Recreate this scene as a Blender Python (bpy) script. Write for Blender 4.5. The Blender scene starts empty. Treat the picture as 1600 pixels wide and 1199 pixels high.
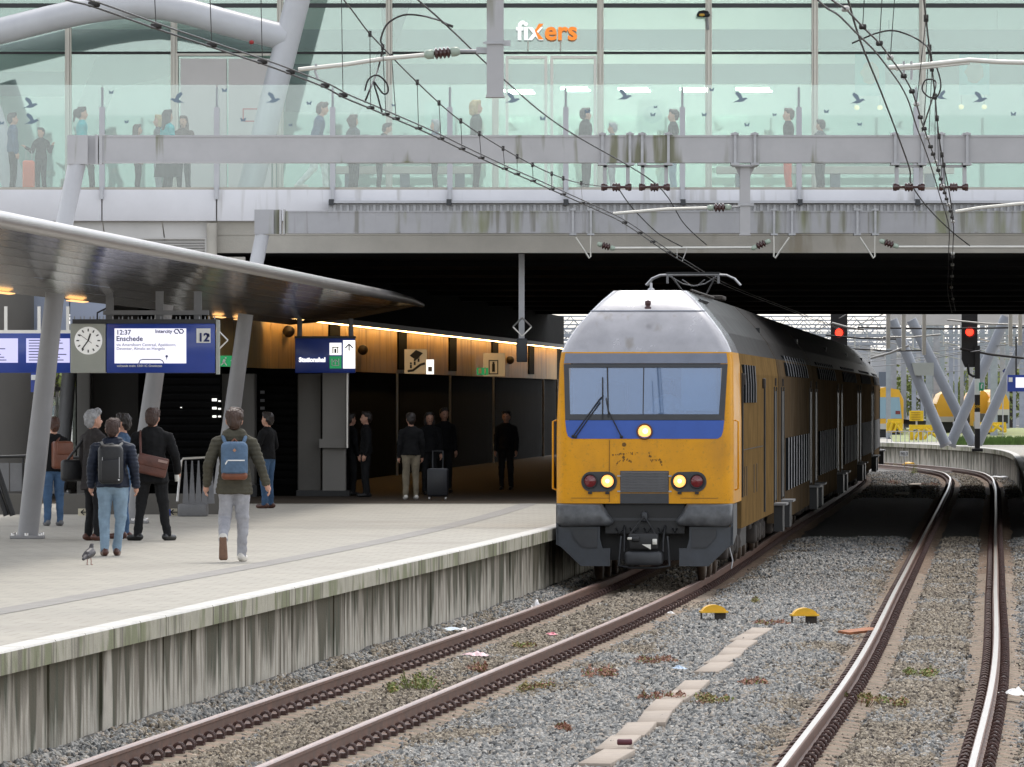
import bpy, bmesh, math, random
import numpy as np
from mathutils import Vector, Matrix, noise

# ------------------------------------------------------------------ camera, sky, sun, exposure
SC = bpy.context.scene
F, YH, CZ = 10000.0, 620.0, 2.92          # focal length in px (1600 wide), horizon row, eye height above the rails
cam_d = bpy.data.cameras.new('camera'); cam = bpy.data.objects.new('camera', cam_d)
SC.collection.objects.link(cam); SC.camera = cam
cam_d.sensor_width = 36.0; cam_d.lens = 36.0 * F / 1600.0
cam_d.shift_y = (YH - 599.5) / 1600.0
cam_d.clip_start = 1.0; cam_d.clip_end = 5000.0
cam.location = (0, 0, CZ); cam.rotation_euler = (math.radians(90), 0, 0)
SUN_EL, SUN_AZ = 60.0, 8.0                # azimuth clockwise from +Y (straight ahead): a veiled sun high beyond the bridge
W = bpy.data.worlds.new('World'); SC.world = W; W.use_nodes = True
nt = W.node_tree; bg = nt.nodes['Background']
sky = nt.nodes.new('ShaderNodeTexSky'); sky.sky_type = 'NISHITA'; sky.sun_disc = False
sky.sun_elevation = math.radians(SUN_EL); sky.sun_rotation = math.radians(SUN_AZ)
sky.air_density = 1.0; sky.dust_density = 1.5; sky.ozone_density = 1.0
hs = nt.nodes.new('ShaderNodeHueSaturation'); hs.inputs['Saturation'].default_value = 0.22
tcw = nt.nodes.new('ShaderNodeTexCoord'); mpw = nt.nodes.new('ShaderNodeMapping'); mpw.inputs['Scale'].default_value = (2.2, 2.2, 9.0)   # broken cloud over the whole sky
nw = nt.nodes.new('ShaderNodeTexNoise'); nw.inputs['Scale'].default_value = 1.6; nw.inputs['Detail'].default_value = 7
nt.links.new(tcw.outputs['Generated'], mpw.inputs[0]); nt.links.new(mpw.outputs[0], nw.inputs['Vector'])
for sk, lo_, hi_ in (('Value', .72, 1.38), ('Saturation', .50, .06)):
    mrw = nt.nodes.new('ShaderNodeMapRange'); mrw.inputs['From Min'].default_value = .40; mrw.inputs['From Max'].default_value = .60; mrw.inputs['To Min'].default_value = lo_; mrw.inputs['To Max'].default_value = hi_
    nt.links.new(nw.outputs['Fac'], mrw.inputs['Value']); nt.links.new(mrw.outputs[0], hs.inputs[sk])
nt.links.new(sky.outputs[0], hs.inputs['Color']); nt.links.new(hs.outputs[0], bg.inputs['Color'])
bg.inputs['Strength'].default_value = 0.15
sl = bpy.data.lights.new('sun', 'SUN'); sun = bpy.data.objects.new('sun', sl); SC.collection.objects.link(sun)
sl.energy = 0.6; sl.angle = math.radians(12); sl.color = (1.0, 0.94, 0.84)
a = math.radians(SUN_AZ); e = math.radians(SUN_EL)
sdir = Vector((math.sin(a) * math.cos(e), math.cos(a) * math.cos(e), math.sin(e)))
sun.rotation_euler = sdir.to_track_quat('Z', 'Y').to_euler()
SC.view_settings.view_transform = 'Standard'; SC.view_settings.look = 'None'
SC.view_settings.gamma = 1.0; SC.view_settings.use_curve_mapping = False
SC.view_settings.exposure = 1.2
SC.render.resolution_x = 1024; SC.render.resolution_y = 767
SC.render.engine = 'CYCLES'

# ------------------------------------------------------------------ helpers
R = random.Random(7)
COL = SC.collection
def P(x, y, Z): return Vector(((x - 800) / F * Z, Z, CZ + (YH - y) / F * Z))
def on(x, y, h):                           # the point of the level z = h seen at a pixel
    Z = F * (CZ - h) / (y - YH); return P(x, y, Z)
PZ = 0.86                                  # platform level

def hermite(pts):
    xs = np.array([p[0] for p in pts], float); ys = np.array([p[1] for p in pts], float)
    m = np.gradient(ys, xs)
    def g(t):
        i = int(np.clip(np.searchsorted(xs, t) - 1, 0, len(xs) - 2)); h = xs[i+1] - xs[i]; u = (t - xs[i]) / h
        if u < 0: return float(ys[0] + m[0] * (t - xs[0]))
        if u > 1: return float(ys[-1] + m[-1] * (t - xs[-1]))
        return float((2*u**3-3*u*u+1)*ys[i] + (u**3-2*u*u+u)*h*m[i] + (-2*u**3+3*u*u)*ys[i+1] + (u**3-u*u)*h*m[i+1])
    tb = [g(10 + .25*i) for i in range(1321)]          # table from 10 m to 340 m
    def f(t):
        q = (t - 10)*4; i = int(q); i = 0 if i < 0 else (1319 if i > 1319 else i); w = q - i
        return tb[i]*(1-w) + tb[i+1]*w
    return f
X1 = hermite([(10,-6.7),(30,-4.75),(50.4,-2.77),(70,-0.80),(90.7,1.24),(100.7,2.13),(120,3.62),(140,5.1),(178,8.0),(215,10.75),(235,12.1),(250,12.75),(265,12.6),(285,11.0),(310,7.5)])
X2 = hermite([(10,-0.6),(30,1.13),(48.4,2.69),(65.3,4.14),(100,6.8),(140,9.82),(178,12.7),(215,15.45),(235,16.8),(250,17.45),(265,17.3),(285,15.7),(310,12.2)])
def slope(X, Z): return (X(Z + .5) - X(Z - .5))
def off(X, Z, d):                          # point at lateral offset d (right positive) of the track
    m = slope(X, Z); n = math.hypot(1, m)
    return X(Z) + d / n, Z - d * m / n

def tag(o, label=None, cat=None, group=None, kind=None):
    if label: o['label'] = label
    if cat: o['category'] = cat
    if group: o['group'] = group
    if kind: o['kind'] = kind
    return o
def empty(name, loc, label=None, cat=None, group=None, rz=0.0, kind=None):
    o = bpy.data.objects.new(name, None); COL.objects.link(o); o.location = loc
    o.rotation_euler = (0, 0, rz); o.empty_display_size = .2
    o['_loc'] = list(loc); tag(o, label, cat, group, kind); return o
def wloc(o):
    v = Vector((0, 0, 0))
    while o is not None: v += Vector(o.location); o = o.parent
    return v
def copy_tree(o, parent=None):
    c = o.copy(); COL.objects.link(c); c.parent = parent
    for ch in list(o.children): copy_tree(ch, c)
    return c

class MB:
    def __init__(s): s.v = []; s.f = []; s.m = []; s.sm = []
    def add(s, vs, fs, mi=0, smooth=False):
        b = len(s.v); s.v += [tuple(v) for v in vs]
        for f in fs: s.f.append([b + i for i in f]); s.m.append(mi); s.sm.append(smooth)
        return s
    def box(s, c, d, M=None, mi=0):
        hx, hy, hz = d[0]/2, d[1]/2, d[2]/2
        vs = [Vector((x, y, z)) for x in (-hx, hx) for y in (-hy, hy) for z in (-hz, hz)]
        if M is not None: vs = [M @ v for v in vs]
        c = Vector(c); vs = [v + c for v in vs]
        return s.add(vs, [(0,1,3,2),(4,6,7,5),(0,4,5,1),(2,3,7,6),(0,2,6,4),(1,5,7,3)], mi)
    def span(s, x0, x1, y0, y1, z0, z1, mi=0):
        return s.box(((x0+x1)/2, (y0+y1)/2, (z0+z1)/2), (abs(x1-x0), abs(y1-y0), abs(z1-z0)), None, mi)
    def rbox(s, c, d, r=.02, M=None, mi=0, seg=2):
        bm = bmesh.new(); bmesh.ops.create_cube(bm, size=1)
        for v in bm.verts: v.co = Vector((v.co.x*d[0], v.co.y*d[1], v.co.z*d[2]))
        bmesh.ops.bevel(bm, geom=list(bm.edges), offset=min(r, min(d)*.49), segments=seg, profile=.5, affect='EDGES')
        bm.verts.index_update(); c = Vector(c)
        vs = [((M @ v.co) if M is not None else v.co.copy()) + c for v in bm.verts]
        s.add(vs, [[v.index for v in f.verts] for f in bm.faces], mi, True); bm.free(); return s
    def tube(s, pts, r, n=8, mi=0, caps=True):
        pts = [Vector(p) for p in pts]; k = len(pts); rr = r if isinstance(r, (list, tuple)) else [r]*k
        vs = []; up = None
        for i, p in enumerate(pts):
            t = (pts[min(i+1, k-1)] - pts[max(i-1, 0)])
            if t.length < 1e-9: t = Vector((0, 0, 1))
            t.normalize()
            if up is None: up = Vector((0, 0, 1)) if abs(t.z) < .9 else Vector((0, 1, 0))
            a = t.cross(up).normalized(); b = a.cross(t).normalized(); up = b
            for j in range(n):
                th = 2*math.pi*j/n; vs.append(p + (a*math.cos(th) + b*math.sin(th))*rr[i])
        fs = [(i*n+j, i*n+(j+1) % n, (i+1)*n+(j+1) % n, (i+1)*n+j) for i in range(k-1) for j in range(n)]
        s.add(vs, fs, mi, n > 5)
        if caps: s.add(vs[:n], [list(range(n))[::-1]], mi); s.add(vs[-n:], [list(range(n))], mi)
        return s
    def lathe(s, c, prof, n=16, axis='z', mi=0, M=None):    # prof: (r, h)
        vs = []; c = Vector(c)
        for r, h in prof:
            for j in range(n):
                t = 2*math.pi*j/n; x, y = r*math.cos(t), r*math.sin(t)
                v = Vector((x, y, h)) if axis == 'z' else (Vector((x, h, y)) if axis == 'y' else Vector((h, x, y)))
                vs.append((M @ v if M is not None else v) + c)
        k = len(prof)
        fs = [(i*n+j, i*n+(j+1) % n, (i+1)*n+(j+1) % n, (i+1)*n+j) for i in range(k-1) for j in range(n)]
        return s.add(vs, fs, mi, True)
    def prism(s, poly, d, mi=0):                            # poly: 3-D points, extruded by vector d
        n = len(poly); d = Vector(d); A = [Vector(p) for p in poly]; B = [p + d for p in A]
        return s.add(A + B, [list(range(n))[::-1], [n+i for i in range(n)]] + [(i, (i+1) % n, n+(i+1) % n, n+i) for i in range(n)], mi)
    def sheet(s, A, B, mi=0, smooth=False):                 # strip between two polylines
        n = len(A); return s.add(list(A) + list(B), [(i, i+1, n+i+1, n+i) for i in range(n-1)], mi, smooth)
    def mesh(s, name, mats):
        me = bpy.data.meshes.new(name); me.from_pydata([tuple(v) for v in s.v], [], s.f)
        for m in (mats if isinstance(mats, (list, tuple)) else [mats]): me.materials.append(m)
        me.polygons.foreach_set('material_index', s.m); me.polygons.foreach_set('use_smooth', s.sm)
        bm = bmesh.new(); bm.from_mesh(me); bmesh.ops.recalc_face_normals(bm, faces=bm.faces); bm.to_mesh(me); bm.free()
        me.update(); return me
    def build(s, name, mats, parent=None, local=False, base=None, norm=True):
        if not s.v: return None
        o_ = Vector((0, 0, 0))
        if not local:
            if parent is not None: o_ = wloc(parent)
            else:
                A = np.array(s.v); lo, hi = A.min(0), A.max(0)
                o_ = Vector(base) if base is not None else Vector(((lo[0]+hi[0])/2, (lo[1]+hi[1])/2, lo[2]))
            s.v = [tuple(Vector(v) - o_) for v in s.v]
        me = s.mesh(name, mats); o = bpy.data.objects.new(name, me); COL.objects.link(o)
        if parent is not None: o.parent = parent
        elif not local: o.location = o_
        return o
def put(name, me, parent, loc=(0, 0, 0), rz=0.0):
    o = bpy.data.objects.new(name, me); COL.objects.link(o); o.parent = parent; o.location = loc; o.rotation_euler = (0, 0, rz); return o

def text_mesh(body, size, depth=.004, bold=0.0, align='LEFT', shear=0.0, sx=1.0):
    cu = bpy.data.curves.new('t', 'FONT'); cu.body = body; cu.size = size; cu.extrude = depth; cu.offset = bold
    cu.align_x = align; cu.resolution_u = 3; cu.shear = shear
    o = bpy.data.objects.new('t', cu); COL.objects.link(o)
    me = bpy.data.meshes.new_from_object(o.evaluated_get(bpy.context.evaluated_depsgraph_get()))
    bpy.data.objects.remove(o); bpy.data.curves.remove(cu)
    for v in me.vertices: v.co = Vector((v.co.x * sx, -v.co.z, v.co.y))      # upright, facing -Y
    return me
def text(name, body, loc, size, mat, parent=None, rz=0.0, **kw):
    me = text_mesh(body, size, **kw); me.materials.clear(); me.materials.append(mat)
    o = bpy.data.objects.new(name, me); COL.objects.link(o)
    if parent is not None: o.parent = parent; o.location = Vector(loc) - wloc(parent)
    else: o.location = loc
    o.rotation_euler = (0, 0, rz); return o

# ------------------------------------------------------------------ materials
def mat(name, col, rough=.6, metal=0.0, var=.15, scale=3.0, bump=0.0, bscale=40.0, coat=0.0, emit=None, es=1.0, alpha=1.0, spec=.5, stretch=(1, 1, 1), world=False, col2=None):
    m = bpy.data.materials.new(name); m.use_nodes = True; t = m.node_tree; b = t.nodes['Principled BSDF']; L = t.links
    b.inputs['Roughness'].default_value = rough; b.inputs['Metallic'].default_value = metal
    b.inputs['Specular IOR Level'].default_value = spec
    if coat: b.inputs['Coat Weight'].default_value = coat; b.inputs['Coat Roughness'].default_value = .06
    if emit: b.inputs['Emission Color'].default_value = (*emit, 1); b.inputs['Emission Strength'].default_value = es
    if alpha < 1: b.inputs['Alpha'].default_value = alpha
    b.inputs['Base Color'].default_value = (*col, 1)
    if var > 0 or bump > 0:
        tc = t.nodes.new('ShaderNodeTexCoord'); mp = t.nodes.new('ShaderNodeMapping'); mp.inputs['Scale'].default_value = stretch
        if world:
            g = t.nodes.new('ShaderNodeNewGeometry'); L.new(g.outputs['Position'], mp.inputs[0])
        else: L.new(tc.outputs['Object'], mp.inputs[0])
    if var > 0:
        n = t.nodes.new('ShaderNodeTexNoise'); n.inputs['Scale'].default_value = scale; n.inputs['Detail'].default_value = 5; n.inputs['Roughness'].default_value = .62
        L.new(mp.outputs[0], n.inputs['Vector'])
        r = t.nodes.new('ShaderNodeValToRGB'); e = r.color_ramp.elements; e[0].position = .32; e[1].position = .68
        c2 = col2 if col2 else tuple(min(1, c*(1+var)) for c in col)
        e[0].color = (*[c*(1-var) for c in col], 1); e[1].color = (*c2, 1)
        L.new(n.outputs['Fac'], r.inputs[0]); L.new(r.outputs[0], b.inputs['Base Color'])
        mr = t.nodes.new('ShaderNodeMapRange'); mr.inputs['To Min'].default_value = max(.02, rough*.8); mr.inputs['To Max'].default_value = min(1, rough*1.2)
        L.new(n.outputs['Fac'], mr.inputs['Value']); L.new(mr.outputs[0], b.inputs['Roughness'])
    if bump > 0:
        n2 = t.nodes.new('ShaderNodeTexNoise'); n2.inputs['Scale'].default_value = bscale; n2.inputs['Detail'].default_value = 6
        L.new(mp.outputs[0], n2.inputs['Vector'])
        bp = t.nodes.new('ShaderNodeBump'); bp.inputs['Strength'].default_value = bump; bp.inputs['Distance'].default_value = .02
        L.new(n2.outputs['Fac'], bp.inputs['Height']); L.new(bp.outputs[0], b.inputs['Normal'])
    return m
def streak(m, col, scale=(6, 6, .5), lo=.5, hi=.65, amt=.8, nscale=1.0, big=.35):
    """adds run-off stains with their own ragged shape to a material"""
    t = m.node_tree; L = t.links; b = t.nodes['Principled BSDF']
    g = t.nodes.new('ShaderNodeNewGeometry'); mp = t.nodes.new('ShaderNodeMapping'); mp.inputs['Scale'].default_value = scale
    L.new(g.outputs['Position'], mp.inputs[0])
    n = t.nodes.new('ShaderNodeTexNoise'); n.inputs['Scale'].default_value = nscale; n.inputs['Detail'].default_value = 4
    L.new(mp.outputs[0], n.inputs['Vector'])
    n3 = t.nodes.new('ShaderNodeTexNoise'); n3.inputs['Scale'].default_value = big; n3.inputs['Detail'].default_value = 3; L.new(g.outputs['Position'], n3.inputs['Vector'])
    ad = t.nodes.new('ShaderNodeMath'); ad.operation = 'MULTIPLY_ADD'; ad.inputs[1].default_value = .6; L.new(n3.outputs['Fac'], ad.inputs[0]); L.new(n.outputs['Fac'], ad.inputs[2])
    sb = t.nodes.new('ShaderNodeMath'); sb.operation = 'SUBTRACT'; sb.inputs[1].default_value = .3; L.new(ad.outputs[0], sb.inputs[0])
    mr = t.nodes.new('ShaderNodeMapRange'); mr.inputs['From Min'].default_value = lo; mr.inputs['From Max'].default_value = hi; mr.inputs['To Max'].default_value = amt
    L.new(sb.outputs[0], mr.inputs['Value'])
    mx = t.nodes.new('ShaderNodeMix'); mx.data_type = 'RGBA'; L.new(mr.outputs[0], mx.inputs['Factor'])
    if b.inputs['Base Color'].links: L.new(b.inputs['Base Color'].links[0].from_socket, mx.inputs['A'])
    else: mx.inputs['A'].default_value = b.inputs['Base Color'].default_value
    mx.inputs['B'].default_value = (*col, 1); L.new(mx.outputs['Result'], b.inputs['Base Color']); return m
def drip(m, col, freq, ztop, length, amt, seed=0):
    """moss runs starting at the coping; every run has its own length and width"""
    t = m.node_tree; L = t.links; b = t.nodes['Principled BSDF']; g = t.nodes.new('ShaderNodeNewGeometry'); sp = t.nodes.new('ShaderNodeSeparateXYZ'); L.new(g.outputs['Position'], sp.inputs[0])
    def nz(sc, zs, det):
        mp = t.nodes.new('ShaderNodeMapping'); mp.inputs['Scale'].default_value = (1, 1, zs); mp.inputs['Location'].default_value = (seed, seed*2, 0); L.new(g.outputs['Position'], mp.inputs[0])
        n = t.nodes.new('ShaderNodeTexNoise'); n.inputs['Scale'].default_value = sc; n.inputs['Detail'].default_value = det; L.new(mp.outputs[0], n.inputs['Vector']); return n
    a = nz(freq, 0.0, 3); c = nz(freq*2.2, .25, 4)
    def mth(op, x, y):
        q = t.nodes.new('ShaderNodeMath'); q.operation = op
        for i, v in enumerate((x, y)):
            if isinstance(v, (int, float)): q.inputs[i].default_value = v
            else: L.new(v, q.inputs[i])
        return q.outputs[0]
    ln = mth('MULTIPLY', mth('SUBTRACT', mth('ADD', mth('MULTIPLY', c.outputs['Fac'], .5), a.outputs['Fac']), .62), length*2)
    dp = mth('SUBTRACT', ztop, sp.outputs['Z']); df = mth('SUBTRACT', ln, dp)
    mr = t.nodes.new('ShaderNodeMapRange'); mr.inputs['From Min'].default_value = -.10; mr.inputs['From Max'].default_value = .35; mr.inputs['To Max'].default_value = amt; L.new(df, mr.inputs['Value'])
    mx = t.nodes.new('ShaderNodeMix'); mx.data_type = 'RGBA'; L.new(mr.outputs[0], mx.inputs['Factor'])
    if b.inputs['Base Color'].links: L.new(b.inputs['Base Color'].links[0].from_socket, mx.inputs['A'])
    else: mx.inputs['A'].default_value = b.inputs['Base Color'].default_value
    mx.inputs['B'].default_value = (*col, 1); L.new(mx.outputs['Result'], b.inputs['Base Color']); return m
def glass(name, tint, film=.3, gloss=.12, rough=.03, filmcol=None, glosscol=(1, 1, 1)):
    """window glass: tinted see-through, a pale coating film and a mirror-like surface"""
    m = bpy.data.materials.new(name); m.use_nodes = True; t = m.node_tree; L = t.links; t.nodes.remove(t.nodes['Principled BSDF'])
    o = t.nodes['Material Output']; tr = t.nodes.new('ShaderNodeBsdfTransparent'); tr.inputs[0].default_value = (*tint, 1)
    df = t.nodes.new('ShaderNodeBsdfDiffuse'); df.inputs[0].default_value = (*(filmcol or tint), 1)
    gl = t.nodes.new('ShaderNodeBsdfGlossy'); gl.inputs['Roughness'].default_value = rough; gl.inputs['Color'].default_value = (*glosscol, 1)
    m1 = t.nodes.new('ShaderNodeMixShader'); m1.inputs[0].default_value = film
    m2 = t.nodes.new('ShaderNodeMixShader'); lw = t.nodes.new('ShaderNodeFresnel'); lw.inputs[0].default_value = 1.5
    ad = t.nodes.new('ShaderNodeMath'); ad.operation = 'ADD'; ad.inputs[1].default_value = gloss; ad.use_clamp = True
    L.new(lw.outputs[0], ad.inputs[0]); L.new(ad.outputs[0], m2.inputs[0])
    L.new(tr.outputs[0], m1.inputs[1]); L.new(df.outputs[0], m1.inputs[2]); L.new(m1.outputs[0], m2.inputs[1]); L.new(gl.outputs[0], m2.inputs[2])
    L.new(m2.outputs[0], o.inputs[0]); return m
M = {}
M['paving'] = mat('paving', (.37, .345, .295), .85, var=.10, scale=1.2, bump=.25, bscale=60, world=True)
def pavers(m, sx, sy, col, amt):
    t = m.node_tree; L = t.links; b = t.nodes['Principled BSDF']; g = t.nodes.new('ShaderNodeNewGeometry'); mp = t.nodes.new('ShaderNodeMapping'); mp.inputs['Rotation'].default_value = (0, 0, .085); L.new(g.outputs['Position'], mp.inputs[0])
    br = t.nodes.new('ShaderNodeTexBrick'); br.inputs['Scale'].default_value = 1.0; br.inputs['Brick Width'].default_value = sx; br.inputs['Row Height'].default_value = sy; br.inputs['Mortar Size'].default_value = .012; br.inputs['Color1'].default_value = (1, 1, 1, 1); br.inputs['Color2'].default_value = (.86, .86, .86, 1); br.inputs['Mortar'].default_value = (*col, 1)
    L.new(mp.outputs[0], br.inputs['Vector']); mx = t.nodes.new('ShaderNodeMix'); mx.data_type = 'RGBA'; mx.blend_type = 'MULTIPLY'; mx.inputs['Factor'].default_value = amt
    L.new(b.inputs['Base Color'].links[0].from_socket, mx.inputs['A']); L.new(br.outputs['Color'], mx.inputs['B']); L.new(mx.outputs['Result'], b.inputs['Base Color']); return m
M['paving'] = streak(pavers(M['paving'], .30, .60, (.5, .5, .5), .38), (.25, .23, .20), (.6, .6, .6), .56, .72, .45, big=.12)
M['strip'] = mat('dark_paving', (.275, .26, .24), .85, var=.15, scale=4, bump=.3, bscale=90, world=True)
M['edge_white'] = mat('edge_paint', (.52, .50, .46), .7, var=.12, scale=5, world=True)
M['coping'] = streak(streak(mat('coping', (.37, .345, .27), .85, var=.15, scale=5, bump=.3, bscale=50, world=True), (.13, .15, .05), (2.2, 2.2, 1.2), .50, .62, .7), (.10, .085, .06), (7, 7, .5), .56, .66, .7)
M['pwall'] = drip(drip(mat('wall_concrete', (.43, .395, .33), .9, var=.14, scale=2.5, bump=.3, bscale=40, world=True), (.035, .04, .016), 1.7, .67, 1.9, .93), (.11, .085, .055), 5.5, .67, 2.2, .55, 7)
M['floor_shade'] = mat('brown_floor_painted_shade', (.055, .042, .031), .8, spec=.15, var=.15, scale=1.5, bump=.1, world=True)  # brown floor colour, darkened to carry the shade under the bridge
M['ballast'] = mat('ballast_bed', (.12, .112, .10), .95, var=.45, scale=14, bump=1.0, bscale=30, world=True)
M['ground'] = mat('ground', (.16, .155, .14), .95, var=.3, scale=.5, bump=.6, bscale=8, world=True)
M['rail_side'] = mat('rusty_rail', (.125, .062, .040), .65, var=.35, scale=6, bump=.2, bscale=60, world=True)
M['rail_top'] = mat('worn_rail_head', (.24, .165, .14), .42, metal=.55, var=.25, scale=5, world=True, stretch=(4, .5, 1))
M['rail_shine'] = mat('polished_rail_head', (.30, .28, .255), .36, metal=.95, var=.12, scale=5, world=True, stretch=(8, .5, 1))
M['sleeper_edge'] = mat('sleeper_edge', (.385, .315, .24), .9, var=.2, scale=8, world=True)
M['sleeper'] = mat('sleeper', (.20, .135, .09), .9, var=.3, scale=5, bump=.4, bscale=40, world=True)
M['clip'] = mat('rusty_clip', (.070, .032, .024), .6, var=.4, scale=20, world=True)
M['steel_lav'] = streak(mat('painted_steel', (.43, .422, .425), .45, var=.06, scale=2, world=True), (.15, .15, .07), (3.5, 3.5, .35), .60, .70, .85)
M['steel_moss'] = streak(streak(mat('mossy_painted_steel', (.365, .36, .37), .5, var=.06, scale=2, world=True), (.16, .17, .045), (3.0, 3.0, .45), .54, .72, .7), (.12, .11, .07), (6, 6, .3), .60, .7, .6)
M['steel_tube'] = mat('painted_tube', (.48, .482, .50), .35, var=.05, scale=2)
M['grey_pillar'] = mat('grey_pillar_paint', (.26, .255, .26), .45, var=.08, scale=2, bump=.03)
M['concrete'] = streak(mat('bridge_concrete', (.44, .41, .355), .85, var=.12, scale=.8, bump=.2, bscale=30, world=True), (.22, .17, .09), (2, 2, .4), .62, .75, .5)
M['panel_white'] = streak(mat('white_cladding', (.70, .69, .71), .5, var=.05, scale=1, world=True), (.36, .34, .30), (5, 5, .4), .58, .75, .55)
M['panel_beige'] = mat('beige_cladding', (.50, .48, .45), .6, var=.06, scale=1, world=True)
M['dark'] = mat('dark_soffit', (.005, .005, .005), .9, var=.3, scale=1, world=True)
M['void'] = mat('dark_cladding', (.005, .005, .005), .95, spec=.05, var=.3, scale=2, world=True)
M['louvre'] = mat('dark_louvre', (.007, .007, .007), .9, spec=.1, var=.2, scale=3, world=True)
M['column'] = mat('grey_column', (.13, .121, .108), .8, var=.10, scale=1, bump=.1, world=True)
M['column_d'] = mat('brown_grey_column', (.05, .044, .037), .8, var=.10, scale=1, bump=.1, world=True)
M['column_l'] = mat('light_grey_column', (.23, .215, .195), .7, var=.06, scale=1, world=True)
M['gold'] = streak(mat('ochre_fascia', (.50, .31, .10), .55, var=.12, scale=2, world=True), (.12, .07, .025), (5, 5, .5), .52, .68, .7)
M['alu'] = mat('aluminium', (.62, .60, .57), .3, metal=.9, var=.06, scale=4)
M['alu_light'] = mat('pale_aluminium', (.70, .68, .62), .45, metal=.3, var=.05, scale=4)
M['canopy'] = mat('canopy_soffit', (.52, .515, .51), .13, metal=.7, var=.10, scale=.7, world=True, stretch=(1, .12, 1), bump=.05, bscale=2)
M['canopy_edge'] = mat('canopy_edge', (.36, .34, .33), .36, metal=.5, var=.06, scale=2)
M['canopy_top'] = mat('canopy_top', (.42, .42, .42), .5, metal=.2, var=.08, scale=1)
M['mullion'] = mat('mullion', (.55, .52, .46), .4, metal=.4, var=.06, scale=4)
M['black'] = mat('black', (.012, .012, .013), .5, var=.2, scale=6)
M['dkgrey'] = mat('dark_grey', (.036, .038, .042), .5, var=.15, scale=6)
M['midgrey'] = mat('mid_grey', (.17, .17, .175), .5, var=.1, scale=6)
M['galv'] = mat('galvanised_steel', (.40, .40, .41), .45, metal=.5, var=.12, scale=8)
M['wire'] = mat('wire', (.030, .027, .026), .5, metal=.3, var=.2, scale=6)
M['wire_lt'] = mat('bright_wire', (.42, .41, .39), .4, metal=.7, var=.1, scale=6)
M['insul'] = mat('brown_porcelain', (.055, .018, .016), .18, var=.15, scale=10, coat=.5)
M['insul_g'] = mat('green_insulator', (.36, .43, .35), .3, var=.08, scale=10)
M['white'] = mat('white_paint', (.78, .78, .76), .5, var=.04, scale=5)
M['ns_blue'] = mat('sign_blue', (.012, .045, .30), .3, var=.06, scale=3, coat=.3)
M['blue_txt'] = mat('dark_blue_print', (.012, .022, .12), .6, var=0)
M['screen'] = mat('lit_screen', (.6, .6, .66), .4, var=0, emit=(.80, .79, .92), es=.42)
M['sign_grey'] = mat('sign_grey', (.36, .375, .34), .45, var=.05, scale=3)
M['green'] = mat('exit_green', (.012, .22, .075), .4, var=.05, scale=4, emit=(.02, .35, .12), es=.25)
M['green_far'] = mat('sign_green', (.02, .33, .16), .4, var=.05, scale=4)
M['white_lit'] = mat('backlit_white', (.7, .7, .68), .4, var=0, emit=(1, .98, .92), es=.55)
M['lamp_warm'] = mat('warm_lamp', (1, .8, .5), .4, var=0, emit=(1.0, .50, .16), es=.6)
M['lamp_cove'] = mat('cove_lamp', (1, .8, .5), .4, var=0, emit=(1.0, .60, .22), es=11)
M['lamp_white'] = mat('tube_lamp', (1, 1, .95), .4, var=0, emit=(1.0, .95, .82), es=12)
M['red_lit'] = mat('red_signal_light', (1, .1, .05), .3, var=0, emit=(1.0, .025, .012), es=2.2)
M['yellow'] = mat('train_yellow', (.66, .29, .002), .36, spec=.25, var=.10, scale=1.6, coat=.05, bump=.02, bscale=3)
M['yellow'] = streak(M['yellow'], (.42, .19, .02), (3, 3, .8), .58, .75, .45)
def specks(m, col, sc=55, lo=.70, hi=.74, amt=.8):
    t = m.node_tree; L = t.links; b = t.nodes['Principled BSDF']; tc = t.nodes.new('ShaderNodeTexCoord'); n = t.nodes.new('ShaderNodeTexNoise'); n.inputs['Scale'].default_value = sc; n.inputs['Detail'].default_value = 2; L.new(tc.outputs['Object'], n.inputs['Vector'])
    mr = t.nodes.new('ShaderNodeMapRange'); mr.inputs['From Min'].default_value = lo; mr.inputs['From Max'].default_value = hi; mr.inputs['To Max'].default_value = amt; L.new(n.outputs['Fac'], mr.inputs['Value'])
    mx = t.nodes.new('ShaderNodeMix'); mx.data_type = 'RGBA'; L.new(mr.outputs[0], mx.inputs['Factor']); L.new(b.inputs['Base Color'].links[0].from_socket, mx.inputs['A']); mx.inputs['B'].default_value = (*col, 1); L.new(mx.outputs['Result'], b.inputs['Base Color']); return m
M['yellow'] = specks(specks(M['yellow'], (.12, .06, .01), 70, .69, .72, .8), (.40, .20, .02), 18, .60, .72, .5)
M['yellow_pl'] = mat('yellow_plastic', (.75, .42, .01), .45, var=.10, scale=6)
M['safety_yellow'] = mat('buffer_yellow', (.72, .46, .01), .55, var=.12, scale=5)
M['orange'] = mat('train_orange', (.72, .38, .02), .4, var=.06, scale=2)
M['tr_blue'] = mat('train_blue', (.045, .105, .39), .36, spec=.25, var=.08, scale=2)
M['tr_silver'] = streak(mat('train_cap_paint', (.36, .355, .37), .26, metal=.35, var=.12, scale=2.5, coat=.25, bump=.03, bscale=5), (.22, .19, .15), (4, 4, 1.5), .58, .72, .6)
M['tr_band'] = mat('train_grey_band', (.16, .18, .23), .45, var=.08, scale=4)
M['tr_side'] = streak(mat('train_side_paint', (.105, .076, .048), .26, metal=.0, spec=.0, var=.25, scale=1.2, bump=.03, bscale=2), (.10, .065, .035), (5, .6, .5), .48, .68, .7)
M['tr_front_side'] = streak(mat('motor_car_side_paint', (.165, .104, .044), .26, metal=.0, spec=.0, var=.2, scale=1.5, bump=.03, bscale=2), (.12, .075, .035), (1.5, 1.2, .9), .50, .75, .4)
M['tr_roof'] = mat('train_roof', (.022, .020, .019), .5, spec=.15, var=.3, scale=1.5)
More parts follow.
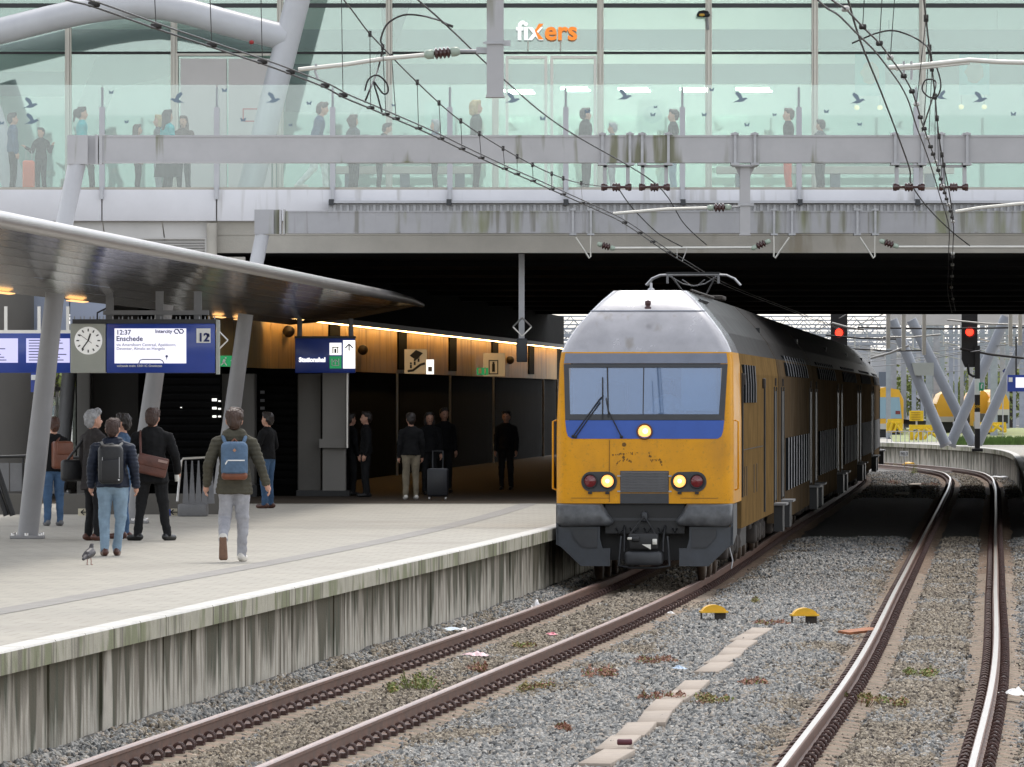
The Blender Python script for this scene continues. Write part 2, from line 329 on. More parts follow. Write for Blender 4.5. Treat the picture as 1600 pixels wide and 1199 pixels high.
M['tr_grey'] = mat('train_skirt', (.042, .049, .060), .42, var=.18, scale=4, coat=.1)
M['tr_buf'] = mat('buffer_cover', (.080, .083, .088), .35, var=.35, scale=7, bump=.2, bscale=12)
M['tr_glass'] = glass('cab_glass', (.62, .78, .95), film=.20, gloss=.16, filmcol=(.30, .48, .80))
M['tr_win'] = mat('carriage_window', (.010, .011, .012), .10, var=0, spec=.0)
M['under'] = mat('underframe', (.035, .027, .022), .7, var=.4, scale=6, bump=.2)
M['wheel'] = mat('wheel_steel', (.10, .07, .05), .5, metal=.5, var=.3, scale=6)
M['lens_y'] = mat('headlight_lit', (1, .8, .4), .2, var=0, emit=(1.0, .30, .02), es=.75)
M['lens_core'] = mat('headlight_core', (1, 1, .9), .2, var=0, emit=(1.0, .70, .22), es=1.2)
M['lens_r'] = mat('tail_light', (.16, .008, .012), .15, var=0, coat=.5)
M['fac_glass'] = glass('facade_glass', (.80, .93, .89), film=.11, gloss=.10, filmcol=(.80, .91, .88), glosscol=(.91, 1.0, .97))
M['bal_glass'] = glass('balustrade_glass', (.90, .97, .95), film=.085, gloss=.02, filmcol=(.78, .87, .85))
M['decal'] = mat('bird_decal', (.20, .26, .31), .6, var=0)
M['int_wall'] = mat('interior_wall', (.62, .66, .62), .8, var=.05, scale=1)
M['int_band'] = mat('interior_bulkhead', (.09, .115, .14), .7, var=.12, scale=.8, world=True)
M['int_dark'] = mat('interior_dark', (.14, .17, .16), .8, var=.1, scale=1)
M['int_grey'] = mat('interior_door', (.60, .57, .55), .6, var=.04, scale=1)
M['orange_sign'] = mat('orange_letters', (.80, .22, .02), .4, var=0, emit=(.9, .25, .02), es=.25)
M['white_sign'] = mat('white_letters', (.85, .85, .85), .4, var=0, emit=(1, 1, 1), es=.25)
M['grass'] = mat('grass', (.10, .17, .04), .9, var=.4, scale=3)
M['leaf'] = mat('weed_green', (.16, .19, .05), .8, var=.4, scale=9)
M['leaf_r'] = mat('weed_red', (.27, .13, .085), .8, var=.4, scale=9)
M['leaf_o'] = mat('weed_ochre', (.28, .22, .09), .8, var=.4, scale=9)
M['haze_grey'] = mat('far_facade', (.42, .42, .43), .9, var=.15, scale=.3, world=True)
M['haze_steel'] = mat('far_steel', (.30, .32, .36), .6, var=.15, scale=2)
M['trough'] = mat('trough_lid', (.33, .275, .225), .9, var=.12, scale=5, bump=.2, bscale=50)
M['track_plate'] = M['galv']
# ------------------------------------------------------------------ ground, ballast, tracks
tag(MB().add([(-400, -60, -.5), (400, -60, -.5), (400, 1500, -.5), (-400, 1500, -.5)], [(0, 1, 2, 3)]).build('ground', M['ground'], base=(0, 0, -.5)), kind='structure')
def bz(x, z):
    d1 = abs(x - X1(z)); d2 = abs(x - X2(z)); d = min(d1, d2)
    if d < .36: h = -.175
    elif d < .48: h = -.175 - .07 * (d - .36) / .12
    elif d < 1.05: h = -.225
    elif d < 1.35: h = -.225 + .055 * (d - 1.05) / .3
    else: h = -.17
    w = x - (X1(z) - 1.57)
    if w < .55: h += .10 * (1 - max(0, w) / .55)
    return h + .03 * noise.noise(Vector((x * 1.3, z * .7, 0)))
def ballast_sheet():
    zs = list(np.arange(20, 130, .5)) + list(np.arange(130, 320, 2.0)); nx = 90; m = MB(); vs = []
    for z in zs:
        x0 = X1(z) - 1.62; x1 = X2(z) + 9
        for i in range(nx + 1):
            x = x0 + (x1 - x0) * i / nx; vs.append((x, z, bz(x, z)))
    fs = [(j*(nx+1)+i, j*(nx+1)+i+1, (j+1)*(nx+1)+i+1, (j+1)*(nx+1)+i) for j in range(len(zs)-1) for i in range(nx)]
    m.add(vs, fs, 0, True); return m
tag(ballast_sheet().build('ballast_bed', M['ballast'], base=(0, 0, 0)), kind='structure')

SMAT = mat('ballast_stone', (.25, .25, .235), .9, var=0)
_t = SMAT.node_tree; _oi = _t.nodes.new('ShaderNodeObjectInfo'); _r = _t.nodes.new('ShaderNodeValToRGB')
_e = _r.color_ramp.elements; _e[0].color = (.055, .055, .055, 1); _e[1].color = (.52, .50, .46, 1)
for p_, c_ in ((.2, (.17, .172, .168)), (.5, (.29, .287, .275)), (.74, (.38, .362, .33)), (.9, (.35, .295, .24))):
    q = _e.new(p_); q.color = (*c_, 1)
_t.links.new(_oi.outputs['Random'], _r.inputs[0]); _t.links.new(_r.outputs[0], _t.nodes['Principled BSDF'].inputs['Base Color'])
SMAT2 = SMAT.copy(); SMAT2.name = 'rusty_ballast_stone'
for q, c_ in zip([n for n in SMAT2.node_tree.nodes if n.type == 'VALTORGB'][0].color_ramp.elements, ((.06, .05, .042), (.16, .13, .10), (.27, .23, .175), (.38, .325, .25), (.33, .265, .19), (.46, .40, .32))): q.color = (*c_, 1)
def stones():
    sc = bpy.data.collections.new('stone_kinds'); rr = random.Random(3)
    sc2 = bpy.data.collections.new('track_stone_kinds')
    for k in range(10):
        bm = bmesh.new(); bmesh.ops.create_icosphere(bm, subdivisions=1, radius=1)
        sx, sy, sz = rr.uniform(.8, 1.25), rr.uniform(.6, 1), rr.uniform(.5, .8)
        for v in bm.verts: v.co = Vector((v.co.x*sx, v.co.y*sy, v.co.z*sz)) * rr.uniform(.62, 1.1)
        me = bpy.data.meshes.new('stone'); bm.to_mesh(me); bm.free(); me.materials.append(SMAT if k < 5 else SMAT2)
        (sc if k < 5 else sc2).objects.link(bpy.data.objects.new('stone', me))
    rng = np.random.default_rng(5); pts = []; pts2 = []
    def scatter(z0, z1, dens, s):
        n = int(dens * (z1 - z0) * 16); zz = rng.uniform(z0, z1, n); uu = rng.uniform(0, 1, n)
        for z, u in zip(zz, uu):
            x0 = max(X1(z) - 1.5, -.086 * z - .3); x1 = .086 * z + .3; W_ = 16.0
            x = x0 + u * W_
            if x > x1: continue
            d = min(abs(x - X1(z)), abs(x - X2(z)))
            if .36 < d < 1.12:
                if .62 < d < .90: continue
                if R.random() < .62: continue
            tp = d < 1.9 and noise.noise(Vector((x*.9, z*.35, 3))) + (1.25 - d)*.55 + R.uniform(-.35, .35) > .1
            (pts2 if tp else pts).append((x, z, bz(x, z) + s * .25))
    scatter(42, 62, 430, .03); scatter(62, 82, 340, .033); scatter(82, 108, 230, .037); scatter(108, 140, 90, .04); scatter(195, 262, 40, .05)
    for nm_, P_, sc, lab_ in (('ballast_stones', pts, sc, 'grey crushed stone ballast spread between and beside the rails'), ('rusty_ballast_stones', pts2, sc2, 'rust brown and olive stained ballast stones close to the rails')):
        cloud(nm_, P_, sc, lab_)
def cloud(nm_, P_, sc, lab_):
    me = bpy.data.meshes.new(nm_); me.from_pydata(P_, [], [])
    o = bpy.data.objects.new(nm_, me); COL.objects.link(o)
    tag(o, lab_, 'ballast', kind='stuff')
    g = bpy.data.node_groups.new('scatter', 'GeometryNodeTree')
    g.interface.new_socket('Geometry', in_out='INPUT', socket_type='NodeSocketGeometry'); g.interface.new_socket('Geometry', in_out='OUTPUT', socket_type='NodeSocketGeometry')
    N = g.nodes; L = g.links; gi = N.new('NodeGroupInput'); go = N.new('NodeGroupOutput')
    ip = N.new('GeometryNodeInstanceOnPoints'); ci = N.new('GeometryNodeCollectionInfo'); ci.inputs['Collection'].default_value = sc
    ci.inputs['Separate Children'].default_value = True; ci.inputs['Reset Children'].default_value = True
    ip.inputs['Pick Instance'].default_value = True
    rv = N.new('FunctionNodeRandomValue'); rv.data_type = 'FLOAT_VECTOR'; rv.inputs[0].default_value = (0, 0, 0); rv.inputs[1].default_value = (6.28, 6.28, 6.28)
    rs = N.new('FunctionNodeRandomValue'); rs.data_type = 'FLOAT_VECTOR'; rs.inputs[0].default_value = (.020,)*3; rs.inputs[1].default_value = (.052,)*3
    L.new(gi.outputs[0], ip.inputs['Points']); L.new(ci.outputs[0], ip.inputs['Instance']); L.new(rv.outputs[0], ip.inputs['Rotation']); L.new(rs.outputs[0], ip.inputs['Scale'])
    L.new(ip.outputs[0], go.inputs[0])
    md = o.modifiers.new('scatter', 'NODES'); md.node_group = g
stones()

RP = [(-.07,-.172),(.07,-.172),(.07,-.158),(.013,-.135),(.013,-.05),(.037,-.038),(.037,-.010),(.027,0),(-.027,0),(-.037,-.010),(-.037,-.038),(-.013,-.05),(-.013,-.135),(-.07,-.158)]
def sweep(X, d0, zs, prof, mi_top=None):
    m = MB(); n = len(prof); vs = []
    for z in zs:
        for px, pz in prof:
            x, y = off(X, z, d0 + px); vs.append((x, y, pz))
    for i in range(len(zs) - 1):
        for j in range(n):
            m_ = 1 if (mi_top and j in mi_top) else 0
            m.f.append([i*n+j, i*n+(j+1) % n, (i+1)*n+(j+1) % n, (i+1)*n+j]); m.m.append(m_); m.sm.append(False)
    m.v = vs; return m
def sleeper_mesh():
    m = MB(); xs = [-1.26, -.95, -.58, -.3, 0, .3, .58, .95, 1.26]; top = [-.235, -.178, -.176, -.215, -.22, -.215, -.176, -.178, -.235]
    vs = []
    for x, t in zip(xs, top): vs += [(x, -.15, -.36), (x, -.125, t-.030), (x, -.098, t-.002), (x, .11, t), (x, .15, -.36)]
    for i in range(len(xs)-1):
        for j in range(4): m.add([vs[i*5+j], vs[i*5+j+1], vs[(i+1)*5+j+1], vs[(i+1)*5+j]], [(0, 1, 2, 3)], 1 if j == 1 else 0)
    m.add(vs[:5], [range(5)]); m.add(vs[-5:], [range(5)])
    return m.mesh('sleeper', [M['sleeper'], M['sleeper_edge']])
def clip_mesh():
    m = MB(); m.box((0, 0, -.168), (.30, .15, .012))
    for s in (-1, 1):
        m.box((s*.115, 0, -.150), (.05, .13, .03))
        for yy in (-.035, .035):
            m.tube([(s*(.105 + .047*math.cos(t)), yy, -.140 + .052*math.sin(t)) for t in [math.pi*(k/6*1.25 - .1) for k in range(7)]], .013, 5)
    return m.mesh('rail_clip', M['clip'])
SLP, CLP = sleeper_mesh(), clip_mesh()
def track(X, zs, top, label, nz):
    e = empty('railway_track', (0, 0, 0), label, 'track', kind='structure')
    for s in (-1, 1):
        sweep(X, s*.7535, zs, RP, (6, 7, 8) if X is X1 else (7,)).build('rail', [M['rail_side'], top], e)
    z = 43.0; k = 0; far = []
    while z < nz:
        rz = -math.atan(-slope(X, z)) * -1
        rz = -math.atan(slope(X, z))
        o = put('sleeper', SLP, e, (X(z), z, R.uniform(-.006, .004)), rz + R.uniform(-.006, .006))
        for s in (-1, 1): put('rail_clip', CLP, o, (s*.7535, 0, 0))
        z += .60; k += 1
    m = MB()
    while z < 262:
        r = -math.atan(slope(X, z)); Mx = Matrix.Rotation(r, 3, 'Z')
        for v_, f_ in ((SLP, 0), (CLP, 1)):
            for s in ((0,) if f_ == 0 else (-.7535, .7535)):
                m.add([Mx @ (v.co + Vector((s, 0, 0))) + Vector((X(z), z, 0)) for v in v_.vertices], [list(p.vertices) for p in v_.polygons], f_)
        z += .6
    tag(m.build('far_sleepers', [M['sleeper'], M['clip'], M['sleeper_edge']], e), kind='stuff')
    return e
ZS = list(np.arange(20, 200, 2.0)) + list(np.arange(200, 300, 1.0))
track(X1, ZS, M['rail_top'], 'rusty railway track beside the platform, running under the double-deck train', 103)
track(X2, ZS, M['rail_shine'], 'railway track with polished rail heads curving away past the train', 112)

# concrete lids of a cable trough between the tracks
ct = empty('cable_trough', on(1050, 1090, -.16), 'beige concrete cable trough lids lying in the ballast between the two tracks', 'cable trough')
A_, B_ = on(1188, 984, -.14), on(930, 1199, -.14); L_ = (B_ - A_); n_ = int(L_.length / 2.2); dr = L_.normalized()
for i in range(n_):
    t = (i + .5) / n_; c = A_ + L_ * t
    if .40 < t < .48: continue
    MB().rbox((0, 0, 0), (.27, L_.length/n_ - .012, .06), .003, seg=1).build('lid', M['trough'], ct, local=True)
    o = ct.children[-1]; o.location = c - wloc(ct); o.rotation_euler = (R.uniform(-.006, .006), R.uniform(-.02, .02), math.atan2(-dr.x, dr.y) + R.uniform(-.03, .03)); o.location.x += R.uniform(-.03, .03)
A_, B_ = on(1405, 775, -.14), on(1437, 753, -.14)
for t in (.1, .75):
    o = MB().rbox((0, 0, 0), (.4, 4.5, .06), .008, seg=1).build('lid', M['trough'], ct, local=True); o.location = A_.lerp(B_, t) - wloc(ct); o.rotation_euler = (0, 0, math.atan2(A_.x-B_.x, B_.y-A_.y))

# ------------------------------------------------------------------ platforms
ED = 1.45
def edge_line(X, d, zs, z): return [Vector((*off(X, q, d), z)) for q in zs]
def platform(name, X, side, z0, z1, wide, label):
    zs = list(np.arange(z0, z1, 1.5)); d = side*ED
    e = empty(name, (0, 0, 0), label, 'platform', kind='structure')
    inner = edge_line(X, d + side*.32, zs, PZ); outer = [Vector((side*wide + (0 if side < 0 else 0), p.y, PZ)) for p in inner]
    MB().sheet(inner, outer).build('paving', M['paving'], e)
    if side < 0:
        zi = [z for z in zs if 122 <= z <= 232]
        MB().sheet([Vector((*off(X, q, d + side*.7), PZ+.006)) for q in zi], [Vector((-40, q, PZ+.006)) for q in zi]).build('painted_shade_floor', M['floor_shade'], e)  # dark sheet over the paving that paints in the bridge's shade
    step = 1.5; q = z0
    while q < z1 - step:
        vs = []
        g = .008 if q < 130 else 0
        for zz in (q + g, q + step - g):
            for dd, hh in ((0, PZ-.19), (0, PZ-.012), (.012, PZ+.004), (.215, PZ+.005), (.318, PZ+.005), (.318, PZ-.19)):
                x, y = off(X, zz, d + side*dd); vs.append((x, y, hh + 0))
        jit = R.uniform(-.004, .004); vs = [(v[0]+jit, v[1], v[2]) for v in vs]
        m = MB(); fs = [(i, (i+1) % 6, 6+(i+1) % 6, 6+i) for i in range(6)]
        for k, f in enumerate(fs): m.add([vs[i] for i in f], [(0, 1, 2, 3)], 1 if k in (1, 2) else (2 if k == 3 else 0))
        m.add(vs[:6], [range(6)]); m.add(vs[6:], [range(6)])
        m.build('coping_slab', [M['coping'], M['edge_white'], M['paving']], e)
        q += step
    q = z0; w = .9
    while q < min(z1, 135 if side < 0 else z1) - w:
        ww = w if side < 0 else 2.4
        din = .12 + R.uniform(-.012, .012); m = MB(); vs = []
        for zz in (q + .018, q + ww - .018):
            for dd in (din, din + .12):
                x, y = off(X, zz, d + side*dd)
                for hh in (-.5, PZ-.185): vs.append((x, y, hh))
        m.add(vs, [(0,1,3,2),(4,6,7,5),(0,4,5,1),(2,3,7,6),(0,2,6,4),(1,5,7,3)]); m.build('wall_panel', M['pwall'], e)
        q += ww
    bk = [edge_line(X, d + side*.2, zs, h) for h in (-.5, PZ-.19)]
    MB().sheet(*bk).build('wall_backing', M['pwall'], e)
    return e
pl = platform('platform', X1, -1, 30, 262, 70, 'wide paved station platform with a white painted edge beside the train')
pl2 = platform('platform', X2, 1, 150, 312, 70, 'far curved platform with pale concrete edge beyond the bridge')
zs = list(np.arange(40, 128, 2.0))
q0, q1 = on(0, 956, PZ), on(540, 859, PZ)
dd = [(q1.x-q0.x)/(q1.y-q0.y)]
def strip_x(z): return q0.x + dd[0]*(z - q0.y) - .0006*max(0, z-75)**2
MB().sheet([Vector((strip_x(z) - .17, z, PZ+.004)) for z in zs], [Vector((strip_x(z) + .17, z, PZ+.004)) for z in zs]).build('dark_paving_strip', M['strip'], pl)

# ------------------------------------------------------------------ the station bridge
BZ0, BZ1, BU = 130.0, 224.0, 5.85
FL = P(0, 297, BZ0).z                                    # walkway level
br = empty('station_bridge', (0, BZ0, BU), 'wide concrete station bridge carrying a glazed concourse over the tracks', 'bridge')
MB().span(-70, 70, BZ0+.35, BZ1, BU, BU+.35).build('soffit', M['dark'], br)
MB().span(-70, 70, BZ0, BZ0+.34, BU-.01, P(0, 352, BZ0).z).build('edge_beam', M['concrete'], br)
for k in range(9):                                       # soffit ribs
    y = BZ0 + 8 + k*10; MB().span(-70, 70, y, y+.6, BU-.12, BU-.003).build('soffit_rib', M['dark'], br)
MB().span(-70, 70, BZ0-.02, BZ1, BU+.352, FL-.12).build('deck', M['concrete'], br)
xs = [-200, -20, 160, 339, 520, 703, 884, 1066, 1248, 1431, 1614, 1797]
for a_, b_ in zip(xs[:-1], xs[1:]):
    x0, x1 = P(a_, 0, BZ0).x + .012, P(b_, 0, BZ0).x - .012
    z0 = P(0, 346, BZ0).z if b_ < 530 else P(0, 318, BZ0).z
    MB().rbox(((x0+x1)/2, BZ0-.10, (z0+FL)/2), (x1-x0, .15, FL-z0), .012).build('fascia_panel', M['panel_white'], br)
# kerb on top of the fascia, gutter ledge and mesh grating on the right
MB().span(-70, 70, BZ0-.14, BZ0+1.2, FL+.002, FL+.05).build('kerb', M['concrete'], br)
gx0 = P(514, 0, BZ0).x
g = MB().span(gx0, 30, BZ0-.62, BZ0-.03, P(0, 319, BZ0).z, P(0, 315, BZ0).z).build('gutter', M['steel_tube'], br)
gm = MB()
for k in range(150):
    x = gx0 + .1 + k*.135; gm.span(x, x+.05, BZ0-.5, BZ0-.46, P(0, 334, BZ0).z, P(0, 321, BZ0).z)
gm.span(gx0, 22, BZ0-.42, BZ0-.40, P(0, 334, BZ0).z, P(0, 320, BZ0).z)
gm.build('mesh_grating', M['galv'], br)
for x in (519, 702, 884, 1066, 1248, 1431):
    xx = P(x, 0, BZ0).x; MB().span(xx-.05, xx+.05, BZ0-.64, BZ0-.19, P(0, 322, BZ0).z, P(0, 313, BZ0).z).build('gutter_bracket', M['dkgrey'], br)
# left: inclined beige cladding, louvre and downpipe under the fascia
for a_, b_ in ((-80, 69), (71, 160), (162, 253), (255, 330)):
    p = [P(a_, 347, BZ0+.12), P(b_, 347, BZ0+.12), P(b_+4, 376, BZ0-.02), P(a_+4, 376, BZ0-.02)]
    MB().prism([v + Vector((0, -.14, 0)) for v in p], (0, .04, 0)).build('soffit_panel', M['panel_beige'], br)
lv = MB(); z_ = 0
for k in range(7):
    y = 377 + k*4.2; a_, b_ = P(200, y, BZ0-.2), P(321, y, BZ0-.2)
    lv.box(((a_.x+b_.x)/2, BZ0-.14, a_.z), (b_.x-a_.x, .10, .028), Matrix.Rotation(.5, 3, 'X'))
lf = MB(); a_, b_ = P(197, 374, BZ0-.2), P(323, 404, BZ0-.2)
lf.span(a_.x, b_.x, BZ0-.2, BZ0-.08, a_.z, a_.z+.03); lf.span(b_.x-.04, b_.x, BZ0-.2, BZ0-.08, b_.z, a_.z)
lvo = lf.build('louvre', M['panel_beige'], br)
for f_ in [1]: lv.build('louvre_slat', M['panel_beige'], br)
MB().span(P(150, 0, BZ0).x, P(325, 0, BZ0).x, BZ0-.075, BZ0-.03, P(0, 410, BZ0).z, P(0, 376, BZ0).z).build('louvre_backing', M['dkgrey'], br)
MB().tube([P(331, 349, BZ0-.2), P(331, 402, BZ0-.2)], .105, 14).build('downpipe', M['concrete'], br)
a_, b_ = P(318, 402, BZ0-.3), P(383, 420, BZ0-.3)
MB().span(a_.x, b_.x, BZ0-.45, BZ0-.03, b_.z, a_.z).build('bearing_block', M['concrete'], br)
# concourse roof, floor and back wall (above the frame and behind the glass)
FA = 137.0
RZ = P(0, -90, FA).z
MB().span(-70, 70, FA-2.2, BZ1, RZ, RZ+.6).build('roof', M['panel_white'], br)
MB().span(-70, 70, BZ0+1.21, BZ1, FL-.115, FL-.02).build('walkway_floor', M['concrete'], br)

# ------------------------------------------------------------------ glass front of the concourse
fz0, fz1 = FL, RZ
mx = [-230, -60, 107, 272, 438, 608, 774, 938, 1107, 1273, 1441, 1609, 1777]
zt = P(0, 83, FA).z; ztop = P(0, 9, FA).z; zb0 = FL
fac = empty('glass_facade', (0, FA, FL), 'mint green glazed shop front of the concourse behind the walkway balustrade', 'facade')
for i, (a_, b_) in enumerate(zip(mx[:-1], mx[1:])):
    x0, x1 = P(a_, 0, FA).x + .07, P(b_, 0, FA).x - .07
    for z0, z1 in ((zb0, zt-.03), (zt+.03, ztop-.03), (ztop+.05, fz1)):
        MB().span(x0, x1, FA-.012, FA+.012, z0, z1).build('pane', M['fac_glass'], fac)
for x in mx:
    c = P(x, 0, FA).x
    MB().span(c-.028, c+.028, FA-.16, FA-.02, fz0, fz1).span(c-.068, c-.034, FA-.10, FA+.1, fz0, fz1).span(c+.034, c+.068, FA-.10, FA+.1, fz0, fz1).build('mullion', M['mullion'], fac)
for z_, h_, m_ in ((zt, .05, 'black'), (ztop, .09, 'dkgrey')):
    for a_, b_ in zip(mx[:-1], mx[1:]):
        x0, x1 = P(a_, 0, FA).x + .07, P(b_, 0, FA).x - .07
        MB().span(x0, x1, FA-.06, FA+.05, z_-h_/2, z_+h_/2).build('transom', M[m_], fac)
# shop interior seen through the glass
si = empty('shop_interior', (0, FA+5, FL), 'pale shop interior with bulkhead and tube lights behind the glass front', 'interior')
IZ = FA + 5.0
MB().span(-16, 16, IZ, IZ+.2, FL, RZ-.01).build('back_wall', M['int_wall'], si)
MB().span(-16, 16, FA+.3, IZ-.01, FL, FL+.03).build('floor', M['int_wall'], si)
MB().span(-16, 16, FA+1.2, FA+1.5, P(0, 78, FA+1.2).z, P(0, 46, FA+1.2).z).build('bulkhead', M['int_band'], si)
MB().span(P(440, 0, FA).x, 16, FA+1.6, FA+1.9, P(0, 131, FA+1.6).z, P(0, 100, FA+1.6).z).build('bulkhead', M['int_band'], si)
MB().span(P(-60, 0, FA).x, P(100, 0, FA).x, FA+1.6, FA+1.9, P(0, 150, FA+1.6).z, P(0, 112, FA+1.6).z).build('bulkhead', M['int_band'], si)
MB().span(P(440, 0, FA).x, P(605, 0, FA).x, FA+2.4, FA+2.6, P(0, 175, FA+2.4).z, P(0, 104, FA+2.4).z).build('dark_panel', M['int_dark'], si)
p = [P(112, 190, FA+.9), P(150, 90, FA+.9), P(270, 62, FA+.9), P(270, 118, FA+.9), P(180, 138, FA+.9), P(130, 260, FA+.9)]
MB().prism(p, (0, .05, 0)).build('sloping_panel', M['int_dark'], si)
p = [P(590, -30, FA+.8), P(655, -30, FA+.8), P(612, 90, FA+.8), P(560, 180, FA+.8), P(545, 180, FA+.8), P(600, 60, FA+.8)]
MB().prism(p, (0, .05, 0)).build('sloping_panel', M['void'], si)
# double doors: pale grey service door on the left, framed glass doors under the letters
dg = empty('service_door', P(355, 297, FA-.2), 'pale grey double service door set in the glass front', 'door')
for a_, b_ in ((282, 354), (357, 424)):
    p0, p1 = P(a_, 297, FA-.14), P(b_, 92, FA-.14); MB().span(p0.x, p1.x, FA-.16, FA-.12, FL, p1.z).build('door_leaf', M['int_grey'], dg)
p0, p1 = P(279, 297, FA), P(427, 88, FA)
MB().span(p0.x-.06, p0.x, FA-.17, FA-.1, FL, p1.z).span(p1.x, p1.x+.06, FA-.17, FA-.1, FL, p1.z).span(p0.x-.06, p1.x+.06, FA-.17, FA-.1, p1.z, p1.z+.05).build('door_frame', M['mullion'], dg)
p0 = P(392, 180, FA-.17)
m = MB()
for q in ((0, .13, .33, .02), (0, -.13, .33, .02), (-.165, 0, .02, .28)): m.box((p0.x+q[0], FA-.168, p0.z+q[1]), (q[2], .01, q[3]))
m.build('red_notice_frame', mat('red_frame', (.5, .07, .07), .5), dg)
gd = empty('shop_door', P(860, 297, FA-.2), 'framed double glass door under the orange and white letters', 'door')
for a_, b_ in ((790, 855), (860, 932)):
    p0, p1 = P(a_, 297, FA), P(b_, 88, FA); w = .06
    MB().span(p0.x, p0.x+w, FA-.12, FA-.05, FL, p1.z).span(p1.x-w, p1.x, FA-.12, FA-.05, FL, p1.z).span(p0.x+w, p1.x-w, FA-.12, FA-.05, p1.z-w, p1.z).build('door_frame', M['alu_light'], gd)
for x0, x1, y in ((785, 832, 142), (876, 918, 138), (966, 1012, 139), (1062, 1105, 139), (1150, 1202, 139)):
    a_, b_ = P(x0, y, FA+3.4), P(x1, y, FA+3.4)
    o = empty('tube_light', Vector((a_.x, FA+3.4, a_.z)), 'bright pair of light tubes hanging from the shop ceiling behind the glass', 'light', 'tube lights in the shop')
    MB().span(a_.x, b_.x, FA+3.4, FA+3.5, a_.z-.025, a_.z+.025).build('tube', M['lamp_white'], o); MB().span(a_.x+.08, b_.x+.05, FA+3.0, FA+3.1, a_.z-.09, a_.z-.05).build('tube', M['lamp_white'], o)
for x, y in ((1389, 118), (1558, 103), (1339, 168), (1375, 168), (1502, 167), (1538, 167)):
    c = P(x, y, FA+2.2); m = MB().lathe(c, [(.01, .05), (.05, .03), (.06, -.02), (.03, -.05), (.005, -.055)], 10)
    o = empty('pendant_lamp', c, 'small warm pendant bulb glowing behind the shop glass', 'lamp', 'pendant bulbs in the shop')
    m.build('bulb', M['lamp_warm'], o); MB().tube([c + Vector((0, 0, .05)), c + Vector((0, 0, 1.2))], .008, 5).build('cord', M['black'], o)
def poster(x0, y0, x1, y1, c1, c2, lab, Zp=None):
    Z_ = Zp or FA + .6; a_, b_ = P(x0, y1, Z_), P(x1, y0, Z_)
    o = empty('poster', ((a_.x+b_.x)/2, Z_, a_.z), lab, 'poster')
    MB().span(a_.x, b_.x, Z_, Z_+.03, a_.z, b_.z).build('sheet', mat('poster_ground', c1, .7, var=.2, scale=2), o)
    m = MB(); cx, cz = (a_.x+b_.x)/2, (a_.z*.45+b_.z*.55); rx, rz = (b_.x-a_.x)*.3, (b_.z-a_.z)*.28; n = 14
    m.add([(cx+rx*math.cos(t*6.283/n)*(1+.15*math.sin(t*3)), Z_-.006, cz+rz*math.sin(t*6.283/n)) for t in range(n)], [range(n)]); m.build('printed_shape', mat('poster_print', c2, .7, var=.3, scale=4), o)
poster(1336, 85, 1383, 150, (.20, .48, .47), (.50, .36, .24), 'teal poster with a pale brown blot beside the wires inside the shop')
poster(1499, 84, 1546, 148, (.15, .45, .52), (.28, .16, .10), 'blue poster with a dark brown blot hanging inside the shop')
poster(995, 157, 1044, 207, (.70, .74, .60), (.45, .52, .45), 'pale yellow notice on the glass beside the shop door')
poster(664, 160, 712, 206, (.62, .72, .68), (.50, .58, .55), 'faint pale poster behind the walker in the green coat')
# lettering over the door
sg = empty('shop_sign', P(855, 64, FA-.3), 'white and orange letters fixed to the glass above the shop door', 'sign')
c = P(807, 62, FA-.3); sz = .66
def letters(s, mt, x): return text('letters', s, (x, FA-.3, c.z), sz, mt, sg, bold=.016, depth=.03)
o1 = letters('fix', M['white_sign'], c.x); w1 = max(v.co.x for v in o1.data.vertices)
o2 = letters('ers', M['orange_sign'], c.x + w1 + .02)
tw = w1 + .02 + max(v.co.x for v in o2.data.vertices); k = (P(902, 0, FA-.3).x - P(807, 0, FA-.3).x) / tw
for o in (o1, o2): o.scale = (k, 1, k*1.0)
o2.location.x = c.x + (w1 + .02)*k - wloc(sg).x
# the right half of the x is orange
xr = MB(); w0 = c.x + w1*k; xh = .30
m = MB(); m.prism([Vector((w0-.17*k, FA-.345, c.z+.17)), Vector((w0+.005, FA-.345, c.z+.335)), Vector((w0-.10, FA-.345, c.z+.335)), Vector((w0-.22*k, FA-.345, c.z+.19)), Vector((w0-.11, FA-.345, c.z)), Vector((w0+.005, FA-.345, c.z))], (0, .012, 0)).build('letter_stroke', M['orange_sign'], sg)
for x in (825, 876): MB().tube([P(x, 64, FA-.25), P(x, 80, FA-.25)], .012, 6).build('bracket', M['mullion'], sg)
bl = empty('dome_lamp', P(1101, 45, FA-.3), 'small black dome lamp on a glass front mullion', 'lamp')
MB().lathe(P(1099, 22, FA-.4), [(.01, .08), (.10, .06), (.145, -.01), (.13, -.06), (.01, -.07)], 14).build('housing', M['black'], bl)
MB().lathe(P(1097, 24, FA-.5), [(.06, .03), (.07, -.01), (.01, -.03)], 10).build('lens', mat('amber_lens', (.6, .35, .05), .2, var=0), bl)
MB().tube([P(1104, 26, FA-.3), P(1106, 46, FA-.18)], .03, 6).build('arm', M['galv'], bl)

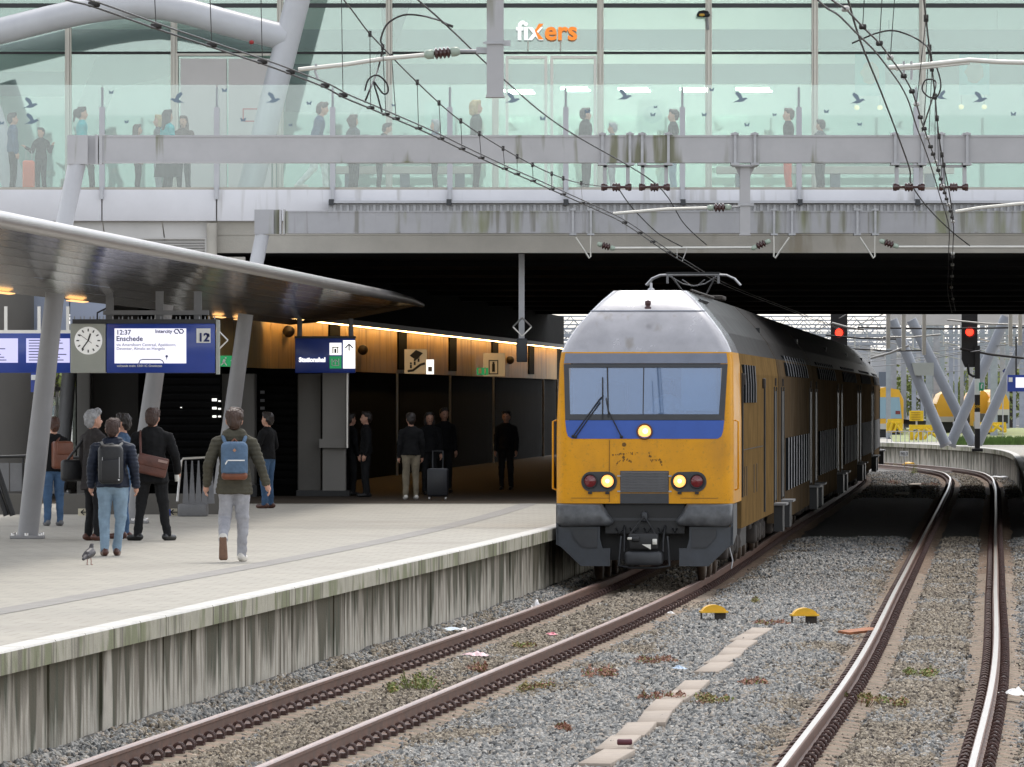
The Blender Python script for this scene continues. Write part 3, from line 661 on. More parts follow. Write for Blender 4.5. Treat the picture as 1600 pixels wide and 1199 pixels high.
# balustrade of the walkway
bal = empty('glass_balustrade', (0, BZ0, FL), 'tall frosted glass balustrade with bird and butterfly prints along the walkway', 'balustrade')
bx = [-200, -20, 160, 339, 520, 703, 884, 1066, 1248, 1431, 1614, 1797]; zt2 = P(0, 133, BZ0).z; panes = []
for i, (a_, b_) in enumerate(zip(bx[:-1], bx[1:])):
    x0, x1 = P(a_, 0, BZ0).x + .015, P(b_, 0, BZ0).x - .015
    panes.append((a_, b_, MB().span(x0, x1, BZ0-.055, BZ0-.04, FL+.052, zt2).build('glass_panel', M['bal_glass'], bal)))
for x in bx:
    c = P(x, 0, BZ0).x
    MB().span(c-.055, c+.055, BZ0-.16, BZ0-.058, FL+.002, P(0, 168, BZ0).z).span(c-.028, c+.028, BZ0-.035, BZ0+.03, P(0, 168, BZ0).z, zt2-.05).span(c-.03, c+.03, BZ0-.24, BZ0-.18, P(0, 312, BZ0).z, FL+.06).build('post', M['steel_tube'], bal)
def bird_poly(k, s, fl):
    B = [(-.60, -.22), (-.25, -.06), (-.10, .06), (-.42, .46), (-.30, .62), (.0, .45), (.16, .10), (.36, .16), (.46, .12), (.56, .04), (.42, .02), (.22, -.13), (-.05, -.20), (-.30, -.17)]
    F_ = [(0, .02), (-.25, .32), (-.42, .25), (-.3, 0), (-.32, -.25), (-.05, -.12), (0, -.22), (.05, -.12), (.32, -.25), (.3, 0), (.42, .25), (.25, .32)]
    return [(x*s*fl, z*s) for x, z in (B if k == 0 else F_)]
birds = [(48,165,0,22,1),(50,190,0,22,1),(174,145,1,10,1),(277,157,0,22,-1),(198,191,1,9,1),(351,142,1,12,1),(427,157,0,22,1),(483,162,1,11,1),(380,188,1,12,-1),
 (801,157,0,22,1),(848,186,1,13,1),(976,152,0,22,1),(1020,180,1,11,1),(1024,168,1,8,1),(918,175,1,12,-1),(1157,156,0,22,1),(1112,141,1,10,1),(1100,180,1,11,1),(1210,180,1,9,1),(1167,196,1,11,1),
 (1340,158,0,22,1),(1291,175,1,11,1),(1343,195,1,10,1),(1470,152,0,18,-1),(1531,156,0,22,1),(1583,179,1,12,1),(3,193,1,10,1),(454,196,1,8,1),(615,165,1,9,1)]
for x, y, k, s, fl in birds:
    for a_, b_, pn in panes:
        if a_ <= x < b_:
            c = P(x, y, BZ0); n = bird_poly(k, s / F * BZ0 * .95, fl)
            m = MB(); m.prism([Vector((c.x+u, BZ0-.0645, c.z+w)) for u, w in n], (0, .004, 0))
            o = m.build('bird_print' if k == 0 else 'butterfly_print', M['decal'], bal); o.parent = pn; o.location = -pn.location + (Vector((0, 0, 0)))
            o.matrix_parent_inverse = Matrix.Identity(4)

# concourse roof tubes and leaning column
TZ = 133.0
rt = empty('roof_truss', P(385, 297, TZ), 'pale painted steel tube column leaning right with arched roof tube', 'roof truss')
MB().tube([P(388, 308, TZ), P(432, 130, TZ), P(470, -20, TZ), P(500, -130, TZ)], .26, 20).build('leaning_column', M['steel_tube'], rt)
MB().tube([P(-120, 76, TZ), P(0, 49, TZ), P(80, 29, TZ), P(130, 18, TZ), P(175, 11, TZ), P(215, 8, TZ), P(255, 11, TZ), P(295, 19, TZ), P(345, 33, TZ), P(395, 46, TZ), P(447, 59, TZ)], .275, 24).build('arched_tube', M['steel_tube'], rt)
MB().tube([P(-40, 100, TZ), P(28, 308, TZ)], .25, 18).build('leaning_column', M['steel_tube'], rt)
MB().lathe(P(393, 66, TZ-.35), [(.01, .04), (.05, .02), (.05, -.03), (.01, -.05)], 10).build('beacon', mat('red_beacon', (.3, .02, .02), .3), rt)
# ------------------------------------------------------------------ spaces under the bridge
def wx(Z): return -5.4 + .077*(Z-136)
def wpt(Z, d, z): return Vector((wx(Z) + d, Z - d*.077, z))
fw = empty('lit_fascia_wall', (wx(150), 150, PZ), 'ochre clad fascia wall lit by a cove strip along the platform under the bridge', 'wall')
zl = 3.53; zh = 4.62
Zs = [128.0 + i*5.2 for i in range(20)]
for a_, b_ in zip(Zs[:-1], Zs[1:]):
    A = [wpt(a_+.03, 0, zl), wpt(b_-.03, 0, zl), wpt(b_-.03, 0, zh), wpt(a_+.03, 0, zh)]
    MB().prism(A, (-.08, 0, 0)).build('fascia_panel', M['gold'], fw)
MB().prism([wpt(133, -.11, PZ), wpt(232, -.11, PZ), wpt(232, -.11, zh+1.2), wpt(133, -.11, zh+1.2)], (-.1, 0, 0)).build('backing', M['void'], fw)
m = MB(); m.prism([wpt(134, .02, zh+.02), wpt(232, .02, zh+.02), wpt(232, .42, zh+.02), wpt(134, .42, zh+.02)], (0, 0, .10)); m.prism([wpt(134, .421, zh-.01), wpt(232, .421, zh-.01), wpt(232, .421, zh+.12), wpt(134, .421, zh+.12)], (.02, 0, 0)); m.build('cove_shelf', M['dkgrey'], fw)  # shelf over the strip; front lip added to hold its light on the fascia
ls = empty('cove_light', wpt(150, .2, zh), 'thin warm strip light running along the top of the ochre fascia', 'light')
m = MB(); m.prism([wpt(137, .22, zh-.012), wpt(231, .22, zh-.012), wpt(231, .26, zh-.012), wpt(137, .26, zh-.012)], (0, 0, .02)); m.build('strip', M['lamp_cove'], ls)
for x, y0, y1, w in ((627, 518, 578, 12), (706, 526, 580, 12), (772, 530, 552, 11), (829, 540, 585, 12), (521, 506, 528, 13)):
    q = (x-800)/F; Z = (5.4+.077*136)/(.077-q)*-1 if False else (-15.872)/(q-.077)
    c = wpt(Z, .02, 0); z0, z1 = CZ+(YH-y1)/F*Z, CZ+(YH-y0)/F*Z
    MB().box((c.x, c.y, (z0+z1)/2), (.05, 2.3, z1-z0), Matrix.Rotation(-.077, 3, 'Z')).build('dark_slot', M['void'], fw)
for x in (617, 700, 768, 846, 868):
    q = (x-800)/F; Z = (-15.872)/(q-.077); MB().tube([wpt(Z, .06, PZ), wpt(Z, .06, zl)], .035, 8).build('post', M['alu'], fw)
def wallZ(x): return (-15.872)/((x-800)/F-.077)
# pictogram boards on the fascia
def board(name, x0, y0, x1, y1, Z, mt, lab, cat, d=.06):
    a_, b_ = P(x0, y1, Z), P(x1, y0, Z); e = empty(name, ((a_.x+b_.x)/2, Z, a_.z), lab, cat)
    MB().span(a_.x, b_.x, Z, Z+d, a_.z, b_.z).build('board', mt, e); return e
cream = mat('lit_cream_board', (.45, .36, .22), .5, var=.06, scale=3, emit=(.8, .6, .35), es=.10)
Z = wallZ(640) - 6
e = board('escalator_sign', 632, 546, 667, 584, Z, cream, 'cream pictogram board with a black escalator symbol on the ochre fascia', 'sign')
MB().tube([P(637, 580, Z-.01), P(645, 579, Z-.01), P(657, 570, Z-.01), P(664, 568, Z-.01)], .035, 6).build('escalator_symbol', M['black'], e)
m = MB()
for x, y in ((642, 573), (648, 568), (654, 563)): m.box(P(x, y, Z-.008), (.05, .01, .09)); m.box(P(x, y-5, Z-.008), (.05, .01, .05))
m.build('figure_symbol', M['black'], e)
m = MB(); m.prism([P(640, 556, Z-.01), P(650, 547, Z-.01), P(661, 552, Z-.01), P(650, 563, Z-.01)], (0, .008, 0)); m.build('arrow_symbol', M['black'], e)
e = board('lit_notice', 666, 562, 678, 585, Z-1, M['white_lit'], 'small bright white lit notice beside the escalator board', 'sign')
m = MB(); m.box(P(672, 577, Z-1.01), (.10, .01, .12)); m.build('figure_symbol', M['midgrey'], e)
Z = wallZ(770) - 6
e = board('lift_sign', 755, 552, 789, 588, Z, cream, 'cream pictogram board with a black lift symbol under the bridge', 'sign')
m = MB(); c = P(771, 574, Z-.01)
for q in ((-.13, 0, .03, .42), (.13, 0, .03, .42), (0, .2, .29, .03), (0, -.2, .29, .03)): m.box((c.x+q[0], c.y, c.z+q[1]), (q[2], .01, q[3]))
m.box((c.x, c.y, c.z-.02), (.09, .01, .24)); m.box((c.x, c.y, c.z+.13), (.06, .01, .06)); m.build('lift_symbol', M['black'], e)
e = board('exit_sign', 745, 575, 763, 586, Z-1, M['green'], 'small dark green emergency exit sign left of the lift board', 'sign')
m = MB(); m.box(P(750, 580, Z-1.01), (.09, .01, .15)); m.box(P(758, 580, Z-1.01), (.05, .01, .15)); m.build('figure_symbol', M['white'], e)
for x, y, r in ((451, 518, 9.5), (567, 547, 8), (797, 563, 6.5)):
    Z = wallZ(x) - 1.2; c = P(x, y, Z)
    o = empty('loudspeaker', c, 'round dark loudspeaker mounted in front of the ochre fascia', 'loudspeaker', 'loudspeakers under the bridge')
    MB().lathe(c, [(.001, -.13), (r/F*Z*.8, -.10), (r/F*Z, 0), (r/F*Z*.8, .10), (.001, .13)], 16, 'y').build('housing', M['under'], o)
    MB().span(c.x-.02, c.x+.02, c.y+.1, c.y+.9, c.z-.02, c.z+.02).build('arm', M['under'], o)

# columns and dark stair housings
def block(name, x0, x1, Z, ytop, mt, lab, cat, dep=1.2, zb=PZ, group=None):
    a_, b_ = P(x0, 0, Z), P(x1, 0, Z); zt_ = CZ+(YH-ytop)/F*Z; e = empty(name, ((a_.x+b_.x)/2, Z, zb), lab, cat, group)
    MB().rbox(((a_.x+b_.x)/2, Z+dep/2, (zb+zt_)/2), (b_.x-a_.x, dep, zt_-zb), .03).build('shaft', mt, e); return e
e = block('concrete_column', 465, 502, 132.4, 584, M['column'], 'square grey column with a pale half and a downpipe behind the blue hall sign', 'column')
a_, b_ = P(504, 775, 132.2), P(540, 583, 132.2)
MB().span(a_.x, b_.x, 132.2, 133.4, PZ, b_.z).build('pale_face', M['column_l'], e)
a_, b_ = P(499, 700, 132.1), P(544, 686, 132.1); MB().span(a_.x, b_.x, 132.05, 132.19, a_.z, b_.z).build('collar', M['column_l'], e)
MB().span(P(463, 0, 132).x, P(546, 0, 132).x, 132.0, 133.5, PZ, PZ+.12).build('plinth', M['black'], e)
MB().tube([P(543, 700, 132.0), P(543, 540, 132.0)], .035, 8).build('downpipe', M['alu'], e)
e = block('concrete_column', 345, 398, 131.5, 584, M['column'], 'plain square grey column beside the dark louvred stair housing', 'column')
MB().span(P(344, 0, 131.3).x, P(401, 0, 131.3).x, 131.35, 132.8, PZ, PZ+.25).build('plinth', M['black'], e)
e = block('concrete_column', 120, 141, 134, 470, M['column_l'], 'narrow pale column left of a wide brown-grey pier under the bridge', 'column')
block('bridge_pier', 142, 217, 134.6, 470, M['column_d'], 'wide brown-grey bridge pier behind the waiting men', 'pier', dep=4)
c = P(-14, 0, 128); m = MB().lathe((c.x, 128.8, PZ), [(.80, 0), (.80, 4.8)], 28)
tag(m.build('round_column', M['column']), 'thick round brown-grey column behind the platform railing', 'column')
def louvre_box(x0, x1, Z, lab):
    a_, b_ = P(x0, 0, Z), P(x1, 0, Z); e = empty('stair_housing', ((a_.x+b_.x)/2, Z, PZ), lab, 'stair housing')
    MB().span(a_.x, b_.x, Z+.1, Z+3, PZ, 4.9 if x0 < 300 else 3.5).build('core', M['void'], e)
    k = 0; z = PZ + .3
    sm = MB().box((0, 0, 0), (b_.x-a_.x-.04, .05, .10), Matrix.Rotation(.5, 3, 'X')).mesh('louvre_slat', M['louvre'])
    while z < (4.6 if x0 < 300 else 3.35):
        o = put('louvre_slat', sm, e, ((0, .04, z-PZ))); z += .16
    return e
e = louvre_box(240, 345, 131.0, 'black louvred stair housing with small white lights behind the man in black')
for x, y, w in ((335, 625, .1), (343, 627, .05), (335, 638, .09), (343, 639, .06), (335, 651, .08), (343, 651, .06), (283, 637, .03)):
    c = P(x, y, 130.85); tag(MB().box(c, (w, .02, w*.55)).build('white_light', M['white_lit']), 'small white light glowing on the dark stair housing', 'light', 'lights on the stair housing')
e = louvre_box(401, 465, 132.6, 'black louvred housing between two grey columns under the hall sign')
for y in (613, 626, 638):
    c = P(410, y, 132.4); tag(MB().box(c, (.09, .02, .06)).build('small_notice', M['midgrey']), 'small grey square notice on the dark louvres between the columns', 'notice', 'grey notices on the louvres')
# wall across the back on the left, leaving a bright gap
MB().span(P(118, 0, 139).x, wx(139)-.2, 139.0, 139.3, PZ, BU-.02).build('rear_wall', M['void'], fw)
MB().span(P(-300, 0, 150).x, P(60, 0, 150).x, 150, 150.3, PZ, BU-.02).build('rear_wall', M['column_d'], fw)
# low stair upstand with railing, direction plates, ribbed stand
LW = 112.0
up = empty('stair_upstand', P(170, 806, LW), 'low dark concrete upstand of a stairwell with a thin railing', 'low wall')
for x0, x1 in ((-60, 38), (95, 352)):
    a_, b_ = P(x0, 0, LW), P(x1, 0, LW); MB().span(a_.x, b_.x, LW, LW+.25, PZ, P(0, 772, LW).z).build('upstand', M['column'], up)
for x0, x1 in ((-60, 42), (98, 200)):
    m = MB(); y = 716; m.tube([P(x0, y, LW+.1), P(x1, y-3, LW+.1)], .028, 8)
    for x in (range(x0, x1+1, 48)): m.tube([P(x, y, LW+.1), P(x, 774, LW+.1)], .02, 6)
    m.build('railing', M['black'], up)
a_, b_ = P(-60, 0, LW+.2), P(36, 0, LW+.2)
for k in range(4): MB().span(P(-60+k*25, 0, LW).x, P(-37+k*25, 0, LW).x, LW+.12, LW+.15, P(0, 768, LW).z, P(0, 724, LW).z).build('infill_panel', M['midgrey'], up)
m = MB(); m.tube([P(-6, 728, 108), P(20, 806, 108)], .05, 6); m.tube([P(-20, 720, 108), P(10, 806, 108)], .05, 6)
tag(m.build('bicycle_ramp_bar', M['black']), 'pair of slanted black steel bars in front of the round column', 'bars')
for x0, x1, fl in ((122, 142, 0), (267, 277, 1)):
    e = board('direction_plate', x0, 795, x1, 806, 110.5, M['white_lit'] if False else mat('cream_plate', (.62, .56, .42), .5, var=.05), 'small cream floor level plate with a black %s arrow' % ('left' if fl == 0 else 'bent'), 'plate')
    m = MB(); c = P((x0+x1)/2, 800.5, 110.48)
    m.box(c, (.11, .01, .018)); m.box(c + Vector((-.035, 0, .022)), (.07, .01, .018), Matrix.Rotation(-.7, 3, 'Y')); m.box(c + Vector((-.035, 0, -.022)), (.07, .01, .018), Matrix.Rotation(.7, 3, 'Y'))
    m.build('arrow', M['black'], e)
o = MB(); a_, b_ = P(262, 796, 110.6), P(268, 806, 110.6); o.span(a_.x, b_.x, 110.6, 110.64, PZ, a_.z); tag(o.build('blue_plate', M['ns_blue']), 'small blue plate beside the cream floor level arrow', 'plate')
rk = empty('ribbed_stand', P(305, 806, 110), 'grey stand of pointed metal fins on a box base beside the man in black', 'stand')
a_, b_ = P(278, 806, 110), P(323, 788, 110); MB().rbox(((a_.x+b_.x)/2, 110.3, (PZ+b_.z)/2), (b_.x-a_.x, .7, b_.z-PZ), .02).build('box_base', M['midgrey'], rk)
for k in range(5):
    x = 290 + k*10; MB().prism([P(x-5, 787, 110.1), P(x+5, 787, 110.1), P(x+1, 720, 110.5), P(x-1, 720, 110.5)], (0, .08, 0)).build('fin', M['midgrey'], rk)
MB().tube([P(277, 784, 110), P(283, 722, 110.3), P(286, 717, 110.3), P(338, 714, 110.3)], .022, 8).build('frame', M['alu'], rk)

# ------------------------------------------------------------------ platform canopy
def ve(Z): return Vector((-13.15 + .065*Z, Z, 4.40))
def ed(Z): return Vector((-5.98 + .0623*(Z-74.7), Z, 4.92 - .0005*max(0, Z-110)))
TIP = P(660, 477, 139.4)
can = empty('platform_canopy', ve(100) - Vector((0, 0, 0)), 'silver wing shaped platform canopy with a rounded bright edge on leaning pillars', 'canopy')
Zc = list(np.arange(30, 131, 4.0)) + [132]
N_ = 8
for i in range(N_):                                      # underside in long metal strips
    t0, t1 = i/N_, (i+1)/N_ - .003
    def pt(Z, t):
        p = ve(Z).lerp(ed(Z), t); p.z += .10*math.sin(math.pi*t); return p
    A = [pt(Z, t0) for Z in Zc]; B = [pt(Z, t1) for Z in Zc]
    A.append(pt(136, t0).lerp(TIP, .35 + .2*t0)); B.append(pt(136, t1).lerp(TIP, .35+.2*t1)); A.append(TIP.copy()); B.append(TIP.copy())
    MB().sheet(A, B, 0, True).build('soffit_strip', M['canopy'], can)
A = [ed(Z) + Vector((-.1, 0, .10)) for Z in Zc] + [TIP]; B = [ve(Z) + Vector((0, 0, .30)) for Z in Zc] + [TIP]; C = [ve(Z) + Vector((-2.3, 0, .70)) for Z in Zc] + [TIP]
MB().sheet(A, B).sheet(B, C).build('roof_skin', M['canopy_top'], can)
MB().sheet([ve(Z) + Vector((-.002, 0, 0)) for Z in Zc], [ve(Z) + Vector((-2.3, 0, .52)) for Z in Zc]).build('soffit_strip', M['canopy'], can)
MB().tube([ed(Z) + Vector((0, 0, .07)) for Z in Zc] + [ed(136) + Vector((0, 0, .06)), TIP], [.10]*len(Zc) + [.08, .05], 18).build('edge_tube', M['canopy_edge'], can)
for Z0, Z1 in ((88.5, 91.5), (97.5, 99.5), (117.5, 119), (121, 123)):
    a_, b_ = ve(Z0), ve(Z1); m = MB(); m.prism([a_ + Vector((.02, 0, -.012)), b_ + Vector((.02, 0, -.012)), b_ + Vector((.10, 0, 0.0)), a_ + Vector((.10, 0, 0.0))], (0, 0, -.012))
    tag(m.build('canopy_light', M['lamp_warm']), 'short warm strip light under the low edge of the canopy', 'light', 'strip lights under the canopy')
def pillar(fx, fy, tx, r, lab, h=4.42):
    b = on(fx, fy, PZ); Z = b.y; t = P(tx, YH - (h-CZ)*F/Z, Z); e = empty('canopy_pillar', b, lab, 'pillar', 'leaning canopy pillars')
    m = MB(); m.tube([b + Vector((0, 0, .02)), b.lerp(t, .3), b.lerp(t, .7), t], [r*1.02, r*1.08, r, r*.95], 20); m.build('shaft', M['grey_pillar'], e)
    MB().rbox(b + Vector((0, 0, .025)), (r*3.3, r*3.3, .05), .01).build('base_plate', M['grey_pillar'], e)
    for sx in (-1, 0, 1):
        for sy in (-1, 1):
            MB().lathe(b + Vector((sx*r*1.35, sy*r*1.35, .05)), [(.03, 0), (.03, .035), (.001, .04)], 6).build('bolt', M['alu'], e)
    return e
pillar(43, 842, 86, .145, 'leaning grey canopy pillar in front of the person with the brown backpack')
pillar(209, 818, 258, .145, 'leaning grey canopy pillar behind the man in the black coat')
pillar(342, 797, 384, .145, 'leaning grey canopy pillar beyond the man with the blue backpack')
pillar(92, 772, 114, .15, 'leaning grey canopy pillar in the bright gap beyond the railing')

# ------------------------------------------------------------------ departure sign with clock
DZ = 100.0
def S(x, y, d=0): return P(x, y, DZ - d)
ds = empty('departure_sign', S(226, 583), 'blue departure sign with a round clock and lit screen hanging under the canopy', 'sign')
a_, b_ = S(166, 583), S(336, 506); MB().rbox(((a_.x+b_.x)/2, DZ+.22, (a_.z+b_.z)/2), (b_.x-a_.x, .44, b_.z-a_.z), .015).build('blue_housing', M['ns_blue'], ds)
a_, b_ = S(110, 583), S(165, 506); ch = MB().rbox(((a_.x+b_.x)/2, DZ+.22, (a_.z+b_.z)/2), (b_.x-a_.x, .46, b_.z-a_.z), .015).build('clock_housing', M['sign_grey'], ds)
a_, b_ = S(113, 506), S(338, 499); MB().span(a_.x, b_.x, DZ+.02, DZ+.42, a_.z, b_.z).build('top_tray', M['dkgrey'], ds)
sp = MB().lathe((0, 0, 0), [(.012, 0), (.008, .05), (.001, .06)], 5).mesh('bird_spike', M['galv'])
for k in range(30):
    c = S(116 + k*7.5, 500); put('bird_spike', sp, ds, c + Vector((0, .05 + .3*(k % 2), 0)) - wloc(ds))
a_, b_ = S(337, 585), S(342, 500); MB().span(a_.x+.005, b_.x, DZ+.01, DZ+.44, a_.z, b_.z).build('end_plate', M['sign_grey'], ds)
c = S(138, 532.5, .02); cf = MB().lathe(c, [(.001, -.02), (.205, -.02), (.218, 0), (.218, .02)], 40, 'y').build('clock_face', mat('clock_white', (.82, .82, .8), .4, var=0, emit=(1, 1, 1), es=.10), ds)
tk = MB()
for k in range(12):
    t = k*math.pi/6; M_ = Matrix.Rotation(t, 3, 'Y'); r0 = .165; tk.box(c + M_ @ Vector((0, -.026, r0)), (.018, .006, .042), M_)
tk.build('hour_marks', M['black'], ds)
for ang, ln, w, y in ((18, .125, .024, -.030), (216, .185, .018, -.036)):
    M_ = Matrix.Rotation(math.radians(ang), 3, 'Y'); MB().box(c + M_ @ Vector((0, y, ln*.42)), (w, .005, ln), M_).build('clock_hand', M['black'], ds)
M_ = Matrix.Rotation(math.radians(-54), 3, 'Y'); MB().box(c + M_ @ Vector((0, -.042, .05)), (.008, .004, .24), M_).build('second_hand', mat('second_hand', (.10, .07, .07), .5, var=0), ds)
a_, b_ = S(179, 568), S(291, 513.5); sc_ = MB().span(a_.x, b_.x, DZ-.015, DZ+.01, a_.z, b_.z).build('screen', M['screen'], ds)
def tx(body, x, y, pxh, mt, Z=DZ-.022, par=ds, **k): return text('lettering', body, P(x, y, Z), pxh / F * Z / .69, mt, par, depth=.002, **k)
tx('12:37', 181.5, 523, 7.2, M['blue_txt'], bold=.002); tx('Enschede', 181.5, 533, 7.6, M['blue_txt'], bold=.002)
tx('via Amersfoort Centraal, Apeldoorn,', 182, 541, 4.3, M['blue_txt']); tx('Deventer, Almelo en Hengelo', 182, 547, 4.3, M['blue_txt'])
tx('Intercity', 242.5, 520.5, 5.4, M['blue_txt'], bold=.002); tx('volgende trein: 13:01 IC Groningen', 182.5, 573.5, 3.4, M['white'], bold=.001)
def arrow_logo(x, y, w, h, Z, mt, par):                  # the double arrow emblem
    m = MB(); r = .006*DZ/104; f = w / 20.0
    a = [(8, 8), (3, 8), (0, 4), (3, 0), (8, 0), (13, 8)]; b = [(12, 0), (17, 0), (20, 4), (17, 8), (12.5, 8), (7.5, 0)]
    for q in (a, b): m.tube([P(x + u*f, y + (v-4)*h/8, Z) for u, v in q], r*1.6, 5)
    return m.build('emblem', mt, par)
arrow_logo(272, 518, 15, 6, DZ-.022, M['blue_txt'], ds)
m = MB(); tr_ = [(217, 568), (219, 563), (223, 562), (250, 562), (254, 564), (256, 568)]
m.tube([P(x, y, DZ-.02) for x, y in tr_], .008, 5); m.build('train_symbol', M['blue_txt'], ds)
m = MB().lathe(P(260.5, 557, DZ-.022), [(.001, -.003), (.02, -.003), (.02, 0)], 10, 'y'); m.tube([P(260.5, 558, DZ-.022), P(260.5, 562, DZ-.022)], .005, 5); m.build('pin_symbol', M['blue_txt'], ds)
a_, b_ = S(307, 536), S(329, 513.5); MB().span(a_.x, b_.x, DZ-.014, DZ+.008, a_.z, b_.z).build('number_plate', M['white'], ds)
tx('12', 309, 533.5, 12.5, M['blue_txt'], bold=.006, Z=DZ-.02); tx('a', 323.5, 526, 6.5, M['blue_txt'], bold=.004, Z=DZ-.02)
a_, b_ = S(160, 492), S(325, 485); MB().span(a_.x, b_.x, DZ+.15, DZ+.30, a_.z, b_.z).build('hanger_beam', M['midgrey'], ds)
for x in (170, 248, 308):
    a_ = S(x, 499); MB().span(a_.x-.06, a_.x+.06, DZ+.18, DZ+.28, a_.z, S(0, 455).z).build('hanger', M['midgrey'], ds)
MB().tube([S(152, 500, -.2), S(152, 489, -.2), S(168, 481, -.2), S(178, 462, -.2), S(177, 452, -.2)], .014, 6).build('cable', M['black'], ds)
m = MB(); d_ = .13; c = S(343, 532, -.3)
for p, q in (((0, 1), (1, 0)), ((1, 0), (0, -1)), ((0, -1), (-1, 0)), ((-1, 0), (0, 1))): m.tube([c + Vector((p[0]*d_, 0, p[1]*d_)), c + Vector((q[0]*d_, 0, q[1]*d_))], .013, 5)
tag(m.build('diamond_frame', M['alu']), 'thin diamond shaped metal frame beside the departure sign', 'diamond marker')
e = board('exit_sign', 343, 556, 374, 573, 117, M['green'], 'green emergency exit sign with white runner and up arrow beside the departure sign', 'sign')
c = P(365, 564.5, 116.98); m = MB(); m.box(c + Vector((0, 0, -.02)), (.03, .01, .12)); m.prism([c + Vector((-.06, 0, 0)), c + Vector((.06, 0, 0)), c + Vector((0, 0, .075))], (0, .008, 0)); m.build('arrow', M['white'], e)
c = P(350, 564.5, 116.98); m = MB(); m.box(c, (.045, .01, .07), Matrix.Rotation(.3, 3, 'Y')); m.box(c + Vector((.03, 0, .06)), (.03, .01, .03)); m.box(c + Vector((.03, 0, -.05)), (.02, .01, .07), Matrix.Rotation(-.6, 3, 'Y')); m.box(c + Vector((-.03, 0, -.05)), (.02, .01, .07), Matrix.Rotation(.7, 3, 'Y')); m.build('runner', M['white'], e)

a_, b_ = P(-80, 522, 129.6), P(172, 440, 129.6); o = empty('blue_grey_bulkhead', Vector((a_.x, 129.6, a_.z)), 'plain blue-grey wall panel behind the low edge of the canopy', 'wall panel')
for k in range(4): MB().span(a_.x + (b_.x-a_.x)*k/4 + .01, a_.x + (b_.x-a_.x)*(k+1)/4 - .01, 129.55, 129.65, a_.z, BU-.02).build('panel', mat('blue_grey_panel', (.36, .40, .50), .6, var=.05, scale=1), o)
# second departure sign further along
D2 = 119.0
d2 = empty('departure_sign', P(50, 583, D2), 'blue departure sign with two lit timetable screens partly behind a pillar', 'sign')
a_, b_ = P(-60, 583, D2), P(112, 521, D2); MB().rbox(((a_.x+b_.x)/2, D2+.2, (a_.z+b_.z)/2), (b_.x-a_.x, .4, b_.z-a_.z), .015).build('blue_housing', M['ns_blue'], d2)
a_, b_ = P(-60, 521, D2), P(112, 516, D2); MB().span(a_.x, b_.x, D2+.02, D2+.4, a_.z, b_.z).build('top_tray', M['alu'], d2)
for x0, x1 in ((-50, 28), (41, 109)):
    a_, b_ = P(x0, 567, D2), P(x1, 529, D2); s_ = MB().span(a_.x, b_.x, D2-.01, D2+.01, a_.z, b_.z).build('screen', mat('timetable_screen', (.4, .4, .6), .4, var=0, emit=(.5, .48, .75), es=.4), d2)
    m = MB()
    for k in range(8): c = P(x0+4, 532+k*4.4, D2-.015); m.span(c.x, c.x + R.uniform(.3, .7), D2-.015, D2-.012, c.z-.008, c.z+.008)
    m.build('text_line', M['blue_txt'], d2)
for x in (8, 60, 105): a_ = P(x, 516, D2); MB().span(a_.x-.03, a_.x+.03, D2+.15, D2+.2, a_.z, 4.6).build('hanger', M['alu'], d2)
e = board('blue_sign', 48, 583, 60, 613, 126, M['ns_blue'], 'narrow blue sign with a white pictogram half hidden behind the leaning pillar', 'sign')
a_ = P(55, 590, 125.98); MB().span(a_.x-.08, a_.x+.08, 125.97, 125.99, a_.z-.05, a_.z+.05).build('pictogram', M['white'], e)

# hall sign
HZ = 131.0
hs_ = empty('hall_sign', P(508, 583, HZ), 'blue hall direction sign with white arrow panel hanging from the canopy end', 'sign')
a_, b_ = P(461, 583, HZ), P(555, 529, HZ); MB().rbox(((a_.x+b_.x)/2, HZ+.15, (a_.z+b_.z)/2), (b_.x-a_.x, .3, b_.z-a_.z), .012).build('housing', M['ns_blue'], hs_)
MB().span(a_.x-.01, b_.x+.01, HZ-.005, HZ+.305, b_.z, b_.z+.045).build('top_frame', M['dkgrey'], hs_)
text('lettering', 'Stationshal', P(467, 565.5, HZ-.015), .125, M['white_lit'], hs_, depth=.003, bold=.006)
def plate(x0, y0, x1, y1, mt, nm): a_, b_ = P(x0, y1, HZ), P(x1, y0, HZ); return MB().span(a_.x, b_.x, HZ-.012, HZ+.003, a_.z, b_.z).build(nm, mt, hs_)
plate(515, 536, 533.5, 555, M['white_lit'], 'pictogram_plate'); plate(515, 557, 533.5, 576, M['green'], 'exit_plate'); plate(536, 532, 555, 576, M['white_lit'], 'arrow_plate')
m = MB(); c = P(545.5, 541, HZ-.018); m.box(c + Vector((0, 0, -.03)), (.024, .006, .13)); 
for s in (-1, 1): m.box(c + Vector((s*.04, 0, .0)), (.024, .006, .11), Matrix.Rotation(-s*.75, 3, 'Y'))
m.build('arrow', M['blue_txt'], hs_)
m = MB(); c = P(524, 547, HZ-.018)
for q in ((-.05, -.01, .02, .12), (.05, -.01, .02, .12), (0, .055, .13, .02), (0, -.02, .04, .09)): m.box((c.x+q[0], c.y, c.z+q[1]), (q[2], .006, q[3]))
m.build('lift_symbol', M['black'], hs_)
m = MB(); c = P(524, 566, HZ-.018)
for q in ((-.07, -.0, .018, .14), (.07, 0, .018, .14), (0, -.07, .15, .018), (0, 0, .02, .10)): m.box((c.x+q[0], c.y, c.z+q[1]), (q[2], .006, q[3]))
for s in (-1, 1): m.box((c.x+s*.025, c.y, c.z+.03), (.018, .006, .07), Matrix.Rotation(-s*.75, 3, 'Y'))
m.build('exit_symbol', M['white'], hs_)
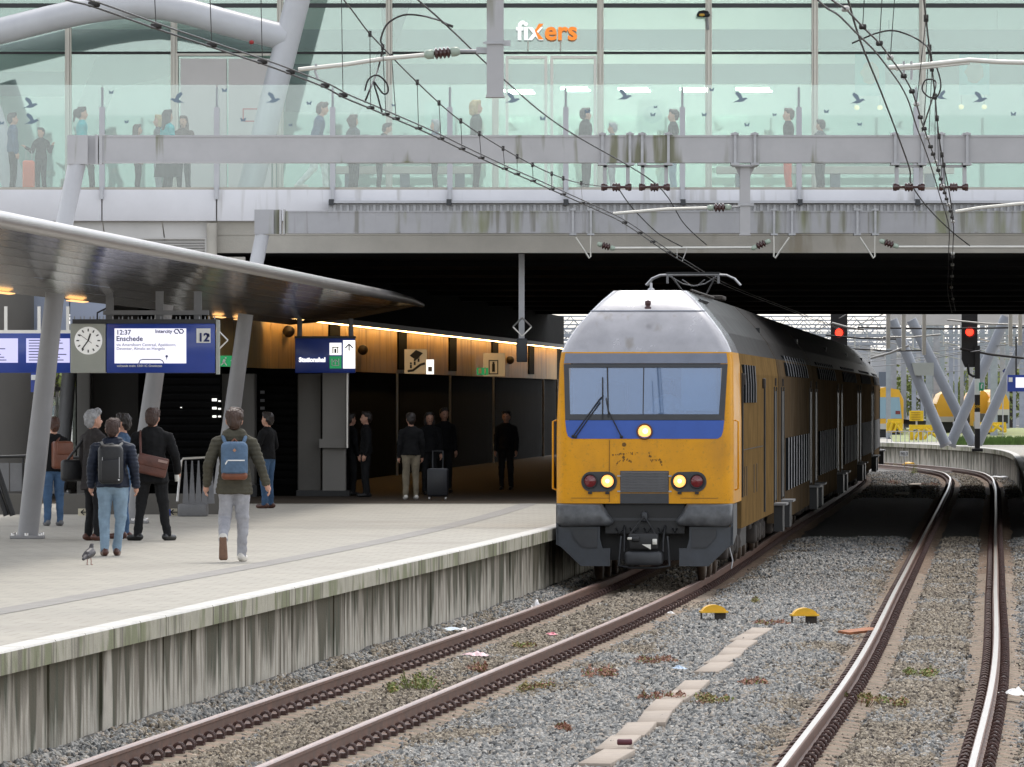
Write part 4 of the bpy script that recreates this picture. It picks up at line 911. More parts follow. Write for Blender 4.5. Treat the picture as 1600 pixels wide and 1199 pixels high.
for x in (468, 548):
    a_ = P(x, 530, HZ); MB().rbox((a_.x, HZ+.15, (a_.z+.05+4.5)/2), (.10, .10, 4.5-a_.z), .02).build('hanger', M['midgrey'], hs_)

# hanging post with diamond and dark box (under the bridge, in front of the ochre wall)
hp = empty('hanging_post', P(815, 565, 131.2), 'white post hanging from the bridge with a diamond frame and a dark box', 'post')
a_ = P(815, 560, 131.2); MB().span(a_.x-.06, a_.x+.06, 131.2, 131.3, a_.z, BU-.002).build('post', M['steel_tube'], hp)
a_, b_ = P(807, 566, 131.05), P(824, 529, 131.05); MB().rbox(((a_.x+b_.x)/2, 131.05, (a_.z+b_.z)/2), (b_.x-a_.x, .14, b_.z-a_.z), .02).build('dark_box', M['dkgrey'], hp)
c = P(816, 511, 131.0); m = MB(); d_ = .19
for p, q in (((0, 1), (1, 0)), ((1, 0), (0, -1)), ((0, -1), (-1, 0)), ((-1, 0), (0, 1))): m.tube([c + Vector((p[0]*d_, 0, p[1]*d_)), c + Vector((q[0]*d_, 0, q[1]*d_))], .016, 5)
m.build('diamond_frame', M['alu'], hp)

# ------------------------------------------------------------------ catenary portals
def ibeam(x0, x1, Z, y0, y1, par, mt):
    a_, b_ = P(x0, y1, Z), P(x1, y0, Z); h = b_.z - a_.z; t = .03
    MB().span(a_.x, b_.x, Z-.16, Z+.16, a_.z, a_.z+t).span(a_.x, b_.x, Z-.16, Z+.16, b_.z-t, b_.z).span(a_.x, b_.x, Z-.145, Z+.145, a_.z+t, b_.z-t).build('beam', mt, par)
def strap(x, Z, y0, y1, par, drop=0):
    a_, b_ = P(x, y1, Z), P(x, y0, Z); m = MB(); m.span(a_.x-.022, a_.x+.022, Z-.195, Z-.163, a_.z-.03, b_.z+.05)
    m.span(a_.x-.06, a_.x+.06, Z-.21, Z+.2, b_.z+.003, b_.z+.035).span(a_.x-.07, a_.x+.07, Z-.21, Z+.2, a_.z-.04, a_.z-.004); m.build('clamp_strap', M['galv'], par)
PB1, PB2, PB0 = 104.0, 126.5, 65.0
p1 = empty('catenary_portal', P(130, 300, PB1), 'pale steel catenary portal beam with hanging insulators and a hanging post', 'portal')
ibeam(160, 1700, PB1, 212, 255, p1, M['steel_lav'])
m = MB(); a_, b_ = P(106, 257, PB1), P(138, 212, PB1); m.span(a_.x, b_.x, PB1-.15, PB1+.15, a_.z, b_.z); m.span(b_.x, P(152, 0, PB1).x, PB1-.05, PB1+.05, a_.z, b_.z)
m.build('beam_elbow', M['steel_lav'], p1)
for x0, x1 in ((150, 154), (157, 161)): a_, b_ = P(x0, 257, PB1), P(x1, 211, PB1); MB().span(a_.x, b_.x, PB1-.18, PB1+.18, a_.z, b_.z).build('splice_plate', M['steel_lav'], p1)
MB().tube([P(120, 256, PB1), P(98, 362, PB1), P(78, 455, PB1)], .145, 18).build('leg', M['steel_tube'], p1)
for x in (941, 984, 1003, 1044, 1398, 1440, 1470, 1510): strap(x, PB1, 212, 255, p1)
for x0, x1 in ((943, 983), (1002, 1043), (1399, 1441), (1471, 1509)):
    m = MB(); Zz = PB1
    for x in (x0+2, x1-2): a_, b_ = P(x, 290, Zz), P(x, 257, Zz); m.span(a_.x-.03, a_.x+.03, Zz-.05, Zz+.05, a_.z, b_.z)
    a_, b_ = P(x0, 262, Zz), P(x1, 258, Zz); m.span(a_.x, b_.x, Zz-.05, Zz+.05, a_.z, b_.z); m.build('insulator_frame', M['galv'], p1)
    a_, b_ = P(x0-4, 292.5, Zz-.02), P(x1+4, 292.5, Zz-.02); L_ = b_.x-a_.x; prof = []
    for u, r in ((0, .02), (.01, .06), (.10, .065), (.13, .055), (.2, .05), (.22, .022), (.36, .022), (.38, .065), (.42, .07), (.46, .05), (.5, .085), (.54, .05), (.58, .07), (.62, .065), (.64, .022), (.78, .022), (.8, .05), (.87, .055), (.9, .065), (.99, .06), (1, .02)): prof.append((r, u*L_))
    MB().lathe(a_, prof, 12, 'x').build('insulator', M['insul'], p1)
def drop_post(x0, x1, Z, y0, y1, par):
    a_, b_ = P(x0, y1, Z), P(x1, y0, Z); w = b_.x-a_.x
    MB().span(a_.x, b_.x, Z-.10, Z-.075, a_.z, b_.z).span(a_.x, b_.x, Z+.075, Z+.1, a_.z, b_.z).span(a_.x+w*.06, b_.x-w*.06, Z-.076, Z+.076, a_.z, b_.z).span(a_.x-w*.06, b_.x+w*.06, Z-.11, Z+.11, a_.z-.012, a_.z+.008).build('drop_post', M['steel_lav'], par)
drop_post(1156, 1172, PB1, 258, 367, p1)
for x in (1148, 1179): strap(x, PB1, 212, 255, p1)
m = MB(); a_, b_ = P(1144, 259, PB1), P(1183, 256, PB1); m.span(a_.x, b_.x, PB1-.19, PB1+.18, a_.z-.02, b_.z-.02)
for s, x in ((-1, 1156), (1, 1172)): m.prism([P(x, 260, PB1-.05), P(x+s*8, 260, PB1-.05), P(x, 276, PB1-.05)], (0, .1, 0))
m.build('post_head', M['steel_lav'], p1)
p2 = empty('catenary_portal', P(400, 400, PB2), 'mossy pale steel catenary portal beam just below the bridge fascia', 'portal')
ibeam(447, 1700, PB2, 330, 365, p2, M['steel_moss'])
a_, b_ = P(398, 366, PB2), P(428, 328, PB2); m = MB(); m.span(a_.x, b_.x, PB2-.15, PB2+.15, a_.z, b_.z); m.span(b_.x, P(438, 0, PB2).x, PB2-.05, PB2+.05, a_.z, b_.z); m.build('beam_elbow', M['steel_moss'], p2)
for x0, x1 in ((437, 440), (443, 446)): a_, b_ = P(x0, 366, PB2), P(x1, 328, PB2); MB().span(a_.x, b_.x, PB2-.18, PB2+.18, a_.z, b_.z).build('splice_plate', M['steel_lav'], p2)
MB().tube([P(410, 366, PB2), P(398, 425, PB2), P(388, 470, PB2)], .14, 18).build('leg', M['steel_tube'], p2)
for x in (895, 923, 1209, 1237, 1339, 1367): strap(x, PB2, 330, 365, p2)
for xa, xb, fl in ((923, 897, 1), (1209, 1236, 1), (1367, 1341, 1)):
    m = MB(); m.tube([P(xa, 365, PB2-.15), P(xa, 401, PB2-.15), P(xa + (xb-xa)*.08, 404, PB2-.15), P(xa + (xb-xa)*.9, 371, PB2-.15)], .018, 6); m.build('v_bracket', M['alu_light'], p2)
def insul(a_, b_, par, n=3, r=.075, cap='insul_g'):
    d = b_ - a_; L_ = d.length; q = d.to_track_quat('Z', 'Y').to_matrix(); pr = [(.03, .25*L_)]
    MB().lathe(a_, [(.001, 0), (.03, .0), (.05, .08*L_), (.05, .26*L_), (.001, .27*L_)], 10, 'z', M=q).lathe(a_, [(.001, .73*L_), (.05, .74*L_), (.05, .92*L_), (.03, L_), (.001, L_)], 10, 'z', M=q).build('insulator_cap', M[cap], par)
    for k in range(n):
        u = .28 + .44*k/n; w = .44/n; pr += [(.035, u*L_), (r, (u+w*.45)*L_), (r*.95, (u+w*.6)*L_), (.035, (u+w*.95)*L_)]
    MB().lathe(a_, [(.001, .25*L_)] + pr[1:] + [(.001, .75*L_)], 12, 'z', M=q).build('insulator', M['insul'], par)
insul(P(933, 381, PB2-.2), P(961, 389, PB2-.2), p2); insul(P(1204, 376, PB2-.2), P(1174, 389, PB2-.2), p2); insul(P(1374, 376, PB2-.2), P(1404, 386, PB2-.2), p2)
MB().tube([P(958, 388, PB2-.2), P(1180, 387, PB2-.2)], .028, 8).build('registration_tube', M['alu_light'], p2)
MB().tube([P(1402, 386, PB2-.2), P(1640, 386, PB2-.2)], .028, 8).build('registration_tube', M['alu_light'], p2)
# arm on the hanging post of beam 1
insul(P(1143, 324, PB1), P(1105, 325, PB1), p1)
MB().tube([P(1106, 325, PB1), P(1040, 327, PB1), P(958, 334, PB1)], .024, 8).build('registration_arm', M['alu_light'], p1)
m = MB(); m.tube([P(1143, 324, PB1), P(1160, 323, PB1)], .02, 6); a_ = P(1164, 320, PB1); m.span(a_.x-.12, a_.x+.14, PB1-.13, PB1-.105, a_.z-.02, a_.z+.02); m.tube([P(973, 334, PB1), P(975, 345, PB1)], .014, 5); m.build('arm_fitting', M['galv'], p1)
# nearer portal: only its hanging post and arm reach into the picture
p0 = empty('catenary_portal', P(773, -60, PB0), 'pale square hanging catenary post with an insulated arm at the top of the view', 'portal')
a_, b_ = P(200, -120, PB0), P(1700, -55, PB0); MB().span(a_.x, b_.x, PB0-.16, PB0+.16, b_.z, a_.z).build('beam', M['steel_lav'], p0)
drop_post(760.5, 787, PB0, -55, 151, p0)
a_ = P(773, 68, PB0); MB().span(a_.x-.115, a_.x+.115, PB0-.125, PB0-.105, a_.z-.012, a_.z+.012).span(a_.x+.09, a_.x+.16, PB0-.12, PB0-.06, a_.z-.03, a_.z+.025).build('clamp_strap', M['galv'], p0)
insul(P(719, 80, PB0), P(663, 86, PB0), p0, 4, .062)
MB().tube([P(664, 86, PB0), P(600, 92, PB0), P(540, 101, PB0), P(466, 109, PB0)], .022, 8).build('registration_arm', M['alu_light'], p0)
m = MB(); m.tube([P(719, 80, PB0), P(745, 80, PB0), P(761, 79, PB0)], .02, 6); a_ = P(752, 79, PB0); m.span(a_.x-.05, a_.x+.08, PB0-.03, PB0+.03, a_.z-.03, a_.z+.03); m.tube([P(494, 100, PB0), P(492, 112, PB0), P(497, 124, PB0)], .014, 5); m.build('arm_fitting', M['galv'], p0)
# right: arms of the second track
P3 = 70.0
ra = empty('registration_arm', P(1560, 98, P3), 'pale steel registration arm over the right hand track', 'catenary arm')
MB().tube([P(1389, 106, P3), P(1430, 103, P3), P(1515, 94, P3), P(1560, 97, P3), P(1680, 100, P3)], .026, 8).build('tube', M['alu_light'], ra)
MB().tube([P(1400, 109, P3), P(1440, 107, P3), P(1515, 99, P3)], .014, 6).build('lower_tube', M['alu_light'], ra)
m = MB()
for x in (1412, 1424): m.tube([P(x, 96, P3), P(x, 125, P3)], .014, 5)
m.build('clamp', M['galv'], ra)
ra2 = empty('registration_arm', P(1560, 325, 104), 'thin pale registration arm against the mossy beam on the right', 'catenary arm')
MB().tube([P(1493, 331, 104), P(1530, 325, 104), P(1610, 317, 104), P(1700, 310, 104)], .026, 8).build('tube', M['alu_light'], ra2)

# ------------------------------------------------------------------ overhead wires
def trackZ(X, x):
    q = (x-800)/F; lo, hi = 25.0, 200.0
    g = lambda Z: X(Z)/Z - q
    for _ in range(50):
        mid = (lo+hi)/2
        if g(mid) < 0: lo = mid
        else: hi = mid
    return (lo+hi)/2
def smooth(pts, n=6):
    out = []
    for i in range(len(pts)-1):
        p0, p1, p2, p3 = pts[max(i-1, 0)], pts[i], pts[i+1], pts[min(i+2, len(pts)-1)]
        for k in range(n):
            t = k/n; out.append(.5*((2*p1) + (p2-p0)*t + (2*p0-5*p1+4*p2-p3)*t*t + (3*p1-p0-3*p2+p3)*t**3))
    return out + [pts[-1]]
def wire(par, pts, r, nm, mt='wire', sm=True): return MB().tube(smooth(pts) if sm else pts, r, 6).build(nm, M[mt], par)
ol = empty('overhead_line', P(300, 60, 53), 'black overhead contact line with droppers running down to the train pantograph', 'overhead line')
cw = [(60,-20),(105,0),(147,11),(244,45),(331,74),(410,100),(454,116),(508,137),(536,152),(579,170),(619,187),(654,202),(689,218),(722,234),(789,265),(833,284),(880,305),(936,330),(976,350),(1032,388),(1066,409)]
ZW = [trackZ(X1, x) for x, y in cw]; CW = [P(x, y, Z) for (x, y), Z in zip(cw, ZW)]
CW += [Vector((X1(130), 130, 5.16)), Vector((X1(170), 170, 5.2)), Vector((X1(225), 225, 5.3))]
wire(ol, CW, .0085, 'contact_wire'); wire(ol, [p + Vector((.045, 0, .028)) for p in CW], .0075, 'contact_wire')
mw = [(480,-60),(537,0),(572,46),(593,69),(652,129),(721,190),(810,246),(880,279),(929,290),(962,292)]
MWp = [P(x, y, trackZ(X1, x) + (2 if x > 900 else 0)) for x, y in mw]; wire(ol, MWp, .0075, 'messenger_wire')
def at_x(pts, x):
    for a, b in zip(pts[:-1], pts[1:]):
        xa, xb = 800 + F*a.x/a.y, 800 + F*b.x/b.y
        if xa <= x <= xb: return a.lerp(b, (x-xa)/(xb-xa))
CWs, MWs = smooth(CW), smooth(MWp)
for xc, xm in ((579, 578), (603, 598), (619, 612), (654, 652), (689, 686), (722, 720), (752, 749), (789, 786), (808, 808), (833, 832), (862, 862), (880, 880), (910, 908)):
    a, b = at_x(CWs, xc), at_x(MWs, xm)
    if a and b:
        d = MB().tube([a, b], .0042, 5).build('dropper', M['wire'], ol); 
        MB().rbox(a + Vector((0, 0, .01)), (.08, .04, .03), .01).tube([b + Vector((0, 0, -.03)), b + Vector((0, 0, .03))], .018, 6).build('dropper_clamp', M['wire'], d); d.children[0].location = (0, 0, 0)
for xc, xt, yt in ((147, 147, -40), (244, 240, -40), (331, 327, -40), (410, 407, -40), (536, 533, -40)):
    a = at_x(CWs, xc)
    if a: d = MB().tube([a, P(xt, yt, a.y)], .0042, 5).build('dropper', M['wire'], ol); MB().rbox(a + Vector((0, 0, .02)), (.09, .04, .045), .012).build('dropper_clamp', M['wire'], d); d.children[0].location = (0, 0, 0)
for x in (454, 508, 976, 1000, 1020, 1045): 
    a = at_x(CWs, x); MB().rbox(a + Vector((0, 0, .02)), (.085, .04, .045), .012).build('dropper_clamp', M['wire'], ol)
for x in (1058, 1074): a = at_x(CWs, min(x, 1066)); MB().tube([a, P(x, 388, a.y)], .008, 5).build('dropper', M['wire_lt'], ol)
fd = empty('feeder_wire', P(800, 130, 78), 'straight black feeder wire crossing in front of the glazing to the portal insulators', 'wire')
FD = [P(600,-48,56), P(653,0,62), P(698,40,66), P(789,126,76), P(880,200,85), P(1024,287,PB1), P(1069,350,115), P(1104,383,126)]
wire(fd, FD, .0095, 'wire'); jp = [P(698, 40, 66), P(708, 44, 66), P(690, 33, 66), P(660, 25, 65), P(630, 24, 65), P(605, 38, 65), P(595, 62, 65), P(598, 75, 65), P(590, 110, 65), P(578, 140, 64), P(570, 160, 64)]
wire(fd, jp[2:], .010, 'jumper_cable'); MB().tube([P(690, 34, 66), P(697, 38, 66), P(708, 42, 66)], .015, 6).build('clamp', M['wire'], fd)
lp = [P(570,142,64), P(576,124,64), P(590,118,64), P(604,130,64), P(606,144,64), P(598,146,64), P(584,128,64), P(590,150,64), P(597,176,64)]
wire(fd, lp, .009, 'jumper_cable')
f2 = empty('feeder_wire', P(1000, 320, 110), 'thin black wire running from the left insulator down under the bridge', 'wire')
wire(f2, [P(966, 294, PB1), P(980, 315, 108), P(1000, 338, 113), P(1030, 366, 120), P(1066, 386, 126)], .010, 'wire')
# second track: strongly foreshortened line
o2_ = empty('overhead_line', P(1440, 200, 70), 'foreshortened overhead line with many clamps hanging over the right hand track', 'overhead line')
c2 = [(1270,-30),(1300,0),(1321,14),(1348,42),(1374,68),(1391,90),(1412,119),(1425,143),(1432,163),(1440,190),(1449,215),(1461,250),(1470,280),(1477,305),(1485,330),(1490,355),(1489,385),(1488,420),(1487,455),(1493,486)]
C2 = [P(x, y, 46 + i*(95/(len(c2)-1))**1.0) for i, (x, y) in enumerate(c2)]
Zc2 = [44, 46, 48, 51, 54, 57, 61, 64, 67, 71, 75, 81, 87, 93, 100, 109, 120, 136, 158, 190]
C2 = [P(x, y, z) for (x, y), z in zip(c2, Zc2)]
wire(o2_, C2, .0085, 'contact_wire'); wire(o2_, [p + Vector((-.03 - .0004*p.y, 0, -.05)) for p in C2], .008, 'contact_wire')
C2s = smooth(C2)
for i, x in enumerate((1321, 1348, 1374, 1391, 1412, 1425, 1432, 1438, 1444, 1449, 1454, 1458, 1462, 1466, 1470, 1473, 1476, 1479, 1482, 1485, 1487.5, 1489)):
    a = at_x(C2s, x)
    if a: MB().rbox(a, (.06, .04, .045), .012).build('wire_clamp', M['wire'] if i % 3 else M['wire_lt'], o2_)
for y in range(395, 480, 9):
    i = min(range(len(C2s)), key=lambda k: abs(YH - (C2s[k].z-CZ)*F/C2s[k].y - y)); a = C2s[i]
    MB().rbox(a, (.075, .05, .06), .012).build('wire_clamp', M['wire_lt'] if (y//9) % 2 else M['wire'], o2_)
for x, xt in ((1348, 1352), (1374, 1380), (1391, 1400)):
    a = at_x(C2s, x); MB().tube([a, P(xt, -30, a.y)], .0042, 5).build('dropper', M['wire'], o2_)
m2 = [P(1440,-30,60), P(1446,20,66), P(1452,75,72), P(1460,140,80), P(1466,205,88), P(1473,250,94), P(1483,300,103), P(1490,345,116)]; wire(o2_, m2, .010, 'messenger_wire')
m2s = smooth(m2)
for y in (30, 75, 110, 150, 190, 215, 240, 262):
    a = min(m2s, key=lambda p: abs(YH-(p.z-CZ)*F/p.y - y)); b = min(C2s, key=lambda p: abs(p.y - a.y))
    if abs(b.x - a.x) < 1.2: MB().tube([a, b], .005, 5).build('dropper', M['wire'], o2_)
    MB().rbox(a, (.05, .05, .08), .01).build('wire_clamp', M['wire'], o2_)
f3 = empty('feeder_wire', P(1400, 200, 80), 'straight black feeder wire slanting across the right of the glazing', 'wire')
wire(f3, [P(1312,-40,60), P(1325,0,63), P(1345,66,68), P(1383,160,79), P(1420,260,93), P(1424,288,PB1), P(1450,325,112), P(1485,360,122), P(1515,384,126)], .0115, 'wire')
wire(f3, [P(1331,68,68), P(1345,62,68), P(1370,52,68), P(1395,48,68), P(1420,55,68), P(1440,66,68), P(1453,80,70), P(1458,110,70)], .010, 'jumper_cable')
wire(f3, [P(1462,100,72), P(1470,130,72), P(1465,150,72), P(1452,152,72), P(1441,140,72), P(1447,125,72), P(1462,128,72), P(1458,150,72), P(1447,185,74), P(1441,205,74)], .009, 'jumper_cable')
# ------------------------------------------------------------------ the train
LV = [(1.25, 0), (2.25, .02), (2.55, .06), (3.44, .32), (3.62, .38), (3.78, .48), (3.95, .60), (4.11, .73), (4.27, .88), (4.44, 1.10), (4.60, 1.38)]
def fv(z): return float(np.interp(z, [l[0] for l in LV], [l[1] for l in LV]))
HB = {1.25: 1.39, 2.25: 1.39, 2.55: 1.39, 3.44: 1.365, 3.62: 1.34, 3.78: 1.27, 3.95: 1.165, 4.11: 1.04, 4.27: .905, 4.44: .75, 4.60: .58}
def nose_level(z, v):
    b = HB[z]; r = .19 if z <= 3.5 else (.17 if z < 4 else .14); pts = [(-b, 3.0), (-b, v + r + .25), (-b, v + r)]
    for k in range(1, 6): t = k/6*math.pi/2; pts.append((-b + r - r*math.cos(t), v + r - r*math.sin(t)))
    for k in range(7): pts.append((-(b-r) + (b-r)*2*k/6, v))
    for k in range(5, 0, -1): t = k/6*math.pi/2; pts.append((b - r + r*math.cos(t), v + r - r*math.sin(t)))
    pts += [(b, v + r), (b, v + r + .25), (b, 3.0)]
    return [Vector((x, y, z)) for x, y in pts]
def car_axis(Z0, Z1):
    a, b = Vector((X1(Z0), Z0, 0)), Vector((X1(Z1), Z1, 0)); return a, -math.atan2(b.x-a.x, b.y-a.y), (b-a).length
TZ0 = 100.0; ends = [100.0, 119.6, 143.2, 166.6, 189.6, 212.6, 235.0, 257.0]
a0, rz0, L0 = car_axis(ends[0], ends[1] - .25)
T = empty('motor_car', a0, 'yellow and blue double-deck train front with lit headlights, leading motor car', 'train', 'cars of the double-deck train', rz0)
lv = [nose_level(z, v) for z, v in LV]; n = len(lv[0])
def loft(i0, i1, mt, nm, hole=False):
    m = MB()
    for i in range(i0, i1):
        for j in range(n-1):
            if hole and i == 2 and 8 <= j < 14: continue
            m.add([lv[i][j], lv[i][j+1], lv[i+1][j+1], lv[i+1][j]], [(0, 1, 2, 3)], 0, True)
    me = m
    o = me.build(nm, mt, T, local=True)
    bm = bmesh.new(); bm.from_mesh(o.data); bmesh.ops.remove_doubles(bm, verts=bm.verts, dist=.0005); bmesh.ops.recalc_face_normals(bm, faces=bm.faces); bm.to_mesh(o.data); bm.free()
    return o
nose = loft(0, 4, M['yellow'], 'nose_shell', True)
cap = loft(4, 10, M['tr_silver'], 'roof_cap')
m = MB(); m.add([p + Vector((0, 0, 0)) for p in lv[10]], [list(range(n))]); m.build('roof_top', M['tr_silver'], T, local=True)
m = MB(); m.add(lv[0], [list(range(n))]); m.build('nose_floor', M['under'], T, local=True)
def U(x, y): return (x-1010)/100.0, CZ + (YH-y)/100.0
def panel(poly, o_, th, mt, nm, par=T, px=True):
    pts = []
    for q in poly:
        u, z = U(*q) if px else q; pts.append(Vector((u, fv(z) - o_, z)))
    return MB().prism(pts, (0, th, 0)).build(nm, mt, par, local=True)
m = MB(); q = [p + Vector((0, -.004, .004)) for p in lv[8][2:-2]]; m.tube(q, .007, 4); m.build('cap_seam', M['tr_band'], T, local=True)
# windscreen: frame, glass, centre joint, blue band below, grey band above
def ring(outer, inner, o_, mt, nm):
    m = MB(); k = len(outer); A = [Vector((u, fv(z)-o_, z)) for u, z in outer]; B = [Vector((u, fv(z)-o_, z)) for u, z in inner]; C = [p + Vector((0, .06, 0)) for p in A]; D = [p + Vector((0, .08, 0)) for p in B]
    for i in range(k):
        j = (i+1) % k; m.add([A[i], A[j], B[j], B[i]], [(0, 1, 2, 3)]); m.add([A[i], A[j], C[j], C[i]], [(0, 1, 2, 3)]); m.add([B[i], B[j], D[j], D[i]], [(0, 1, 2, 3)])
    return m.build(nm, mt, T, local=True)
ring([(-1.245, 2.555), (1.245, 2.555), (1.285, 3.43), (-1.285, 3.43)], [(-1.17, 2.645), (1.16, 2.645), (1.20, 3.375), (-1.205, 3.375)], .014, M['dkgrey'], 'windscreen_frame')
panel([(-1.175, 2.64), (1.165, 2.64), (1.205, 3.38), (-1.21, 3.38)], .004, .008, M['tr_glass'], 'windscreen', px=False)
panel([(-.035, 2.65), (-.02, 2.65), (-.02, 3.37), (-.035, 3.37)], .012, .006, M['black'], 'windscreen_joint', px=False)
panel([(-1.285, 3.442), (1.285, 3.442), (1.265, 3.60), (-1.265, 3.60)], .010, .02, M['tr_band'], 'grey_band', px=False)
bl_ = [(-1.245, 2.55), (-1.225, 2.38), (-1.20, 2.30), (-1.14, 2.262), (1.14, 2.262), (1.20, 2.30), (1.225, 2.38), (1.245, 2.55)]
m = MB(); m.prism([Vector((u, fv(z)-.008, z)) for u, z in bl_], (0, .02, 0)); m.build('blue_band', M['tr_blue'], T, local=True)
# cab interior
ci_ = MB(); ci_.span(-1.25, 1.25, 1.9, 1.95, 2.2, 3.6); ci_.build('cab_back_wall', mat('cab_wall', (.42, .46, .52), .7, var=.25, scale=2), T, local=True)
MB().span(-1.2, 1.2, .35, .95, 2.3, 2.66).build('dashboard', M['dkgrey'], T, local=True)
MB().span(.55, 1.1, .50, .56, 2.7, 3.42).build('sun_blind', mat('pale_blind', (.62, .62, .55), .8), T, local=True)
MB().rbox((.55, 1.35, 2.8), (.5, .14, .8), .05).build('seat_back', M['dkgrey'], T, local=True); MB().rbox((-.6, 1.5, 2.8), (.5, .14, .7), .05).build('seat_back', M['dkgrey'], T, local=True)
# wipers
for q in ([(898, 682), (938, 625), (945, 618)], [(902, 683), (940, 628)], [(974, 683), (952, 640), (949, 622)]):
    m = MB(); m.tube([Vector((U(x, y)[0], fv(U(x, y)[1]) - .035, U(x, y)[1])) for x, y in q], .010, 5); m.build('wiper_arm', M['black'], T, local=True)
for q in ([(943, 590), (944, 655)], [(950, 574), (953, 652)]):
    m = MB(); m.tube([Vector((U(x, y)[0], fv(U(x, y)[1]) - .03, U(x, y)[1])) for x, y in q], .011, 5); m.build('wiper_blade', M['black'], T, local=True)
for x, y in ((898, 682), (902, 683), (974, 683)): u, z = U(x, y); MB().lathe((u, fv(z)-.04, z), [(.001, 0), (.025, 0), (.025, .04)], 8, 'y').build('wiper_pivot', M['black'], T, local=True)
# centre headlight and the two lamp clusters
def lamp(x, y, r, lit, par):
    u, z = U(x, y); v = fv(z)
    MB().lathe((u, v, z), [(r*1.22, .01), (r*1.22, -.035), (r, -.035), (r*.94, -.01)], 24, 'y').build('lamp_rim', M['dkgrey'] if not lit else mat('lamp_rim', (.12, .05, .02), .4, var=0), par, local=True)
    MB().lathe((u, v, z), [(r*.96, -.015), (r*.6, -.026), (.001, -.03)], 20, 'y').build('lens', M['lens_y'] if lit else M['lens_r'], par, local=True)
    if lit:
        MB().lathe((u+r*.1, v-.012, z+r*.05), [(r*.42, -.022), (.001, -.032)], 16, 'y').build('lamp_core', M['lens_core'], par, local=True)
lamp(1010, 674.5, .105, True, T)
for cx, lit_first in ((939, 0), (1079, 1)):
    u, z = U(cx, 753); hc = empty('headlight_cluster', (0, 0, 0)); hc.parent = T
    poly = []
    for k in range(24):
        t = k/24*2*math.pi; sx = 1 if math.cos(t) >= 0 else -1; poly.append((u + sx*.125 + .155*math.cos(t), z + .158*math.sin(t)))
    m = MB(); m.prism([Vector((a, fv(b)-.018, b)) for a, b in poly], (0, .03, 0)); m.build('lamp_housing', M['dkgrey'], hc, local=True)
    for k, x in enumerate((cx-14, cx+13)):
        uu, zz = U(x, 752); lit = (k != lit_first); v = -.018
        MB().lathe((uu, fv(zz)-.018, zz), [(.118, .0), (.118, -.03), (.100, -.03), (.096, 0)], 20, 'y').build('lamp_rim', M['black'], hc, local=True)
        MB().lathe((uu, fv(zz)-.018, zz), [(.098, -.006), (.06, -.018), (.001, -.022)], 20, 'y').build('lens', M['lens_y'] if lit else M['lens_r'], hc, local=True)
        if lit: MB().lathe((uu, fv(zz)-.03, zz), [(.042, -.006), (.001, -.016)], 16, 'y').build('lamp_core', M['lens_core'], hc, local=True)
        MB().box((uu, fv(zz)-.03, z-.175), (.06, .06, .035)).build('hinge', M['black'], hc, local=True)
# grille
gr = panel([(972, 736), (1048, 736), (1048, 770), (972, 770)], .006, .01, M['dkgrey'], 'grille')
sl_ = MB().box((0, 0, 0), (.74, .02, .016), Matrix.Rotation(.5, 3, 'X')).mesh('slat', M['midgrey'])
for k in range(13):
    u, z = U(1010, 738.5 + k*2.45); put('slat', sl_, gr, (u, fv(z)-.016, z))
panel([(972, 771), (1048, 771), (1048, 787), (972, 787)], .012, .05, M['dkgrey'], 'lower_cover')
for x in (970, 1050):
    for y in (744, 768): u, z = U(x, y); MB().box((u, -.01, z), (.05, .02, .02)).build('latch', M['galv'], T, local=True)
MB().span(-.553, -.547, -.006, .004, 1.27, 2.24).build('panel_seam', M['under'], T, local=True); MB().span(-1.15, -.56, -.005, .004, 1.332, 1.337).build('panel_seam', M['under'], T, local=True); MB().span(.56, 1.15, -.005, .004, 1.332, 1.337).build('panel_seam', M['under'], T, local=True)
# rubbed patch of old stickers (marks with a shape of their own)
m = MB(); rr = random.Random(11)
for pts in ([(978, 694), (978, 726)], [(978, 708), (958, 711)], [(978, 708), (1002, 709)], [(978, 712), (966, 727)], [(980, 716), (990, 722)], [(1016, 708), (1020, 714)], [(1016, 720), (1036, 718)], [(1034, 716), (1037, 729)]):
    for i in range(9):
        t = rr.random(); x = pts[0][0]*(1-t)+pts[1][0]*t + rr.uniform(-1.4, 1.4); y = pts[0][1]*(1-t)+pts[1][1]*t + rr.uniform(-1.4, 1.4); u, z = U(x, y); s = rr.uniform(.006, .017)
        k_ = rr.randint(5, 7); m.add([(u + s*rr.uniform(.5, 1.2)*math.cos(q*6.283/k_), fv(z)-.0025, z + s*1.2*rr.uniform(.5, 1.2)*math.sin(q*6.283/k_)) for q in range(k_)], [range(k_)])
u, z = U(978, 695); m.add([(u + .035*math.cos(q*.7), fv(z)-.003, z + .035*math.sin(q*.7)) for q in range(9)], [range(9)])
m.build('glue_marks', mat('glue_marks', (.16, .08, .012), .8, var=.3, scale=30), T, local=True)
# rooflight, horns, corner handrails
MB().lathe((.02, .60, 4.30), [(.05, 0), (.055, .03), (.03, .04), (.045, .06), (.05, .12), (.001, .14)], 12).build('roof_lamp', mat('dark_red', (.06, .02, .02), .4), T, local=True)
MB().lathe((.02, 1.5, 4.60), [(.06, 0), (.05, .03), (.02, .05), (.02, .12), (.001, .13)], 10).build('aerial', M['galv'], T, local=True)
for s in (-1, 1):
    MB().tube([(s*1.40, .30, 2.55), (s*1.455, .28, 2.53), (s*1.455, .28, 1.48), (s*1.40, .30, 1.46)], .016, 6).build('handrail', M['yellow'], T, local=True)
m = MB()
for k in range(10): m.box((.76, 2.2 + .28*k, 4.46), (.03, .2, .05), Matrix.Rotation(.75, 3, 'Y'))
m.build('roof_louvre', M['dkgrey'], T, local=True)
